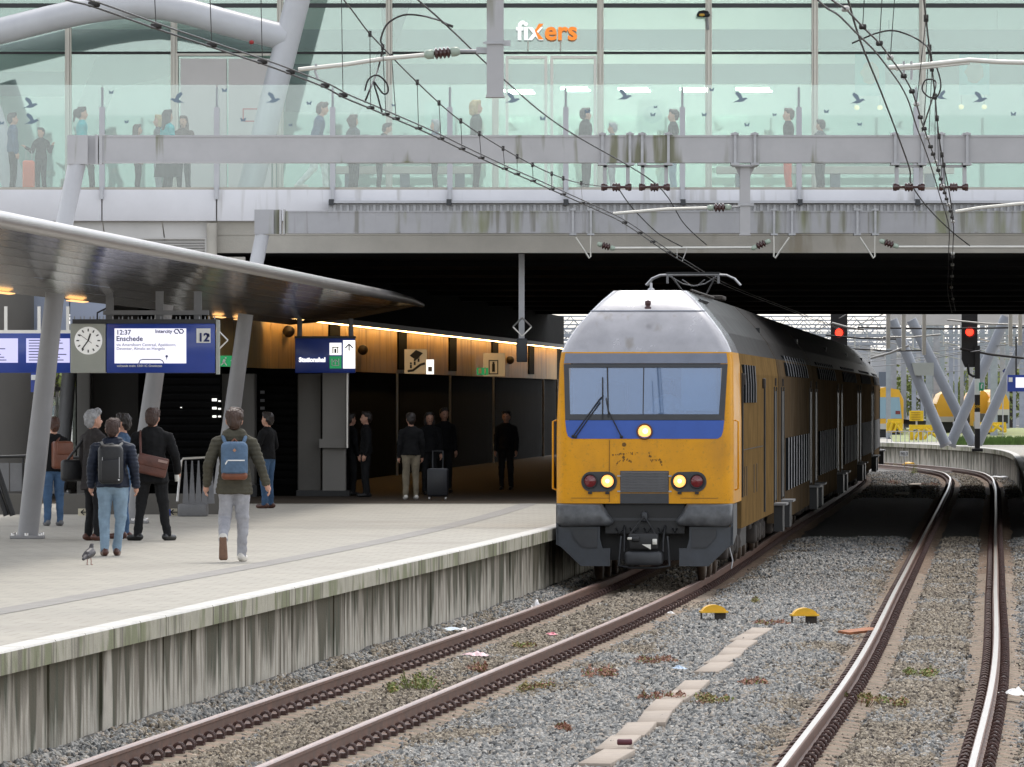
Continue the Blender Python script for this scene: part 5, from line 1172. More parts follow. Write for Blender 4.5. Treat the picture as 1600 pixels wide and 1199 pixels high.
# lower front: buffer covers, plough blades, coupler
for s in (-1, 1):
    q = [(1.38, 1.245), (.66, 1.245), (.58, 1.10), (.48, .97), (.54, .90), (1.30, .88), (1.375, .95)]
    m = MB(); k = len(q); F0 = []; 
    for d, sc_, in ((.0, 1.0), (-.06, .97), (-.12, .88), (-.15, .70)):
        cx, cz = .93, 1.07; F0.append([Vector((s*(cx + (a-cx)*sc_), d + .02, cz + (b-cz)*sc_)) for a, b in q])
    back = [p + Vector((0, .5, 0)) for p in F0[0]]; rings = [back] + F0
    for i in range(len(rings)-1):
        for j in range(k): m.add([rings[i][j], rings[i][(j+1) % k], rings[i+1][(j+1) % k], rings[i+1][j]], [(0, 1, 2, 3)], 0, True)
    m.add(rings[-1], [range(k)], 0, True); o = m.build('buffer_cover', M['tr_buf'], T, local=True)
    bm = bmesh.new(); bm.from_mesh(o.data); bmesh.ops.remove_doubles(bm, verts=bm.verts, dist=.0005); bmesh.ops.recalc_face_normals(bm, faces=bm.faces); bm.to_mesh(o.data); bm.free()
    q = [(1.385, .885), (.70, .885), (.70, .70), (.66, .55), (.54, .55), (.54, .27), (1.0, .27), (1.30, .56), (1.36, .60)]
    MB().prism([Vector((s*a, .02, b)) for a, b in q], (0, .06, 0)).build('plough_blade', M['tr_grey'], T, local=True)
    MB().prism([Vector((s*a, -.012, b)) for a, b in [(1.12, .86), (.74, .86), (.74, .56), (.96, .56), (1.12, .72)]], (0, .03, 0)).build('plough_recess', M['dkgrey'], T, local=True)
    MB().prism([Vector((s*1.387, .02, .60)), Vector((s*1.387, .02, 1.24)), Vector((s*1.387, 1.4, 1.24)), Vector((s*1.387, 1.4, .75))], (-s*.04, 0, 0)).build('side_skirt', M['tr_grey'], T, local=True)
MB().span(-.62, .62, .12, .2, .78, 1.24).build('bumper_beam', M['black'], T, local=True)
MB().span(-.5, .5, .10, .14, .98, 1.02).build('bumper_rib', M['dkgrey'], T, local=True)
cp = empty('coupler', (0, 0, 0)); cp.parent = T
m = MB(); m.rbox((0, -.12, .40), (.58, .5, .22), .05); m.build('coupler_head', M['dkgrey'], cp, local=True)
m = MB(); m.rbox((0, -.2, .66), (.46, .3, .26), .03); m.rbox((-.12, -.36, .70), (.12, .08, .08), .02); m.build('coupler_face', M['black'], cp, local=True)
m = MB(); m.prism([Vector((-.02, -.38, .62)), Vector((.12, -.38, .54)), Vector((.12, -.38, .62))], (0, .02, 0)); m.rbox((.18, -.36, .66), (.07, .04, .09), .01); m.rbox((-.2, -.37, .71), (.09, .04, .04), .01); m.build('contact_plate', M['alu_light'], cp, local=True)
m = MB(); m.tube([(-.32, .1, .9), (-.3, -.2, .66), (-.3, -.25, .5)], .018, 6); m.tube([(.32, .1, .9), (.3, -.2, .66), (.3, -.25, .5)], .018, 6); m.tube([(0, -.05, 1.05), (-.12, -.1, .92), (-.24, -.3, .74)], .012, 5); m.tube([(0, -.05, 1.05), (.1, -.1, .9), (.2, -.3, .76)], .012, 5)
for k in range(5): m.tube([(-.45+k*.22, .1, .86), (-.40+k*.22, -.05, .78), (-.30+k*.2, .1, .86)], .014, 5)
m.build('hoses', M['black'], cp, local=True)
m = MB(); m.rbox((0, .05, 1.04), (.10, .16, .16), .03); m.tube([(-.36, -.05, .74), (-.4, -.12, .28), (-.2, -.15, .25), (.2, -.15, .25), (.4, -.12, .28), (.36, -.05, .74)], .02, 6); m.build('coupler_hook', M['dkgrey'], cp, local=True)
MB().span(-1.0, 1.0, .6, 4.0, .35, .95).build('front_underframe', M['black'], T, local=True)
# body, side details of the motor car
PRO = [(-1.39, .80), (-1.39, 3.30), (-1.365, 3.46), (-1.34, 3.62), (-1.165, 3.95), (-.905, 4.27), (-.58, 4.60), (0, 4.63), (.58, 4.60), (.905, 4.27), (1.165, 3.95), (1.34, 3.62), (1.365, 3.46), (1.39, 3.30), (1.39, .80)]
def body(v0, v1, par, zb=.55, mt='tr_side'):
    pro = [(u, zb if z == .80 else z) for u, z in PRO]
    A = [Vector((u, v0, z)) for u, z in pro]; B = [Vector((u, v1, z)) for u, z in pro]; k = len(pro)
    ms, mr = MB(), MB()
    for j in range(k-1): (ms if j in (0, 1, 2, k-4, k-3, k-2) else mr).add([A[j], A[j+1], B[j+1], B[j]], [(0, 1, 2, 3)], 0, 3 <= j <= k-5)
    ms.add(A, [range(k)]); ms.add(B, [range(k)])
    ms.build('body', M[mt], par, local=True); o = mr.build('roof', M['tr_roof'], par, local=True)
    return o
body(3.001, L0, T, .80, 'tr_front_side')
def win_side(s, v0, v1, z0, z1, n_, par, nm='window', fm='midgrey'):
    w = (v1-v0)/n_
    for k in range(n_):
        a, b = v0 + k*w + w*.09, v0 + (k+1)*w - w*.09
        def sx(z): return float(np.interp(z, [.5, 3.30, 3.46, 3.62, 3.95], [1.39, 1.39, 1.365, 1.34, 1.165]))
        zz = [z0, (z0+z1)/2, z1]; o_ = .012
        m = MB(); m.sheet([Vector((s*(sx(z)+o_), a, z)) for z in zz], [Vector((s*(sx(z)+o_), b, z)) for z in zz])
        for a1, a2 in ((a, a), (b, b)): m.sheet([Vector((s*(sx(z)+o_), a1, z)) for z in zz], [Vector((s*(sx(z)-.01), a1, z)) for z in zz])
        o = m.build(nm, M['tr_win'], par, local=True)
        m = MB(); m.tube([Vector((s*(sx(z)+o_+.004), b + w*.045, z)) for z in zz], .011, 4); m.build('window_frame', M[fm], o, local=True)
def door_side(s, v, par, w=1.3):
    o = MB().span(s*1.385, s*1.402, v-w/2, v+w/2, 1.02, 3.02).build('door', M['black'], par, local=True)
    for q in (-w/2-.05, w/2+.05): MB().span(s*1.388, s*1.412, v+q-.035, v+q+.035, .98, 3.1).build('door_jamb', M['black'], o, local=True)
    MB().span(s*1.39, s*1.62, v-w/2-.1, v+w/2+.1, .93, .97).build('step', M['midgrey'], par, local=True)
    MB().span(s*1.39, s*1.55, v-w/2, v+w/2, .45, .925).build('step_box', M['black'], par, local=True)
    MB().span(s*1.388, s*1.42, v-.06, v+.06, 3.12, 3.26).build('door_lamp', M['under'], par, local=True)
for s in (1, -1):
    win_side(s, 3.4, 8.6, 2.82, 3.44, 5, T); door_side(s, L0-1.6, T, 1.0)
MB().span(1.388, 1.394, 3.2, 12, 2.05, 2.065).build('panel_seam', M['under'], T, local=True)
MB().span(1.386, 1.42, 3.05, 3.10, 1.3, 3.3).build('corner_gap', M['black'], T, local=True); MB().span(1.386, 1.42, 12.4, 12.5, .9, 3.2).build('corner_gap', M['black'], T, local=True)
for v in (4.2, 5.0, 8.0, 9.2): MB().span(1.388, 1.397, v, v+.12, 1.3, 1.78).build('vent', M['under'], T, local=True)
for v, z in ((3.3, 3.2), (11.8, 3.15)): MB().rbox((1.42, v, z), (.06, .16, .18), .02).build('mirror', M['under'], T, local=True)
def bogie(v, par, n_=2):
    e = empty('bogie', (0, 0, 0)); e.parent = par
    for s in (-1, 1):
        for k in range(n_):
            y = v + (k - (n_-1)/2)*1.9
            MB().lathe((s*.82, y, .46), [(.001, s*-.06), (.46, s*-.06), (.46, s*.03), (.40, s*.06), (.15, s*.05), (.12, s*.12), (.001, s*.13)], 24, 'x').build('wheel', M['wheel'], e, local=True)
            MB().rbox((s*1.12, y, .50), (.22, .36, .34), .05).build('axle_box', M['under'], e, local=True)
            MB().lathe((s*1.14, y+.5, .42), [(.10, 0), (.12, .1), (.10, .2), (.12, .3), (.10, .4)], 12).build('spring', M['under'], e, local=True)
        MB().rbox((s*1.08, v, .68), (.14, 1.9*n_, .2), .03).build('side_frame', M['under'], e, local=True)
bogie(3.6, T, 3); bogie(L0-4.2, T, 3)
MB().span(-1.1, 1.1, 6.2, L0-7.5, .35, .79).build('underfloor_case', M['black'], T, local=True)
MB().tube([(1.3, .6, .55), (1.35, .62, .35), (1.33, .55, .22)], .012, 5).build('sand_pipe', M['galv'], T, local=True)
# pantograph
pg = empty('pantograph', (0, 0, 0)); pg.parent = T
pv, pz = 15.6, 5.12
for dv in (-.18, .18):
    pts = [(-.85, -.19), (-.74, -.07), (-.60, -.01), (-.4, .0), (.4, .0), (.60, -.01), (.74, -.07), (.85, -.19)]
    MB().tube([(u, pv+dv, pz + h) for u, h in pts], .019, 8).build('collector_horn', M['galv'], pg, local=True)
    MB().span(-.48, .48, pv+dv-.03, pv+dv+.03, pz+.012, pz+.045).build('contact_strip', M['black'], pg, local=True)
m = MB(); m.tube([(-.44, pv, pz-.02), (-.2, pv+.2, pz-.16), (0, pv+.1, pz-.20), (.2, pv+.2, pz-.16), (.44, pv, pz-.02)], .012, 6)
for s in (-1, 1): m.tube([(s*.40, pv, pz-.03), (s*.18, pv+.9, pz-.36)], .016, 6); m.tube([(s*.2, pv, pz-.09), (s*.05, pv+.3, pz-.2)], .012, 5); m.tube([(s*.46, pv-.18, pz), (s*.46, pv-.18, pz-.16)], .022, 6)
m.tube([(0, pv+.8, pz-.36), (0, pv+2.0, 4.75)], .03, 6); m.build('frame', M['midgrey'], pg, local=True)
MB().rbox((0, pv+1.4, 4.72), (1.0, 1.4, .08), .02).build('base', M['under'], pg, local=True)
MB().tube([(.62, 2.2, 4.62), (.62, 10, 4.62)], .02, 5).build('roof_rail', M['under'], T, local=True)
# following coaches
first = None
for i in range(1, len(ends)-1):
    a_, rz, Lc = car_axis(ends[i], ends[i+1] - .25)
    if first is None:
        c_ = empty('double_deck_coach', a_, None, 'train', 'cars of the double-deck train', rz)
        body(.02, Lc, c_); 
        for s in (1, -1):
            win_side(s, 4.0, Lc-3.6, 1.10, 2.12, 9, c_, fm='galv'); win_side(s, 4.2, Lc-3.8, 3.32, 3.72, 9, c_)
            door_side(s, 2.2, c_); door_side(s, Lc-1.8, c_)
        m = MB(); m.span(-1.05, 1.05, -.30, .02, .9, 4.2); m.build('gangway_bellows', M['black'], c_, local=True)
        bogie(2.6, c_); bogie(Lc-2.6, c_); first = c_
    else:
        c_ = copy_tree(first); c_.location = a_; c_.rotation_euler = (0, 0, rz)
    c_['label'] = ['', 'double-deck coach coupled directly behind the motor car', 'second double-deck coach behind the motor car', 'third double-deck coach behind the motor car', 'fourth double-deck coach behind the motor car', 'fifth double-deck coach behind the motor car, in the bend', 'last double-deck coach of the train, round the bend'][i]
# ------------------------------------------------------------------ people
def cloth(name, col, rough=.85, var=.2, bump=.35, bs=18, scale=7): return mat(name, col, rough, var=var, scale=scale, bump=bump, bscale=bs, spec=.25)
SKIN = mat('skin', (.50, .27, .19), .5, var=.08, scale=12, spec=.4)
CL = {'olive': cloth('olive_parka', (.072, .066, .048)), 'grey_tr': cloth('light_grey_trousers', (.34, .34, .365), bs=12), 'navy': cloth('navy_quilted_jacket', (.014, .019, .035), .55, bs=10),
 'jeans': cloth('light_blue_jeans', (.215, .30, .385), bs=12), 'jeans_d': cloth('blue_jeans', (.055, .105, .19), bs=12), 'black': cloth('black_coat', (.006, .006, .007)), 'blk_tr': cloth('black_trousers', (.010, .010, .011)),
 'char': cloth('charcoal_coat', (.028, .024, .024)), 'beige': cloth('beige_trousers', (.20, .17, .12)), 'dkgreen': cloth('dark_green_coat', (.035, .05, .042)), 'teal': cloth('teal_top', (.03, .36, .38)),
 'grey': cloth('grey_coat', (.09, .10, .11)), 'brown': cloth('brown_coat', (.10, .06, .05)), 'white': cloth('white_trousers', (.62, .66, .64)), 'blue': cloth('blue_coat', (.05, .09, .16)), 'red': cloth('orange_red_coat', (.65, .10, .05))}
SH = {'white': mat('white_sneaker', (.60, .57, .52), .6, var=.06), 'brown': mat('brown_shoe', (.085, .032, .022), .4, var=.15), 'black': mat('black_shoe', (.010, .010, .010), .35, var=.1), 'sole': mat('gum_sole', (.16, .085, .05), .7, var=.2, scale=20), 'grey': mat('grey_shoe', (.12, .12, .125), .6, var=.1)}
HR = {'brown': mat('brown_hair', (.050, .025, .015), .5, var=.35, scale=14, stretch=(1, 1, .15), bump=.5, bscale=30), 'grey': mat('grey_hair', (.30, .30, .31), .55, var=.25, scale=20, bump=.5, bscale=40), 'dark': mat('dark_hair', (.018, .012, .010), .45, var=.3, scale=14, bump=.5, bscale=30),
 'short': mat('short_brown_hair', (.045, .022, .016), .6, var=.2, scale=30, bump=.4, bscale=60), 'blond': mat('blond_hair', (.42, .30, .14), .5, var=.25, scale=14, bump=.5, bscale=30), 'red': mat('red_brown_hair', (.07, .03, .02), .5, var=.25, scale=14, bump=.4, bscale=30)}
def cap_mesh(m, p0, p1, r0, r1, k, n=12, flat=False):
    p0, p1 = Vector(p0), Vector(p1); ax = p1 - p0
    if ax.length < 1e-5: ax = Vector((0, 0, 1e-4)); p1 = p0 + ax
    t = ax.normalized(); u = t.cross(Vector((0, 1, 0)) if abs(t.y) < .9 else Vector((1, 0, 0))).normalized(); w = t.cross(u)
    rings = []
    if flat: rings.append((p0, r0*.9, p0)); rings.append((p0 + t*.012, r0, p0))
    for q in range(0 if not flat else 5, 5): th = -math.pi/2 + q/5*math.pi/2; rings.append((p0 + t*r0*math.sin(th), r0*math.cos(th), p0))
    for q in range(6): th = q/5*math.pi/2; rings.append((p1 + t*r1*math.sin(th), r1*math.cos(th), p1))
    vs = []
    for c, r, b in rings:
        for j in range(n):
            a = 2*math.pi*j/n; o = (c - b) + (u*math.cos(a) + w*math.sin(a))*max(r, 1e-4); vs.append(b + Vector((o.x, o.y*k, o.z)))
    fs = [(i*n+j, i*n+(j+1) % n, (i+1)*n+(j+1) % n, (i+1)*n+j) for i in range(len(rings)-1) for j in range(n)] + [list(range(n))[::-1], [(len(rings)-1)*n+j for j in range(n)]]
    m.add(vs, fs)
def voxel(name, prims, vox, mats, folds=True, soft=(), quilt=False):
    m = MB()
    for pr in prims: cap_mesh(m, pr[0], pr[1], pr[2], pr[3], pr[5] if len(pr) > 5 else 1.0, flat=len(pr) > 7)
    me = m.mesh(name + '_src', mats); o = bpy.data.objects.new('tmp', me); COL.objects.link(o)
    md = o.modifiers.new('r', 'REMESH'); md.mode = 'VOXEL'; md.voxel_size = vox; md.use_smooth_shade = True
    s = o.modifiers.new('s', 'SMOOTH'); s.factor = .5; s.iterations = 3
    out = bpy.data.meshes.new_from_object(o.evaluated_get(bpy.context.evaluated_depsgraph_get())); bpy.data.objects.remove(o); bpy.data.meshes.remove(me)
    out.name = name; out.materials.clear()
    for q in mats: out.materials.append(q)
    nv = len(out.vertices); co = np.empty(nv*3); out.vertices.foreach_get('co', co); co = co.reshape(-1, 3)
    nf = len(out.polygons); ce = np.empty(nf*3); out.polygons.foreach_get('center', ce); ce = ce.reshape(-1, 3)
    def near(pts):
        best = np.full(len(pts), 1e9); idx = np.zeros(len(pts), int)
        for pr in prims:
            a, b = np.array(pr[0], float), np.array(pr[1], float); ab = b - a; t = np.clip(((pts-a) @ ab)/max(ab @ ab, 1e-9), 0, 1); d = pts - (a + t[:, None]*ab)
            k = pr[5] if len(pr) > 5 else 1.0; d[:, 1] /= k; dist = np.linalg.norm(d, axis=1) - (pr[2] + (pr[3]-pr[2])*t) - (pr[6] if len(pr) > 6 else 0)
            if len(pr) > 7: dist = np.where(((pts-a) @ ab) < -.004*np.linalg.norm(ab), 1e3, dist)
            w = dist < best; best[w] = dist[w]; idx[w] = pr[4]
        return idx
    out.polygons.foreach_set('material_index', near(ce).astype(np.int32))
    if folds:
        vi = near(co); no = np.empty(nv*3); out.vertices.foreach_get('normal', no); no = no.reshape(-1, 3)
        for i in range(nv):
            if vi[i] in soft:
                p = Vector(co[i]); f = noise.noise(Vector((p.x*9, p.y*9, p.z*5))) + .6*noise.noise(Vector((p.x*14, p.y*14, p.z*16)))
                f += .7*max(0, noise.noise(Vector((p.x*5 + p.z*4, p.y*5, p.z*22 - p.x*6))))
                if vi[i] == 1 and quilt: f += .55*abs(math.sin(p.z*math.pi/.052))
                co[i] += no[i]*.012*f
        out.vertices.foreach_set('co', co.reshape(-1))
    out.polygons.foreach_set('use_smooth', [True]*nf); out.update(); return out
def person(label, loc, yaw, h, top, pants, shoes, hair, hem=.92, vox=.011, legs=None, arms=None, lean=0.0, hairkind='short', bulk=1.0, turn=0.0, hood=False, sit=False, group=None, skirt=False):
    e = empty('person', loc, label, 'person', group, math.radians(yaw)); e.scale = (h/1.80,)*3
    mats = [SKIN, CL[top], CL[pants], SH[shoes], SH['sole'], mat('eye', (.03, .02, .02), .2, var=0)]
    b = bulk; tp = []; S_ = lambda p: (p[0], p[1] + lean*max(0, p[2]-.95), p[2])
    tp += [(S_((0, 0, .98)), S_((0, 0, 1.16)), .168*b, .160*b, 1, .72, 0, 1), (S_((0, 0, 1.16)), S_((0, 0, 1.36)), .162*b, .180*b, 1, .66), (S_((-.14*b, 0, 1.40)), S_((.14*b, 0, 1.40)), .082*b, .082*b, 1, .95),
           (S_((0, 0, 1.38)), S_((0, 0, 1.47)), .13, .075, 1, .8)]
    if hem < .95:
        tp.append(((0, 0, hem), S_((0, 0, 1.10)), (.188 + .10*(.95-hem))*b, .170*b, 1, .74, .01, 1))
    if hood: tp += [(S_((-.075, -.06, 1.47)), S_((.075, -.06, 1.47)), .078, .078, 1, .9), (S_((-.085, .03, 1.49)), S_((-.06, -.05, 1.51)), .06, .06, 1), (S_((.085, .03, 1.49)), S_((.06, -.05, 1.51)), .06, .06, 1)]
    tp += [((-.055, 0, .94), (.055, 0, .94), .128*b, .128*b, 2, .86)]
    hd = lambda x, y, z: S_((x*math.cos(turn) - y*math.sin(turn), x*math.sin(turn) + y*math.cos(turn), z))
    tp += [(S_((0, -.015, 1.44)), S_((0, .005, 1.58)), .058, .056, 0), (hd(0, .015, 1.625), hd(0, .0, 1.70), .080, .092, 0, 1.08), (hd(0, .065, 1.585), hd(0, .06, 1.62), .046, .055, 0), (hd(0, .104, 1.655), hd(0, .120, 1.628), .012, .017, 0), (hd(-.086, .0, 1.62), hd(-.088, -.008, 1.66), .014, .02, 0, .7), (hd(.086, .0, 1.62), hd(.088, -.008, 1.66), .014, .02, 0, .7)]
    for s in (-1, 1): tp.append((hd(s*.032, .098, 1.663), hd(s*.034, .098, 1.663), .009, .009, 5))
    tp.append((hd(-.02, .103, 1.592), hd(.02, .103, 1.592), .007, .007, 5))
    LG = legs or [((-.09, 0, .92), (-.10, .02, .50), (-.11, -.01, .09), (0, 1)), ((.09, 0, .92), (.10, .02, .50), (.11, -.01, .09), (0, 1))]
    for L_ in LG:
        hp_, kn, an, td = L_[:4]; tp += [(hp_, kn, .105*b, .074, 2, 1.0), (kn, an, .076, .056, 2)]
        if len(L_) > 4:                                   # lifted foot: sole turned back
            fx = Vector(L_[4]); a = Vector(an); tp += [(a + Vector((0, .0, .02)), a + fx*.20, .054, .044, 3)] + [(a + Vector((q, -.040, .01)) + fx*.0, a + Vector((q*1.15, -.040, 0)) + fx*.215, .022, .029, 4) for q in (-.022, 0, .022)]
        else:
            d = Vector((td[0], td[1], 0)).normalized(); a = Vector((an[0], an[1], an[2]-.09)); tp += [(a - d*.05 + Vector((0, 0, .052)), a + d*.16 + Vector((0, 0, .042)), .046, .038, 3), (a - d*.04 + Vector((0, 0, .018)), a + d*.17 + Vector((0, 0, .018)), .020, .018, 3), (a + Vector((-.012, 0, .018)) - d*.03, a + Vector((-.012, 0, .018)) + d*.16, .02, .018, 3), (a + Vector((.014, 0, .018)) - d*.03, a + Vector((.014, 0, .018)) + d*.16, .02, .018, 3)]
    AR = arms or [((-.235, -.02, 1.14), (-.24, .05, .90)), ((.235, -.02, 1.14), (.24, .05, .90))]
    for s, (el, wr) in zip((-1, 1), AR):
        sh = S_((s*.185*b, 0, 1.395)); el = S_(el); wr = S_(wr) if wr[2] > .95 else wr
        tp += [(sh, el, .073*b, .062*b, 1), (el, wr, .060*b, .046*b, 1)]
        d = (Vector(wr) - Vector(el)).normalized(); w = Vector(wr); side = Vector((0, 1, 0)) - d*d.y
        side = side.normalized() if side.length > .2 else Vector((1, 0, 0)); out = d.cross(side).normalized()*s
        tp += [(w + d*.01, w + d*.075, .030, .036, 0, 1.0)]
        for f in range(4):
            o_ = side*(.030 - f*.020); ln = (.040, .046, .042, .034)[f]; r_ = w + d*.085 + o_; m_ = r_ + d*ln; tip = m_ + d*ln*.55 - out*.03
            tp += [(r_, m_, .0105, .010, 0), (m_, tip, .010, .009, 0)]
        tp += [(w + d*.03 + side*.03, w + d*.065 + side*.055, .013, .012, 0), (w + d*.065 + side*.055, w + d*.10 + side*.05, .0115, .010, 0)]
    me = voxel('body', tp, vox, mats, True, (1, 2), top in ('navy', 'olive')); put('body', me, e)
    hp2 = [(hd(0, -.022, 1.665), hd(0, -.012, 1.715), .094, .093, 0, 1.1), (hd(0, -.055, 1.62), hd(0, -.05, 1.70), .072, .085, 0, 1.0), (hd(-.04, .05, 1.765), hd(.04, .05, 1.765), .040, .040, 0, 1.0), (hd(-.07, .0, 1.70), hd(-.06, .03, 1.75), .035, .04, 0), (hd(.07, .0, 1.70), hd(.06, .03, 1.75), .035, .04, 0)]
    if hairkind == 'full': hp2 += [(hd(-.022, -.025, 1.71), hd(.022, -.025, 1.71), .088, .088, 0, 1.08), (hd(0, -.045, 1.605), hd(0, -.045, 1.67), .070, .086, 0, 1.0), (hd(-.02, .06, 1.775), hd(.06, .05, 1.765), .045, .045, 0)]
    if hairkind == 'long': hp2 += [(hd(0, -.07, 1.66), hd(0, -.10, 1.40), .085, .06, 0, .8), (hd(-.07, -.01, 1.68), hd(-.09, -.02, 1.42), .045, .035, 0), (hd(.07, -.01, 1.68), hd(.09, -.02, 1.42), .045, .035, 0)]
    if hairkind == 'bun': hp2 += [(hd(0, -.13, 1.70), hd(0, -.15, 1.66), .05, .045, 0), (hd(0, -.14, 1.66), hd(0, -.17, 1.50), .035, .025, 0)]
    if hairkind == 'bob': hp2 += [(hd(-.075, -.02, 1.70), hd(-.085, -.015, 1.55), .05, .045, 0), (hd(.075, -.02, 1.70), hd(.085, -.015, 1.55), .05, .045, 0), (hd(-.04, -.07, 1.66), hd(.04, -.07, 1.56), .075, .07, 0)]
    hm = voxel('hair', hp2, max(.009, vox*.9), [HR[hair]], False)
    for v in hm.vertices: v.co += v.normal * (.012*noise.noise(Vector((v.co.x*75, v.co.y*75, v.co.z*16))) + .010*noise.noise(Vector((v.co.x*22, v.co.y*22, v.co.z*12))))
    put('hair', hm, e)
    if skirt:
        m = MB(); m.lathe((0, 0, 0), [(.15, 1.02), (.20, .85), (.26, .6), (.30, .35)], 18); m.build('skirt', CL[pants], e, local=True)
    return e
def worn(name, pr, c, label, cat, group=None):
    mw = Matrix.Translation(pr.location) @ pr.rotation_euler.to_matrix().to_4x4() @ Matrix.Diagonal((*pr.scale, 1))
    o = empty(name, mw @ Vector(c), label, cat, group, pr.rotation_euler.z); o.scale = pr.scale; o['_c'] = list(c); return o
class LMB(MB): pass
def wb(m, nm, mt, o):                                     # build in person coordinates under a worn thing
    c = Vector(o['_c']); m.v = [tuple(Vector(v) - c) for v in m.v]; return m.build(nm, mt, o, local=True)

# walker with blue backpack
g = on(366, 878, PZ); pA = person('person walking away in olive parka, light grey trousers and white sneakers', g, 3, 1.91, 'olive', 'grey_tr', 'white', 'brown', hem=.80, vox=.0095, hairkind='full', bulk=1.06, hood=True, lean=.03,
    legs=[((-.085, 0, .90), (-.11, .05, .50), (-.135, -.34, .27), (0, 1), (.02, -.16, -1.0)), ((.085, 0, .92), (.095, .05, .50), (.09, .10, .09), (.25, 1))],
    arms=[((-.30, -.05, 1.15), (-.325, .02, .92)), ((.30, -.03, 1.16), (.375, -.02, .93))])
bp = worn('backpack', pA, (0, -.2, .95), 'light blue backpack with brown leather base on the back of the olive parka', 'backpack')
den = cloth('blue_denim', (.095, .15, .23), bs=30); lea = mat('tan_leather', (.16, .05, .022), .5, var=.2, scale=8)
wb(MB().rbox((0, -.215, 1.205), (.315, .17, .42), .07, seg=4), 'pack_body', den, bp); wb(MB().rbox((0, -.215, 1.015), (.31, .175, .10), .05, seg=4), 'leather_base', lea, bp)
wb(MB().rbox((0, -.300, 1.13), (.26, .05, .17), .024, seg=3), 'front_pocket', den, bp); wb(MB().box((.02, -.327, 1.195), (.20, .01, .014)).box((-.095, -.327, 1.17), (.014, .01, .05), Matrix.Rotation(.5, 3, 'Y')), 'zip', M['white'], bp)
wb(MB().prism([Vector((0, -.306, 1.335)), Vector((.022, -.306, 1.313)), Vector((0, -.306, 1.291)), Vector((-.022, -.306, 1.313))], (0, .006, 0)), 'diamond_patch', mat('tan_patch', (.4, .2, .12), .6, var=0), bp)
wb(MB().tube([(-.10, -.15, 1.38), (-.13, -.12, 1.46), (-.135, -.02, 1.49), (-.13, .08, 1.44)], .022, 6).tube([(.10, -.15, 1.38), (.13, -.12, 1.46), (.135, -.02, 1.49), (.13, .08, 1.44)], .022, 6), 'shoulder_strap', den, bp)
wb(MB().tube([(-.03, -.16, 1.41), (0, -.17, 1.445), (.03, -.16, 1.41)], .013, 6), 'carry_handle', lea, bp)
# man in light blue jeans, black backpack
g = on(176, 869, PZ); pB = person('person in navy quilted jacket and light blue jeans walking away', g, 2, 1.78, 'navy', 'jeans', 'brown', 'short', hem=.90, vox=.0095, bulk=1.16, lean=.02, turn=-.25,
    legs=[((-.10, 0, .92), (-.11, .05, .50), (-.10, -.06, .09), (-.2, 1)), ((.10, 0, .92), (.10, .06, .50), (.05, .12, .09), (.1, 1))], arms=[((-.27, -.03, 1.16), (-.28, .06, .93)), ((.28, -.05, 1.16), (.30, .02, .93))])
bp = worn('backpack', pB, (0, -.2, .95), 'black backpack with grey side zips on the navy quilted jacket', 'backpack')
nyl = mat('black_nylon', (.010, .010, .012), .5, var=.2, scale=10, bump=.2)
wb(MB().rbox((-.02, -.215, 1.20), (.33, .18, .52), .08, seg=4), 'pack_body', nyl, bp); wb(MB().rbox((-.02, -.30, 1.12), (.25, .06, .30), .025, seg=3), 'front_pocket', nyl, bp)
wb(MB().box((-.125, -.322, 1.16), (.008, .01, .27)).box((.095, -.322, 1.16), (.008, .01, .27)), 'zip', M['galv'], bp); wb(MB().box((.09, -.335, 1.0), (.022, .01, .016)), 'tag', M['white'], bp)
wb(MB().tube([(-.11, -.15, 1.42), (-.14, -.05, 1.48), (-.14, .08, 1.42)], .022, 6).tube([(.08, -.15, 1.42), (.13, -.05, 1.48), (.14, .08, 1.42)], .022, 6).tube([(-.1, -.2, 1.45), (0, -.22, 1.47), (.05, -.2, 1.44)], .012, 5), 'shoulder_strap', mat('grey_webbing', (.14, .14, .14), .7, var=.1), bp)
# grey-haired man in profile with a black shoulder bag
g = on(146, 845, PZ); pC = person('grey haired person in dark coat facing sideways with a black shoulder bag', g, -55, 1.88, 'char', 'blk_tr', 'brown', 'grey', hem=.70, vox=.0105, hairkind='full', bulk=1.08, turn=-.2)
bg_ = worn('shoulder_bag', pC, (-.33, -.05, .9), 'black shoulder bag hanging beside the grey haired person', 'bag')
wb(MB().rbox((-.32, -.10, .96), (.14, .42, .30), .05, seg=3), 'bag_body', nyl, bg_); wb(MB().tube([(-.32, .08, 1.08), (-.22, .05, 1.35), (-.12, -.02, 1.47), (-.2, -.12, 1.3), (-.32, -.24, 1.08)], .018, 6), 'strap', nyl, bg_)
# person hidden behind
g = on(192, 842, PZ); person('dark haired person in blue jacket half hidden behind the black backpack', g, 75, 1.82, 'blue', 'jeans_d', 'brown', 'dark', hem=.85, vox=.012, arms=[((-.25, .05, 1.16), (-.18, .28, 1.20)), ((.25, .05, 1.16), (.18, .25, 1.25))])
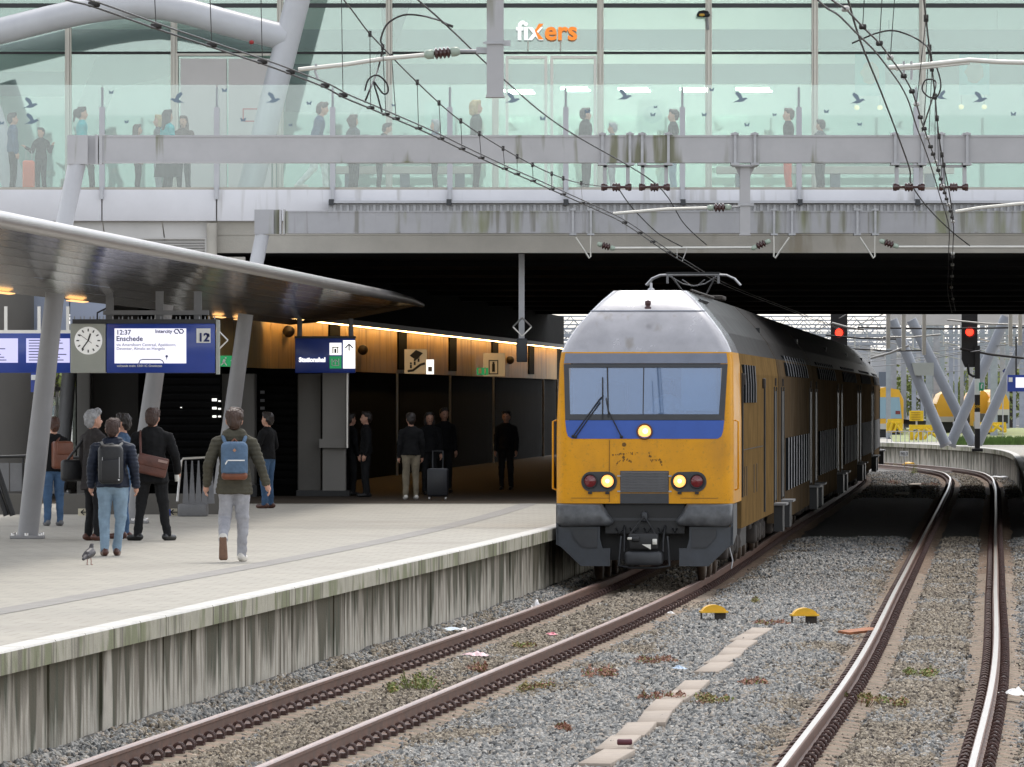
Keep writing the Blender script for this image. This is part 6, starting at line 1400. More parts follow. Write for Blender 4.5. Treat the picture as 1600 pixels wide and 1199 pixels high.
# man in black coat with messenger bag
g = on(238, 845, PZ); pD = person('person in long black coat and black trousers standing with feet apart', g, 8, 1.90, 'black', 'blk_tr', 'black', 'short', hem=.78, vox=.0105, bulk=1.14, turn=-.35,
    legs=[((-.10, 0, .92), (-.15, .02, .50), (-.20, 0, .09), (-.7, .8)), ((.10, 0, .92), (.15, .02, .50), (.20, 0, .09), (.7, .8))], arms=[((-.27, .05, 1.16), (-.20, .25, 1.05)), ((.31, -.02, 1.16), (.35, .08, .95))])
bg_ = worn('messenger_bag', pD, (-.05, -.22, .9), 'brown leather messenger bag slung across the black coat', 'bag')
lb = mat('brown_leather', (.095, .032, .022), .4, var=.25, scale=8, bump=.15); Mr = Matrix.Rotation(.22, 3, 'Y')
wb(MB().rbox((-.02, -.205, 1.02), (.42, .10, .27), .035, Mr, seg=3), 'bag_body', lb, bg_); wb(MB().rbox((-.01, -.262, 1.075), (.41, .025, .15), .011, Mr, seg=2), 'flap', lb, bg_); wb(MB().box((.12, -.277, 1.075), (.13, .006, .035), Mr), 'flap_trim', mat('worn_leather', (.30, .19, .16), .35, var=.2), bg_)
wb(MB().tube([(-.17, -.19, 1.14), (-.175, -.15, 1.36), (-.165, -.02, 1.485), (-.02, .14, 1.38)], .017, 6), 'strap', lb, bg_)
cu = worn('paper_cup', pD, (.33, .06, .82), 'white paper cup held by the person in the black coat', 'cup')
wb(MB().lathe((.345, .10, .80), [(.001, 0), (.028, 0), (.036, .085), (.038, .09), (.001, .092)], 14), 'cup', M['white'], cu)
# person behind the first pillar with brown backpack
g = on(84, 822, PZ); pE = person('person in dark jacket and blue jeans standing behind the leaning pillar', g, 20, 1.74, 'black', 'jeans_d', 'grey', 'red', hem=.90, vox=.0105, arms=[((-.25, .05, 1.16), (-.15, .28, 1.15)), ((.25, -.02, 1.16), (.22, .12, .98))])
bp = worn('backpack', pE, (.06, -.2, .95), 'brown leather backpack on the person behind the pillar', 'backpack')
bl2 = mat('chestnut_leather', (.15, .048, .024), .45, var=.2, scale=6); wb(MB().rbox((.08, -.23, 1.17), (.34, .20, .46), .05, seg=3), 'pack_body', bl2, bp); wb(MB().rbox((.10, -.31, 1.28), (.28, .08, .22), .03, seg=3), 'flap', bl2, bp); wb(MB().tube([(.0, -.15, 1.38), (.1, -.04, 1.47), (.13, .08, 1.40)], .018, 6), 'shoulder_strap', bl2, bp)
# people in the shade under the bridge
g = on(418, 800, PZ); g.y = 116; pF = person('person in dark clothes with a paper cup beside the louvred housing', P(418, 620+2.06*F/118, 118), 60, 1.78, 'black', 'jeans_d', 'brown', 'dark', vox=.015, arms=[((-.25, .05, 1.16), (-.12, .30, 1.22)), ((.25, -.02, 1.16), (.22, .12, .98))])
cu = worn('paper_cup', pF, (-.1, .35, 1.2), 'pale paper cup held in the shade beside the louvred housing', 'cup'); wb(MB().lathe((-.12, .38, 1.20), [(.001, 0), (.03, 0), (.04, .10), (.001, .101)], 12), 'cup', M['white'], cu)
def at(x, Z): return Vector(((x-800)/F*Z, Z, PZ))
for x, Z, yaw, h, tp, pn, hr, hk, lab in ((572, 131, 100, 1.76, 'black', 'blk_tr', 'dark', 'short', 'dark figure standing right of the pale column'), (548, 133, -60, 1.72, 'black', 'blk_tr', 'dark', 'short', 'dark figure half behind the pale column edge'),
    (642, 128, 10, 1.74, 'black', 'beige', 'dark', 'short', 'figure with dark coat and beige trousers in the shade'), (671, 134, 190, 1.74, 'black', 'blk_tr', 'dark', 'bob', 'figure facing out from the shade beside the suitcase'), (694, 137, 200, 1.82, 'black', 'blk_tr', 'dark', 'short', 'taller dark figure behind the suitcase in the shade'), (791, 141, 170, 1.75, 'black', 'blk_tr', 'dark', 'short', 'lone dark figure near the glazed shop front in the shade')):
    person(lab, at(x, Z), yaw, h, tp, pn, 'white' if pn != 'blk_tr' else 'black', hr, vox=.015, hairkind=hk, group='people in the shade under the bridge')
sc0 = at(684, 127); e = empty('suitcase', sc0, 'dark upright wheeled suitcase standing in the shade', 'suitcase')
MB().rbox(sc0 + Vector((0, 0, .36)), (.42, .26, .56), .04, seg=3).build('shell', mat('dark_suitcase', (.009, .010, .014), .4), e)
MB().tube([sc0 + Vector((-.1, .1, .6)), sc0 + Vector((-.1, .1, .98)), sc0 + Vector((.1, .1, .98)), sc0 + Vector((.1, .1, .6))], .012, 6).build('handle', M['dkgrey'], e)
for sx in (-.16, .16): MB().lathe(sc0 + Vector((sx, -.05, .04)), [(.001, -.02), (.04, -.02), (.04, .02), (.001, .02)], 10, 'x').build('wheel', M['alu'], e)
# people on the walkway behind the balustrade
WZ = 132.0
def walk(x, yaw, h, tp, pn, hr, hk, lab, Z=WZ, **k):
    return person(lab, Vector(((x-800)/F*Z, Z, FL+.001)), yaw, h, tp, pn, 'black' if pn != 'white' else 'white', hr, vox=.015, hairkind=hk, **k)
stride = [((-.09, 0, .92), (-.09, .20, .52), (-.09, .22, .10), (0, 1)), ((.09, 0, .92), (.09, -.02, .48), (.09, -.32, .16), (0, 1))]
walk(128, -85, 1.78, 'teal', 'blk_tr', 'dark', 'bun', 'person with a ponytail in a turquoise top on the walkway', legs=stride)
walk(20, -80, 1.66, 'blue', 'blk_tr', 'dark', 'short', 'person in dark blue coat at the left end of the walkway')
walk(64, 150, 1.35, 'black', 'blk_tr', 'dark', 'short', 'dark seated looking figure beside the orange case on the walkway', arms=[((-.3, .0, 1.14), (-.45, .1, 1.3)), ((.3, .0, 1.14), (.42, .1, 1.25))])
walk(215, -95, 1.42, 'brown', 'blk_tr', 'brown', 'long', 'person with brown hair in a brown coat on the walkway')
walk(262, -60, 1.72, 'teal', 'blk_tr', 'dark', 'long', 'person with long dark hair in a teal top on the walkway', skirt=True)
walk(287, 160, 1.62, 'brown', 'blk_tr', 'red', 'long', 'person with reddish hair facing out beside the teal top', Z=132.6)
walk(248, 100, 1.66, 'grey', 'grey_tr', 'blond', 'bob', 'person in grey hood behind the teal top', Z=133)
walk(492, -88, 1.86, 'blue', 'white', 'brown', 'short', 'person striding right in white trousers and dark jacket on the walkway', legs=stride, lean=.22, Z=131.6)
walk(552, -60, 1.62, 'grey', 'blk_tr', 'brown', 'bob', 'person in grey coat left of the hanging post on the walkway')
walk(592, -90, 1.45, 'dkgreen', 'blk_tr', 'dark', 'short', 'low seated looking figure in dark green on the walkway', lean=.3)
walk(680, 90, 1.52, 'blue', 'blk_tr', 'grey', 'bob', 'person with grey hair in blue behind the contact wires')
walk(744, -88, 1.92, 'dkgreen', 'blk_tr', 'blond', 'bob', 'tall blond person in long dark green coat on the walkway', hem=.62)
walk(915, -75, 1.76, 'black', 'blk_tr', 'dark', 'short', 'person in black hooded coat beyond the hanging post', bulk=1.15)
walk(957, 80, 1.45, 'grey', 'grey_tr', 'grey', 'short', 'short person in grey right of the black hooded coat')
walk(1052, 95, 1.72, 'black', 'jeans', 'dark', 'short', 'dark haired person facing left beside the pale notice', Z=131.7)
walk(1232, 95, 1.74, 'black', 'red', 'brown', 'short', 'brown haired person facing left near the right end of the walkway', Z=131.7)
walk(1282, 60, 1.52, 'grey', 'blk_tr', 'dark', 'short', 'person in grey seen low behind the right hand wires')
c = P(45, 297, 131.5); e = empty('orange_case', Vector((c.x, 131.5, FL+.05)), 'orange upright suitcase on the walkway', 'suitcase'); MB().rbox((c.x, 131.5, FL+.36), (.24, .3, .58), .04).build('shell', mat('orange_shell', (.75, .16, .08), .5), e); MB().tube([(c.x-.06, 131.5, FL+.6), (c.x-.06, 131.5, FL+.85), (c.x+.06, 131.5, FL+.85), (c.x+.06, 131.5, FL+.6)], .01, 5).build('handle', M['galv'], e)
for x0, x1, k in ((525, 740, 0), (1120, 1490, 1)):
    e = empty('walkway_bench', P((x0+x1)/2, 297, 133.5), ['long pale bench on the walkway left of the green coat', 'long pale bench on the walkway behind the right hand post'][k], 'bench')
    a_, b_ = P(x0, 0, 133.5), P(x1, 0, 133.5); MB().span(a_.x, b_.x, 133.3, 133.8, FL+.45, FL+.60).build('seat', M['concrete'], e)
    for t in (.1, .5, .9): x = a_.x + (b_.x-a_.x)*t; MB().span(x-.1, x+.1, 133.35, 133.75, FL, FL+.449).build('leg', M['int_band'], e)
    for q in range(3): MB().span(a_.x+.05, b_.x-.05, 133.82, 133.86, FL+.70+q*.16, FL+.80+q*.16).build('backrest_slat', M['concrete'], e)
# driver in the cab (seated upper body)
drm = Matrix.Translation(a0) @ Matrix.Rotation(rz0, 4, 'Z')
dr_ = person('seated train driver in a pale shirt behind the windscreen', drm @ Vector((.30, 1.15, 1.50)), 180 + math.degrees(rz0), 1.72, 'white', 'blk_tr', 'black', 'short', vox=.015, legs=[((-.09, 0, .92), (-.1, .4, .95), (-.1, .42, .70), (0, 1)), ((.09, 0, .92), (.1, .4, .95), (.1, .42, .70), (0, 1))], arms=[((-.26, .12, 1.16), (-.2, .42, 1.16)), ((.26, .12, 1.16), (.2, .42, 1.12))])
# pigeon
g = on(139, 883, PZ); pg_ = empty('pigeon', g, 'dark grey pigeon standing on the platform paving', 'pigeon', rz=math.radians(-20))
fe = mat('pigeon_feathers', (.055, .05, .055), .5, var=.4, scale=30)
pm = voxel('body', [((0, -.05, .125), (0, .05, .15), .055, .062, 0), ((0, .05, .15), (0, .075, .225), .045, .028, 0), ((0, .08, .24), (0, .09, .245), .026, .024, 0), ((0, .11, .243), (0, .130, .236), .007, .004, 0), ((0, -.05, .12), (0, -.17, .075), .045, .02, 0, .9), ((-.05, .03, .15), (-.035, -.10, .11), .028, .016, 0), ((.05, .03, .15), (.035, -.10, .11), .028, .016, 0)], .006, [fe], False)
put('body', pm, pg_)
lgm = mat('pigeon_leg', (.30, .10, .08), .6, var=0)
for s in (-1, 1): MB().tube([(s*.025, .0, .09), (s*.025, .01, .045), (s*.027, .0, .006), (s*.03, .04, .004)], .005, 5).build('leg', lgm, pg_, local=True)
# ------------------------------------------------------------------ things in the ballast
for x, y in ((1115, 972), (1257, 977)):
    g = on(x, y, -.17); g.z = bz(g.x, g.y); e = empty('yellow_balise_marker', g, ['yellow domed track marker on a short leg nearer the train track', 'yellow domed track marker at the end of the concrete trough lids'][x > 1200], 'track marker', 'yellow track markers', rz=.1)
    w = 38/F*g.y
    m = MB(); n_ = 12; prof = [(-w/2 + w*k/n_, .04 + .085*math.sin(math.pi*k/n_)**.6) for k in range(n_+1)]
    A = [Vector((u, -.10, h+.11)) for u, h in prof]; B = [Vector((u, .10, h+.11)) for u, h in prof]; m.sheet(A, B, 0, True); m.add(A, [range(n_+1)]); m.add(B, [range(n_+1)]); m.span(-w/2-.02, w/2+.02, -.13, .13, .125, .15); m.build('dome', M['yellow_pl'], e, local=True)
    MB().span(.02, .16, -.06, .06, 0, .13).build('leg', M['under'], e, local=True); MB().span(-.18, -.16, -.02, .02, 0, .13).build('stay', M['under'], e, local=True)
g = on(1432, 770, -.17); e = empty('track_marker', g, 'rusty brown domed track marker in the far sunlit ballast', 'track marker')
m = MB(); m.lathe((0, 0, .12), [(.001, .12), (.16, .08), (.22, 0), (.001, 0)], 14); m.build('dome', M['rail_side'], e, local=True); MB().span(-.12, -.02, -.05, .05, -.2, .13).build('leg', M['under'], e, local=True)
g = on(1420, 731, -.17); e = empty('track_marker', g, 'small orange domed marker beside the far curved rail', 'track marker')
MB().lathe((0, 0, .12), [(.001, .14), (.22, .10), (.30, 0), (.001, 0)], 14).build('dome', M['orange'], e, local=True); MB().span(-.05, .05, -.05, .05, -.2, .13).build('leg', M['under'], e, local=True)
g = on(1343, 986, -.1); m = MB(); m.box((0, 0, 0), (.22, .55, .03), Matrix.Rotation(.10, 3, 'X') @ Matrix.Rotation(-.9, 3, 'Z'))
o = m.build('wooden_board', mat('rust_wood', (.32, .12, .05), .8, var=.3, scale=10), local=True); o.location = g; tag(o, 'short rust brown wooden board lying against the right hand rail', 'board')
def litter(x, y, sx, sy, sz, col, lab, k=0, h=-.17):
    g = on(x, y, h); rr = random.Random(int(x*7+y)); m = MB(); n_ = 9
    if k == 0:                                             # crumpled sheet
        nx_, ny_ = 6, 5; vs = [Vector(((i/nx_-.5)*sx*rr.uniform(.85, 1.1), (j/ny_-.5)*sy*rr.uniform(.85, 1.1), sz*(.35 + .65*math.sin(math.pi*i/nx_)*math.sin(math.pi*j/ny_))*rr.uniform(.4, 1.1))) for j in range(ny_+1) for i in range(nx_+1)]
        m.add(vs, [(j*(nx_+1)+i, j*(nx_+1)+i+1, (j+1)*(nx_+1)+i+1, (j+1)*(nx_+1)+i) for j in range(ny_) for i in range(nx_)], 0, False)
    else:
        m.tube([(-sx/2, 0, sz/2), (-sx/2+.01, 0, sz/2), (sx/2-.01, 0, sz/2), (sx/2, 0, sz/2)], [sz*.35, sz/2, sz/2, sz*.35], 12)
    o = m.build('litter_can' if k else 'litter', mat('litter', col, .5, var=.15, scale=12), local=True); o.location = g + Vector((0, 0, .03)); o.rotation_euler = (0, 0, rr.uniform(-.6, .6)); tag(o, lab, 'litter')
litter(124, 1161, .17, .4, .09, (.60, .10, .06), 'crumpled red and white wrapper in the ballast by the platform wall')
litter(226, 1133, .09, .3, .04, (.75, .73, .80), 'small white scrap in the ballast near the platform wall')
litter(420, 1068, .09, .3, .03, (.12, .45, .15), 'green scrap in the ballast by the platform wall')
litter(680, 974, .22, .7, .07, (.72, .68, .66), 'white paper sheet against the foot of the platform wall')
litter(703, 990, .20, .5, .06, (.45, .52, .58), 'pale blue plastic scrap beside the left rail', h=-.15)
litter(724, 989, .10, .3, .06, (.72, .66, .62), 'small white paper scrap touching the left rail', h=-.12)
litter(829, 926, .17, .5, .06, (.12, .17, .36), 'blue plastic scrap near the shaded end of the platform wall')
litter(838, 958, .12, .25, .22, (.75, .72, .72), 'white tissue hanging over the left rail', h=-.14)
litter(744, 1030, .20, .5, .07, (.75, .50, .52), 'pink and white wrapper on the sleepers between the rails')
litter(862, 997, .10, .35, .06, (.75, .22, .28), 'small pink wrapper between the rails')
litter(1061, 1051, .09, .3, .06, (.40, .52, .68), 'light blue scrap beside the concrete trough lids')
litter(1584, 1094, .20, .4, .12, (.75, .74, .72), 'crumpled white paper ball right of the right hand rail')
litter(976, 1170, .13, 0, .055, (.10, .02, .03), 'dark red drink can lying on the trough lids', 1, h=-.12)
litter(1562, 748, .35, 1.2, .1, (.75, .74, .72), 'far white scrap beside the curved platform')
litter(1048, 963, .07, .3, .04, (.7, .68, .66), 'tiny white scrap right of the train track rail')
# weeds
def weed(x, y, w, d, h, kind, lab, n_=160):
    g = on(x, y, -.18); rr = random.Random(int(x+y*3)); m = MB(); sc_ = g.y/F; wx_, = (w*sc_,)
    subs = [(rr.uniform(-.36, .36), rr.uniform(-.4, .4), rr.uniform(.10, .30)) for _ in range(6)]
    for i in range(n_):
        u0, v0, sr = rr.choice(subs); a = rr.uniform(0, 6.283); r = rr.random(); px, py = (u0 + math.cos(a)*r*sr)*wx_, (v0 + math.sin(a)*r*sr)*d; hh = .035 + h*(1-r*.75)*rr.uniform(.1, 1)
        s = rr.uniform(.008, .019); t = rr.uniform(0, 6.283); tl = rr.uniform(.2, 1.2)
        u = Vector((math.cos(t), math.sin(t), 0))*s; v = Vector((-math.sin(t)*math.cos(tl), math.cos(t)*math.cos(tl), math.sin(tl)))*s*1.6; c = Vector((px, py, hh))
        mi = 0 if rr.random() < {'g': .8, 'r': .15, 'o': .3}[kind] else (1 if kind == 'r' or rr.random() < .4 else 2)
        m.add([c-u, c-v*.2, c+u, c+v], [(0, 1, 2, 3)], mi)
        if i % 6 == 0: m.tube([(px*.6, py*.6, -.03), tuple(c)], .004, 3, mi)
    o = m.build('weed', [M['leaf'], M['leaf_r'], M['leaf_o']], local=True); o.location = g; tag(o, lab, 'weed', 'weeds in the ballast')
for x, y, w, d, h, k, lab in ((655, 1082, 70, 1.4, .20, 'g', 'largest green weed bush between the rails'), (608, 1086, 25, .8, .10, 'g', 'small green weed left of the largest weed bush'), (750, 1052, 45, 1.2, .09, 'r', 'red weed patch between the rails below the pink wrapper'), (815, 1016, 42, 1.2, .06, 'o', 'olive weed patch between the rails'),
    (840, 1082, 62, 1.2, .09, 'o', 'red and green weed beside the right rail of the train track'), (935, 1060, 75, 1.8, .10, 'r', 'red weed patch left of the trough lids'), (1030, 1040, 70, 1.6, .08, 'r', 'red weed patch under the light blue scrap'), (1040, 1100, 95, 1.6, .10, 'r', 'wide red and ochre weed patch across the trough lids'),
    (1120, 1100, 80, 1.4, .07, 'o', 'ochre weed patch right of the trough lids'), (1180, 1072, 60, 1.2, .05, 'r', 'low red weeds right of the trough'), (880, 1145, 28, .6, .05, 'r', 'tiny red weed in the ballast beside the train track'), (1180, 945, 16, 1, .08, 'o', 'small grass tuft near the yellow marker'),
    (1210, 980, 60, 1.8, .06, 'r', 'red weeds at the end of the trough lids'), (1400, 1104, 55, 1.5, .06, 'o', 'olive weeds between the right hand rails'), (1440, 1060, 75, 2.5, .07, 'g', 'green weeds between the right hand rails'), (1345, 1100, 50, 1.6, .06, 'o', 'ochre weeds inside the left rail of the right hand track'),
    (1425, 742, 22, 3, .5, 'g', 'bright green weed bush in the far ballast'), (1400, 733, 40, 5, .25, 'o', 'olive weeds near the far end of the train'), (1400, 757, 50, 6, .15, 'r', 'far red weed patch beside the train'), (1455, 760, 40, 6, .12, 'r', 'far red weed patch beside the curved rail')):
    weed(x, y, w, d, h, k, lab, int(160 + w*4))

# ------------------------------------------------------------------ beyond the bridge
def farpole(x, Z, y0, r, lab, grp, mt='haze_steel'):
    b = P(x, 0, Z); o = empty('catenary_mast', Vector((b.x, Z, 0)), lab, 'mast', grp); t = CZ+(YH-y0)/F*Z
    MB().span(b.x-r, b.x+r, Z-r, Z-r*.6, -.3, t).span(b.x-r, b.x+r, Z+r*.6, Z+r, -.3, t).span(b.x-r*.2, b.x+r*.2, Z-r*.6, Z+r*.6, -.3, t).build('shaft', M[mt], o); return o
rr = random.Random(21)
fx = [1388, 1396, 1412, 1428, 1441, 1452, 1463, 1472, 1486, 1494, 1503, 1517, 1535, 1546, 1553, 1566, 1574, 1585, 1597, 1606, 20, 60, 95, 225]
for i, x in enumerate(fx):
    farpole(x, 330 + (i*37) % 170, 440, rr.uniform(.10, .2), 'grey steel catenary mast in the yard beyond the bridge', 'far catenary masts')
for i in range(9):
    Z = 340 + i*22; z = 6.2 + (i % 3)*.5; o = empty('gantry_beam', Vector((25, Z, z)), 'grey lattice gantry beam spanning the far yard', 'gantry', 'far gantry beams')
    m = MB(); m.span(-40, 45, Z-.06, Z+.06, z, z+.08).span(-40, 45, Z-.06, Z+.06, z+.5, z+.58)
    for k in range(84): x = -40 + k; m.tube([(x, Z, z+.04), (x+.5, Z, z+.54)], .025, 4); m.tube([(x+.5, Z, z+.54), (x+1, Z, z+.04)], .025, 4)
    m.build('lattice', M['haze_steel'], o)
    for k in range(10):
        x = 12 + k*3.1; m = MB(); m.tube([(x, Z, z), (x, Z, z-.9)], .04, 5); m.tube([(x, Z, z-.7), (x+1.4, Z, z-1.0)], .03, 5); m.build('drop_arm', M['wire_lt'], o)
for i in range(14):
    z = 4.6 + (i % 5)*.45; o = MB().tube([(5+i*2.4, 232, z), (8+i*2.2, 320, z-.1), (10+i*2.0, 480, z+.1)], .02, 4).build('far_wire', M['wire']); tag(o, 'thin dark overhead wire above the far yard', 'wire', 'far overhead wires')
for i, (x0, y0, x1, y1, Z) in enumerate(((1340, 512, 1600, 512, 236), (1380, 527, 1470, 523, 236), (1290, 524, 1400, 530, 238), (1480, 500, 1600, 508, 236), (1330, 545, 1440, 548, 250), (1300, 505, 1350, 515, 240), (1500, 545, 1600, 560, 240), (1360, 560, 1420, 540, 240))):
    o = MB().tube([P(x0, y0, Z), P((x0+x1)/2, (y0+y1)/2+2, Z), P(x1, y1, Z)], .035 if i < 5 else .05, 6).build('far_registration_arm', M['wire_lt'] if i % 2 else M['wire']); tag(o, 'thin registration arm in the light beyond the bridge', 'catenary arm', 'far registration arms')
def vtube(p, q, lab):
    o = empty('raking_column', p, lab, 'column', 'raking steel columns beyond the bridge'); MB().tube([p, q], .215, 18).build('shaft', M['haze_steel'] if False else mat('raking_paint', (.24, .255, .285), .45, var=.05), o); MB().tube([p, p + (q-p)*.02], .25, 16).build('foot', M['grey_pillar'], o)
VZ = 262.0
vtube(P(1478, 697, VZ), P(1394, 500, VZ), 'raking grey column leaning left to the bridge end'); vtube(P(1522, 697, VZ+4), P(1424, 500, VZ+4), 'second raking grey column leaning left, right of the first')
vtube(P(1484, 697, VZ+3), P(1572, 495, VZ+3), 'raking grey column leaning right from the shared foot'); vtube(P(1526, 697, VZ+6), P(1606, 520, VZ+6), 'raking grey column leaning right behind the signal')
p = [P(1425, 567, VZ-.4), P(1459, 567, VZ-.4), P(1459, 587, VZ-.4), P(1430, 587, VZ-.4)]; tag(MB().prism(p, (0, .5, 0)).build('camera_housing', M['sign_grey']), 'grey metal plate spanning the two raking columns', 'plate')
fb = empty('far_roof_edge', Vector((20, 268, 6.0)), 'pale roof edge over the far platform carried by raking columns', 'roof'); a_, b_ = P(1390, 508, 268), P(1800, 496, 268); MB().span(a_.x, b_.x+5, 268, 270, a_.z, b_.z+.3).build('beam', M['panel_beige'], fb)
for i, (x, y0, y1) in enumerate(((1388, 500, 545), (1412, 500, 548), (1444, 505, 555), (1579, 500, 540), (1594, 505, 540))):
    a_, b_ = P(x-3, y1, 232), P(x+3, y0-10, 232); tag(MB().span(a_.x, b_.x, 232, 232.15, a_.z, b_.z+1).build('far_drop_post', M['alu_light']), 'pale square hanging post just beyond the bridge', 'post', 'far hanging posts')
# signals
def signal(x, ytop, yb, ylamp, w, Z, lab, mast=None):
    o = empty('railway_signal', P(x, yb, Z), lab, 'signal'); a_, b_ = P(x-w/2, yb, Z), P(x+w/2, ytop, Z); hw = (b_.x-a_.x)
    m = MB(); m.prism([Vector((a_.x+hw*.2, Z, a_.z)), Vector((b_.x-hw*.2, Z, a_.z)), Vector((b_.x, Z, a_.z+.3)), Vector((b_.x, Z, b_.z)), Vector((a_.x, Z, b_.z)), Vector((a_.x, Z, a_.z+.3))], (0, .12, 0)); m.build('backboard', M['black'], o)
    c = P(x, ylamp, Z-.05); MB().lathe(c, [(.001, -.03), (.14, -.02), (.15, 0), (.001, .01)], 16, 'y').build('red_lamp', M['red_lit'], o)
    MB().lathe(c + Vector((0, -.02, 0)), [(.20, .0), (.22, -.25), (.20, -.25), (.18, 0)], 16, 'y').build('hood', M['black'], o)
    return o
s1 = signal(1311, 485, 556, 520, 26, 247, 'black signal board showing red above the train roof')
s2 = signal(1515, 482, 574, 519, 25, 240, 'tall black signal showing red on a black and white post')
g = on(1527, 691, PZ)
for k, (y0, y1, mt) in enumerate(((691, 670, 'black'), (670, 644, 'white'), (644, 617, 'black'), (617, 592, 'white'), (592, 540, 'black'))):
    a_, b_ = P(1523, y0, 240), P(1531, y1, 240)
    MB().span(a_.x, b_.x, 239.9, 240.1, a_.z if k else PZ, b_.z-.002).build('post_section', M[mt], s2)
MB().tube([P(1512, 570, 240), P(1514, 584, 240), P(1520, 588, 240), P(1527, 588, 240)], .05, 8).build('bracket', M['black'], s2); MB().rbox((P(1527, 0, 240).x, 240, PZ+.06), (.4, .4, .12), .02).build('foot', M['black'], s2)
text('lettering', '1090', P(1519, 638, 239.85), .17, M['yellow_pl'], s2, depth=.004)
o = board('exit_sign', 1530, 598, 1537, 611, 239.7, M['green_far'], 'small green exit sign on the far signal post', 'sign'); c = P(1533.5, 604.5, 239.66); MB().box(c, (.05, .01, .14)).box(c + Vector((.02, 0, .09)), (.05, .01, .05)).build('figure_symbol', M['white'], o)
# far platform furniture
o = empty('far_departure_sign', P(1600, 612, 250), 'dark blue departure sign under the far platform roof', 'sign'); a_, b_ = P(1574, 612, 250), P(1640, 586, 250); MB().span(a_.x, b_.x, 250, 250.3, a_.z, b_.z).build('housing', M['ns_blue'], o)
a_, b_ = P(1587, 606, 250), P(1630, 590, 250); MB().span(a_.x, b_.x, 249.97, 249.999, a_.z, b_.z).build('screen', M['screen'], o); a_, b_ = P(1576, 597, 250), P(1582, 590, 250); MB().span(a_.x, b_.x, 249.97, 249.999, a_.z, b_.z).build('number_plate', M['white'], o)
a_ = P(1588, 586, 250); MB().span(a_.x-.03, a_.x+.03, 250.1, 250.2, a_.z, a_.z+1.5).build('hanger', M['black'], o)
o = empty('platform_marker', on(1566, 695, PZ), 'thin post with black box and blue diamond on the far platform', 'marker'); Zm = wloc(o).y; MB().tube([P(1567, 695, Zm), P(1567, 580, Zm)], .025, 6).build('post', M['galv'], o)
c = P(1568, 599, Zm-.05); MB().rbox(c, (.16, .1, .14), .02).build('box', M['black'], o); c = P(1570, 580, Zm-.05); MB().prism([c + Vector((-.11, 0, 0)), c + Vector((0, 0, -.11)), c + Vector((.11, 0, 0)), c + Vector((0, 0, .11))], (0, .02, 0)).build('diamond', M['blue_txt'], o)
o = empty('distance_plate', P(1413, 733, 258), 'small white kilometre plate on a thin post beside the far curve', 'plate'); a_, b_ = P(1406, 713, 258), P(1419, 705, 258); MB().span(a_.x, b_.x, 258, 258.03, a_.z, b_.z).build('plate', M['white'], o); text('lettering', '90.3', P(1407.5, 711.5, 257.98), .17, M['black'], o, depth=.003)
a_ = P(1413, 713, 258); MB().tube([(a_.x, 258.05, -.2), (a_.x, 258.05, a_.z)], .02, 6).build('post', M['galv'], o)
# grass strip on the far platform
m = MB(); rr = random.Random(5)
for i in range(2600):
    x = rr.uniform(1483, 1620); Z = rr.uniform(272, 278); b = at(x, Z); h = rr.uniform(.15, .42); s = rr.uniform(.02, .05); m.add([b + Vector((-s, 0, 0)), b + Vector((s, 0, 0)), b + Vector((rr.uniform(-.1, .1), 0, h))], [(0, 1, 2)])
tag(m.build('grass_strip', M['grass']), 'strip of green grass behind the far signal post', 'grass', kind='stuff')
tag(MB().add([(P(1380, 0, 300).x, 292, PZ+.006), (40, 292, PZ+.006), (60, 420, PZ+.006), (P(1380, 0, 420).x, 420, PZ+.006)], [(0, 1, 2, 3)]).build('yard_grass', mat('yard_grass', (.22, .25, .09), .95, var=.35, scale=.6, world=True)), kind='structure')
# parked yellow trains and buffer stops in the yard
def yard_train(x, Z, w, yt, yb, ln, lab, cab=True):
    a_ = P(x, yb, Z); b_ = P(x+w, yt, Z); zt_ = b_.z; o = empty('yellow_train', Vector(((a_.x+b_.x)/2, Z, a_.z)), lab, 'train', 'trains parked in the yard'); W_ = b_.x-a_.x; cx = (a_.x+b_.x)/2; zb = a_.z
    pro = [(-W_/2, zb+.5), (-W_/2, zt_-.7), (-W_/2+.25, zt_-.15), (0, zt_), (W_/2-.25, zt_-.15), (W_/2, zt_-.7), (W_/2, zb+.5)]
    A = [Vector((cx+u*.92, Z, z)) for u, z in pro]; B = [Vector((cx+u, Z+1.2, z)) for u, z in pro]; C = [Vector((cx+u+.055*ln, Z+ln, z)) for u, z in pro]
    m = MB(); m.add(A, [range(7)]); m.sheet(A, B); m.build('cab_shell', M['orange'], o); MB().sheet(B, C).build('body', M['tr_side'] if cab else M['orange'], o)
    if cab:
        m = MB(); m.prism([Vector((cx-W_*.36, Z-.03, zt_-.55)), Vector((cx+W_*.36, Z-.03, zt_-.55)), Vector((cx+W_*.42, Z-.03, zt_-1.7)), Vector((cx-W_*.42, Z-.03, zt_-1.7))], (0, .02, 0)); m.build('windscreen', mat('yard_glass', (.25, .38, .48), .1, var=0), o)
        for s in (-1, 1): MB().box((cx+s*W_*.32, Z-.03, zb+1.35), (.25, .04, .18)).build('lamp', M['lens_r'], o)
    MB().span(cx-W_*.4, cx+W_*.4, Z+.2, Z+ln*.9, zb, zb+.5).build('underframe', M['black'], o)
    MB().span(cx-W_*.46, cx+W_*.46, Z-.06, Z+.1, zb+.45, zb+.75).build('bumper', M['panel_beige'], o); return o
yard_train(1352, 345, 62, 605, 684, 60, 'orange-yellow parked train with windscreen beyond the motor car')
yard_train(1462, 362, 30, 612, 672, 40, 'orange-yellow parked train end between the raking columns', False)
yard_train(1520, 352, 30, 610, 680, 40, 'orange-yellow parked train end behind the signal post', False)
yard_train(1551, 340, 27, 608, 662, 60, 'orange-yellow parked train end right of the raking columns', False)
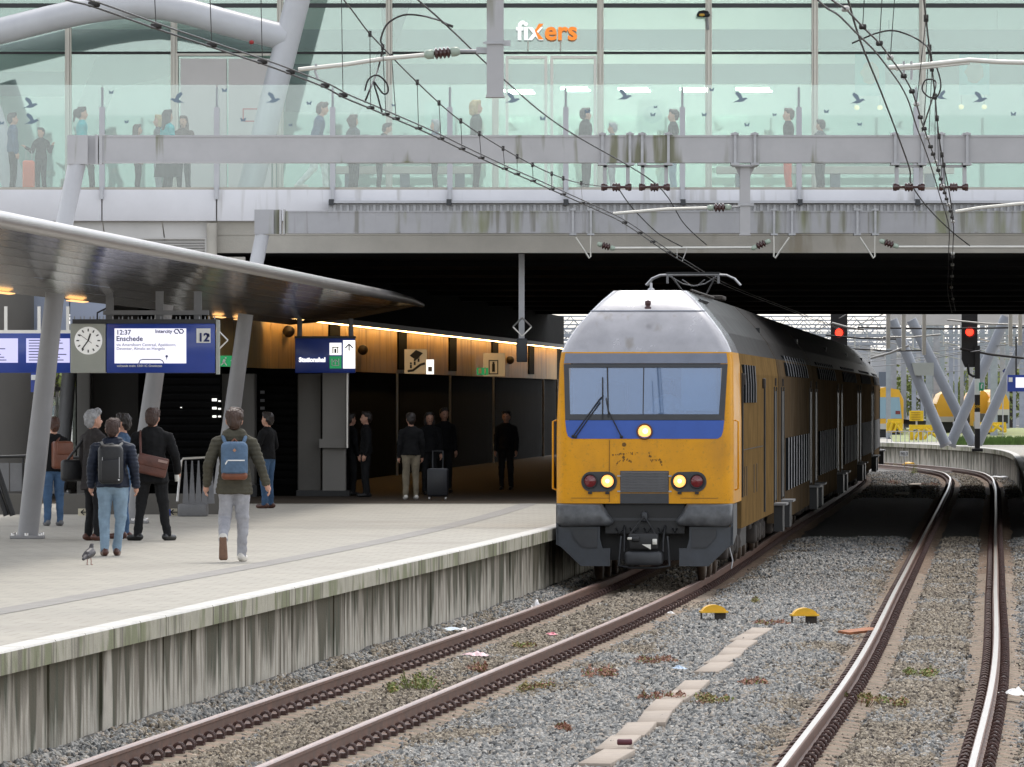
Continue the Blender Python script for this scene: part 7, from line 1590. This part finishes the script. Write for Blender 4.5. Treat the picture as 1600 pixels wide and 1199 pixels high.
def buffer_stop(x, Z, w, yb, yt, lab):
    a_ = P(x, yb, Z); W_ = w/F*Z; H_ = (yb-yt)/F*Z; o = empty('buffer_stop', a_, lab, 'buffer stop', 'yellow buffer stops'); c = a_.x
    MB().span(c, c+W_, Z, Z+.3, a_.z+H_*.72, a_.z+H_).build('cross_beam', M['safety_yellow'], o)
    for t in (.06, .38, .94): MB().span(c+W_*t-.1, c+W_*t+.1, Z+.02, Z+.28, a_.z, a_.z+H_*.719).build('upright', M['safety_yellow'], o)
    for t0, t1 in ((.5, .95), (.35, .15), (.7, .45)): MB().tube([Vector((c+W_*t0, Z-.05, a_.z+H_*.74)), Vector((c+W_*t1, Z-.05, a_.z+.05))], .08, 6).build('brace', M['safety_yellow'], o)
buffer_stop(1387, 318, 22, 676, 655, 'yellow buffer stop just right of the train end'); buffer_stop(1421, 300, 50, 688, 664, 'wide yellow buffer stop left of the raking columns'); buffer_stop(1532, 315, 40, 676, 660, 'yellow buffer stop behind the far signal post')
o = board('yellow_board', 1421, 642, 1443, 658, 300, M['safety_yellow'], 'plain yellow warning board above the wide buffer stop', 'board'); 
for k in range(4): c = P(1424, 645+k*3.5, 299.95); MB().span(c.x, c.x+.42, 299.94, 299.96, c.z-.015, c.z+.015).build('text_line', mat('board_print', (.35, .2, .02), .7, var=0), o)
a_ = P(1432, 658, 300.1); MB().tube([a_, Vector((a_.x, 300.1, PZ))], .04, 6).build('post', M['galv'], o)
fe_ = empty('low_fence', P(1400, 696, 288), 'thin grey low fence along the back of the far platform', 'fence')
m = MB(); 
for k in range(14): x = 1386 + k*7; m.tube([at(x, 288), at(x, 288) + Vector((0, 0, .5))], .02, 5)
m.tube([at(1386, 288) + Vector((0, 0, .5)), at(1477, 288) + Vector((0, 0, .5))], .02, 5); m.build('rails', M['galv'], fe_)
# far town: pale buildings and trees closing the view
rr = random.Random(9)
for i, (x, w, yt) in enumerate(((1240, 70, 560), (1312, 48, 540), (1362, 60, 556), (1425, 62, 545), (1490, 55, 552), (1548, 80, 540), (-60, 110, 545), (60, 90, 555))):
    Z = 640 + (i % 3)*40; a_, b_ = P(x, 620, Z), P(x+w, yt, Z); o = empty('far_building', Vector(((a_.x+b_.x)/2, Z, -.3)), 'pale grey town building number of floors showing beyond the rail yard' if False else ['pale block behind the train roof', 'taller pale block right of the red signal', 'pale block above the yellow yard train', 'pale block between the first raking columns', 'pale block behind the crossing columns', 'pale block behind the far platform sign', 'pale block seen left under the canopy', 'second pale block seen left under the canopy'][i] + ' in the hazy town', 'building', 'far town buildings')
    MB().span(a_.x, b_.x, Z, Z+14, -.3, b_.z).build('wall', M['haze_grey'], o); nf = max(2, int((b_.z)/3.2))
    MB().span(a_.x-.3, b_.x+.3, Z-.3, Z+14.3, b_.z+.01, b_.z+.4).build('roof', M['panel_beige'], o)
    wm = MB().span(-.7, .7, -.05, .04, 0, 1.6).mesh('window', mat('far_window', (.10, .12, .15), .2, var=0))
    for f in range(nf):
        k = a_.x + 1.5
        while k < b_.x - 1: put('window', wm, o, Vector((k, Z-.02, 1 + f*3.1)) - wloc(o)); k += 2.6
def tree(x, Z, h, w, lab, seed):
    r = random.Random(seed); b = P(x, 0, Z); o = empty('far_tree', Vector((b.x, Z, -.3)), lab, 'tree', 'far trees')
    m = MB().tube([(b.x, Z, -.3), (b.x+.1, Z, h*.4), (b.x-.1, Z, h*.8)], [.35, .25, .1], 7)
    for k in range(7): t = r.uniform(.3, .7); an = r.uniform(0, 6.28); m.tube([(b.x, Z, h*t), (b.x+math.cos(an)*w*.35, Z+math.sin(an)*w*.35, h*(t+.22))], [.12, .04], 5)
    m.build('trunk', M['under'], o); m = MB(); cl = [(r.uniform(-.5, .5)*w, r.uniform(-.5, .5)*w, h*r.uniform(.4, 1.0)) for _ in range(22)]
    for c in cl:
        for k in range(70):
            d = Vector((r.gauss(0, 1), r.gauss(0, 1), r.gauss(0, 1)))*w*.10; p_ = Vector((b.x, Z, 0)) + Vector(c) + d; s = r.uniform(.12, .28); u = Vector((r.uniform(-1, 1), r.uniform(-1, 1), r.uniform(-1, 1))).normalized()*s; v = Vector((r.uniform(-1, 1), r.uniform(-1, 1), r.uniform(-1, 1))).normalized()*s; m.add([p_-u, p_+v, p_+u, p_-v], [(0, 1, 2, 3)])
    m.build('crown', M['leaf'], o)
for i, (x, Z, h, w) in enumerate(((1452, 590, 5, 6), (1580, 600, 5, 8), (90, 420, 7, 6), (225, 400, 7, 4), (48, 430, 8, 6))):
    tree(x, Z, h, w, ['low tree between the raking columns', 'low tree behind the far platform sign', 'tree in the bright gap under the canopy', 'tree in the narrow gap behind the leaning pillar', 'tree behind the blue sign at the left'][i], 40+i)
# small vehicles of light in the left gap: glass shelter
o = empty('glass_shelter', at(95, 215), 'bright glass shelter seen through the gap left of the columns', 'shelter')
for k in range(4): x = 74 + k*13; a_, b_ = at(x, 215), at(x+11, 215); MB().span(a_.x, b_.x, 215, 215.03, PZ+.3, 2.9).build('pane', M['bal_glass'], o); MB().span(b_.x+.05, b_.x+.15, 215, 215.1, PZ, 3.1).build('post', M['alu'], o)
MB().span(at(66, 215).x, at(130, 215).x, 214.5, 217, 3.1, 3.25).build('roof', M['panel_white'], o)
bpy.context.view_layer.update()
for o in bpy.data.objects:
    for k in ('_loc', '_c'):
        if k in o: del o[k]
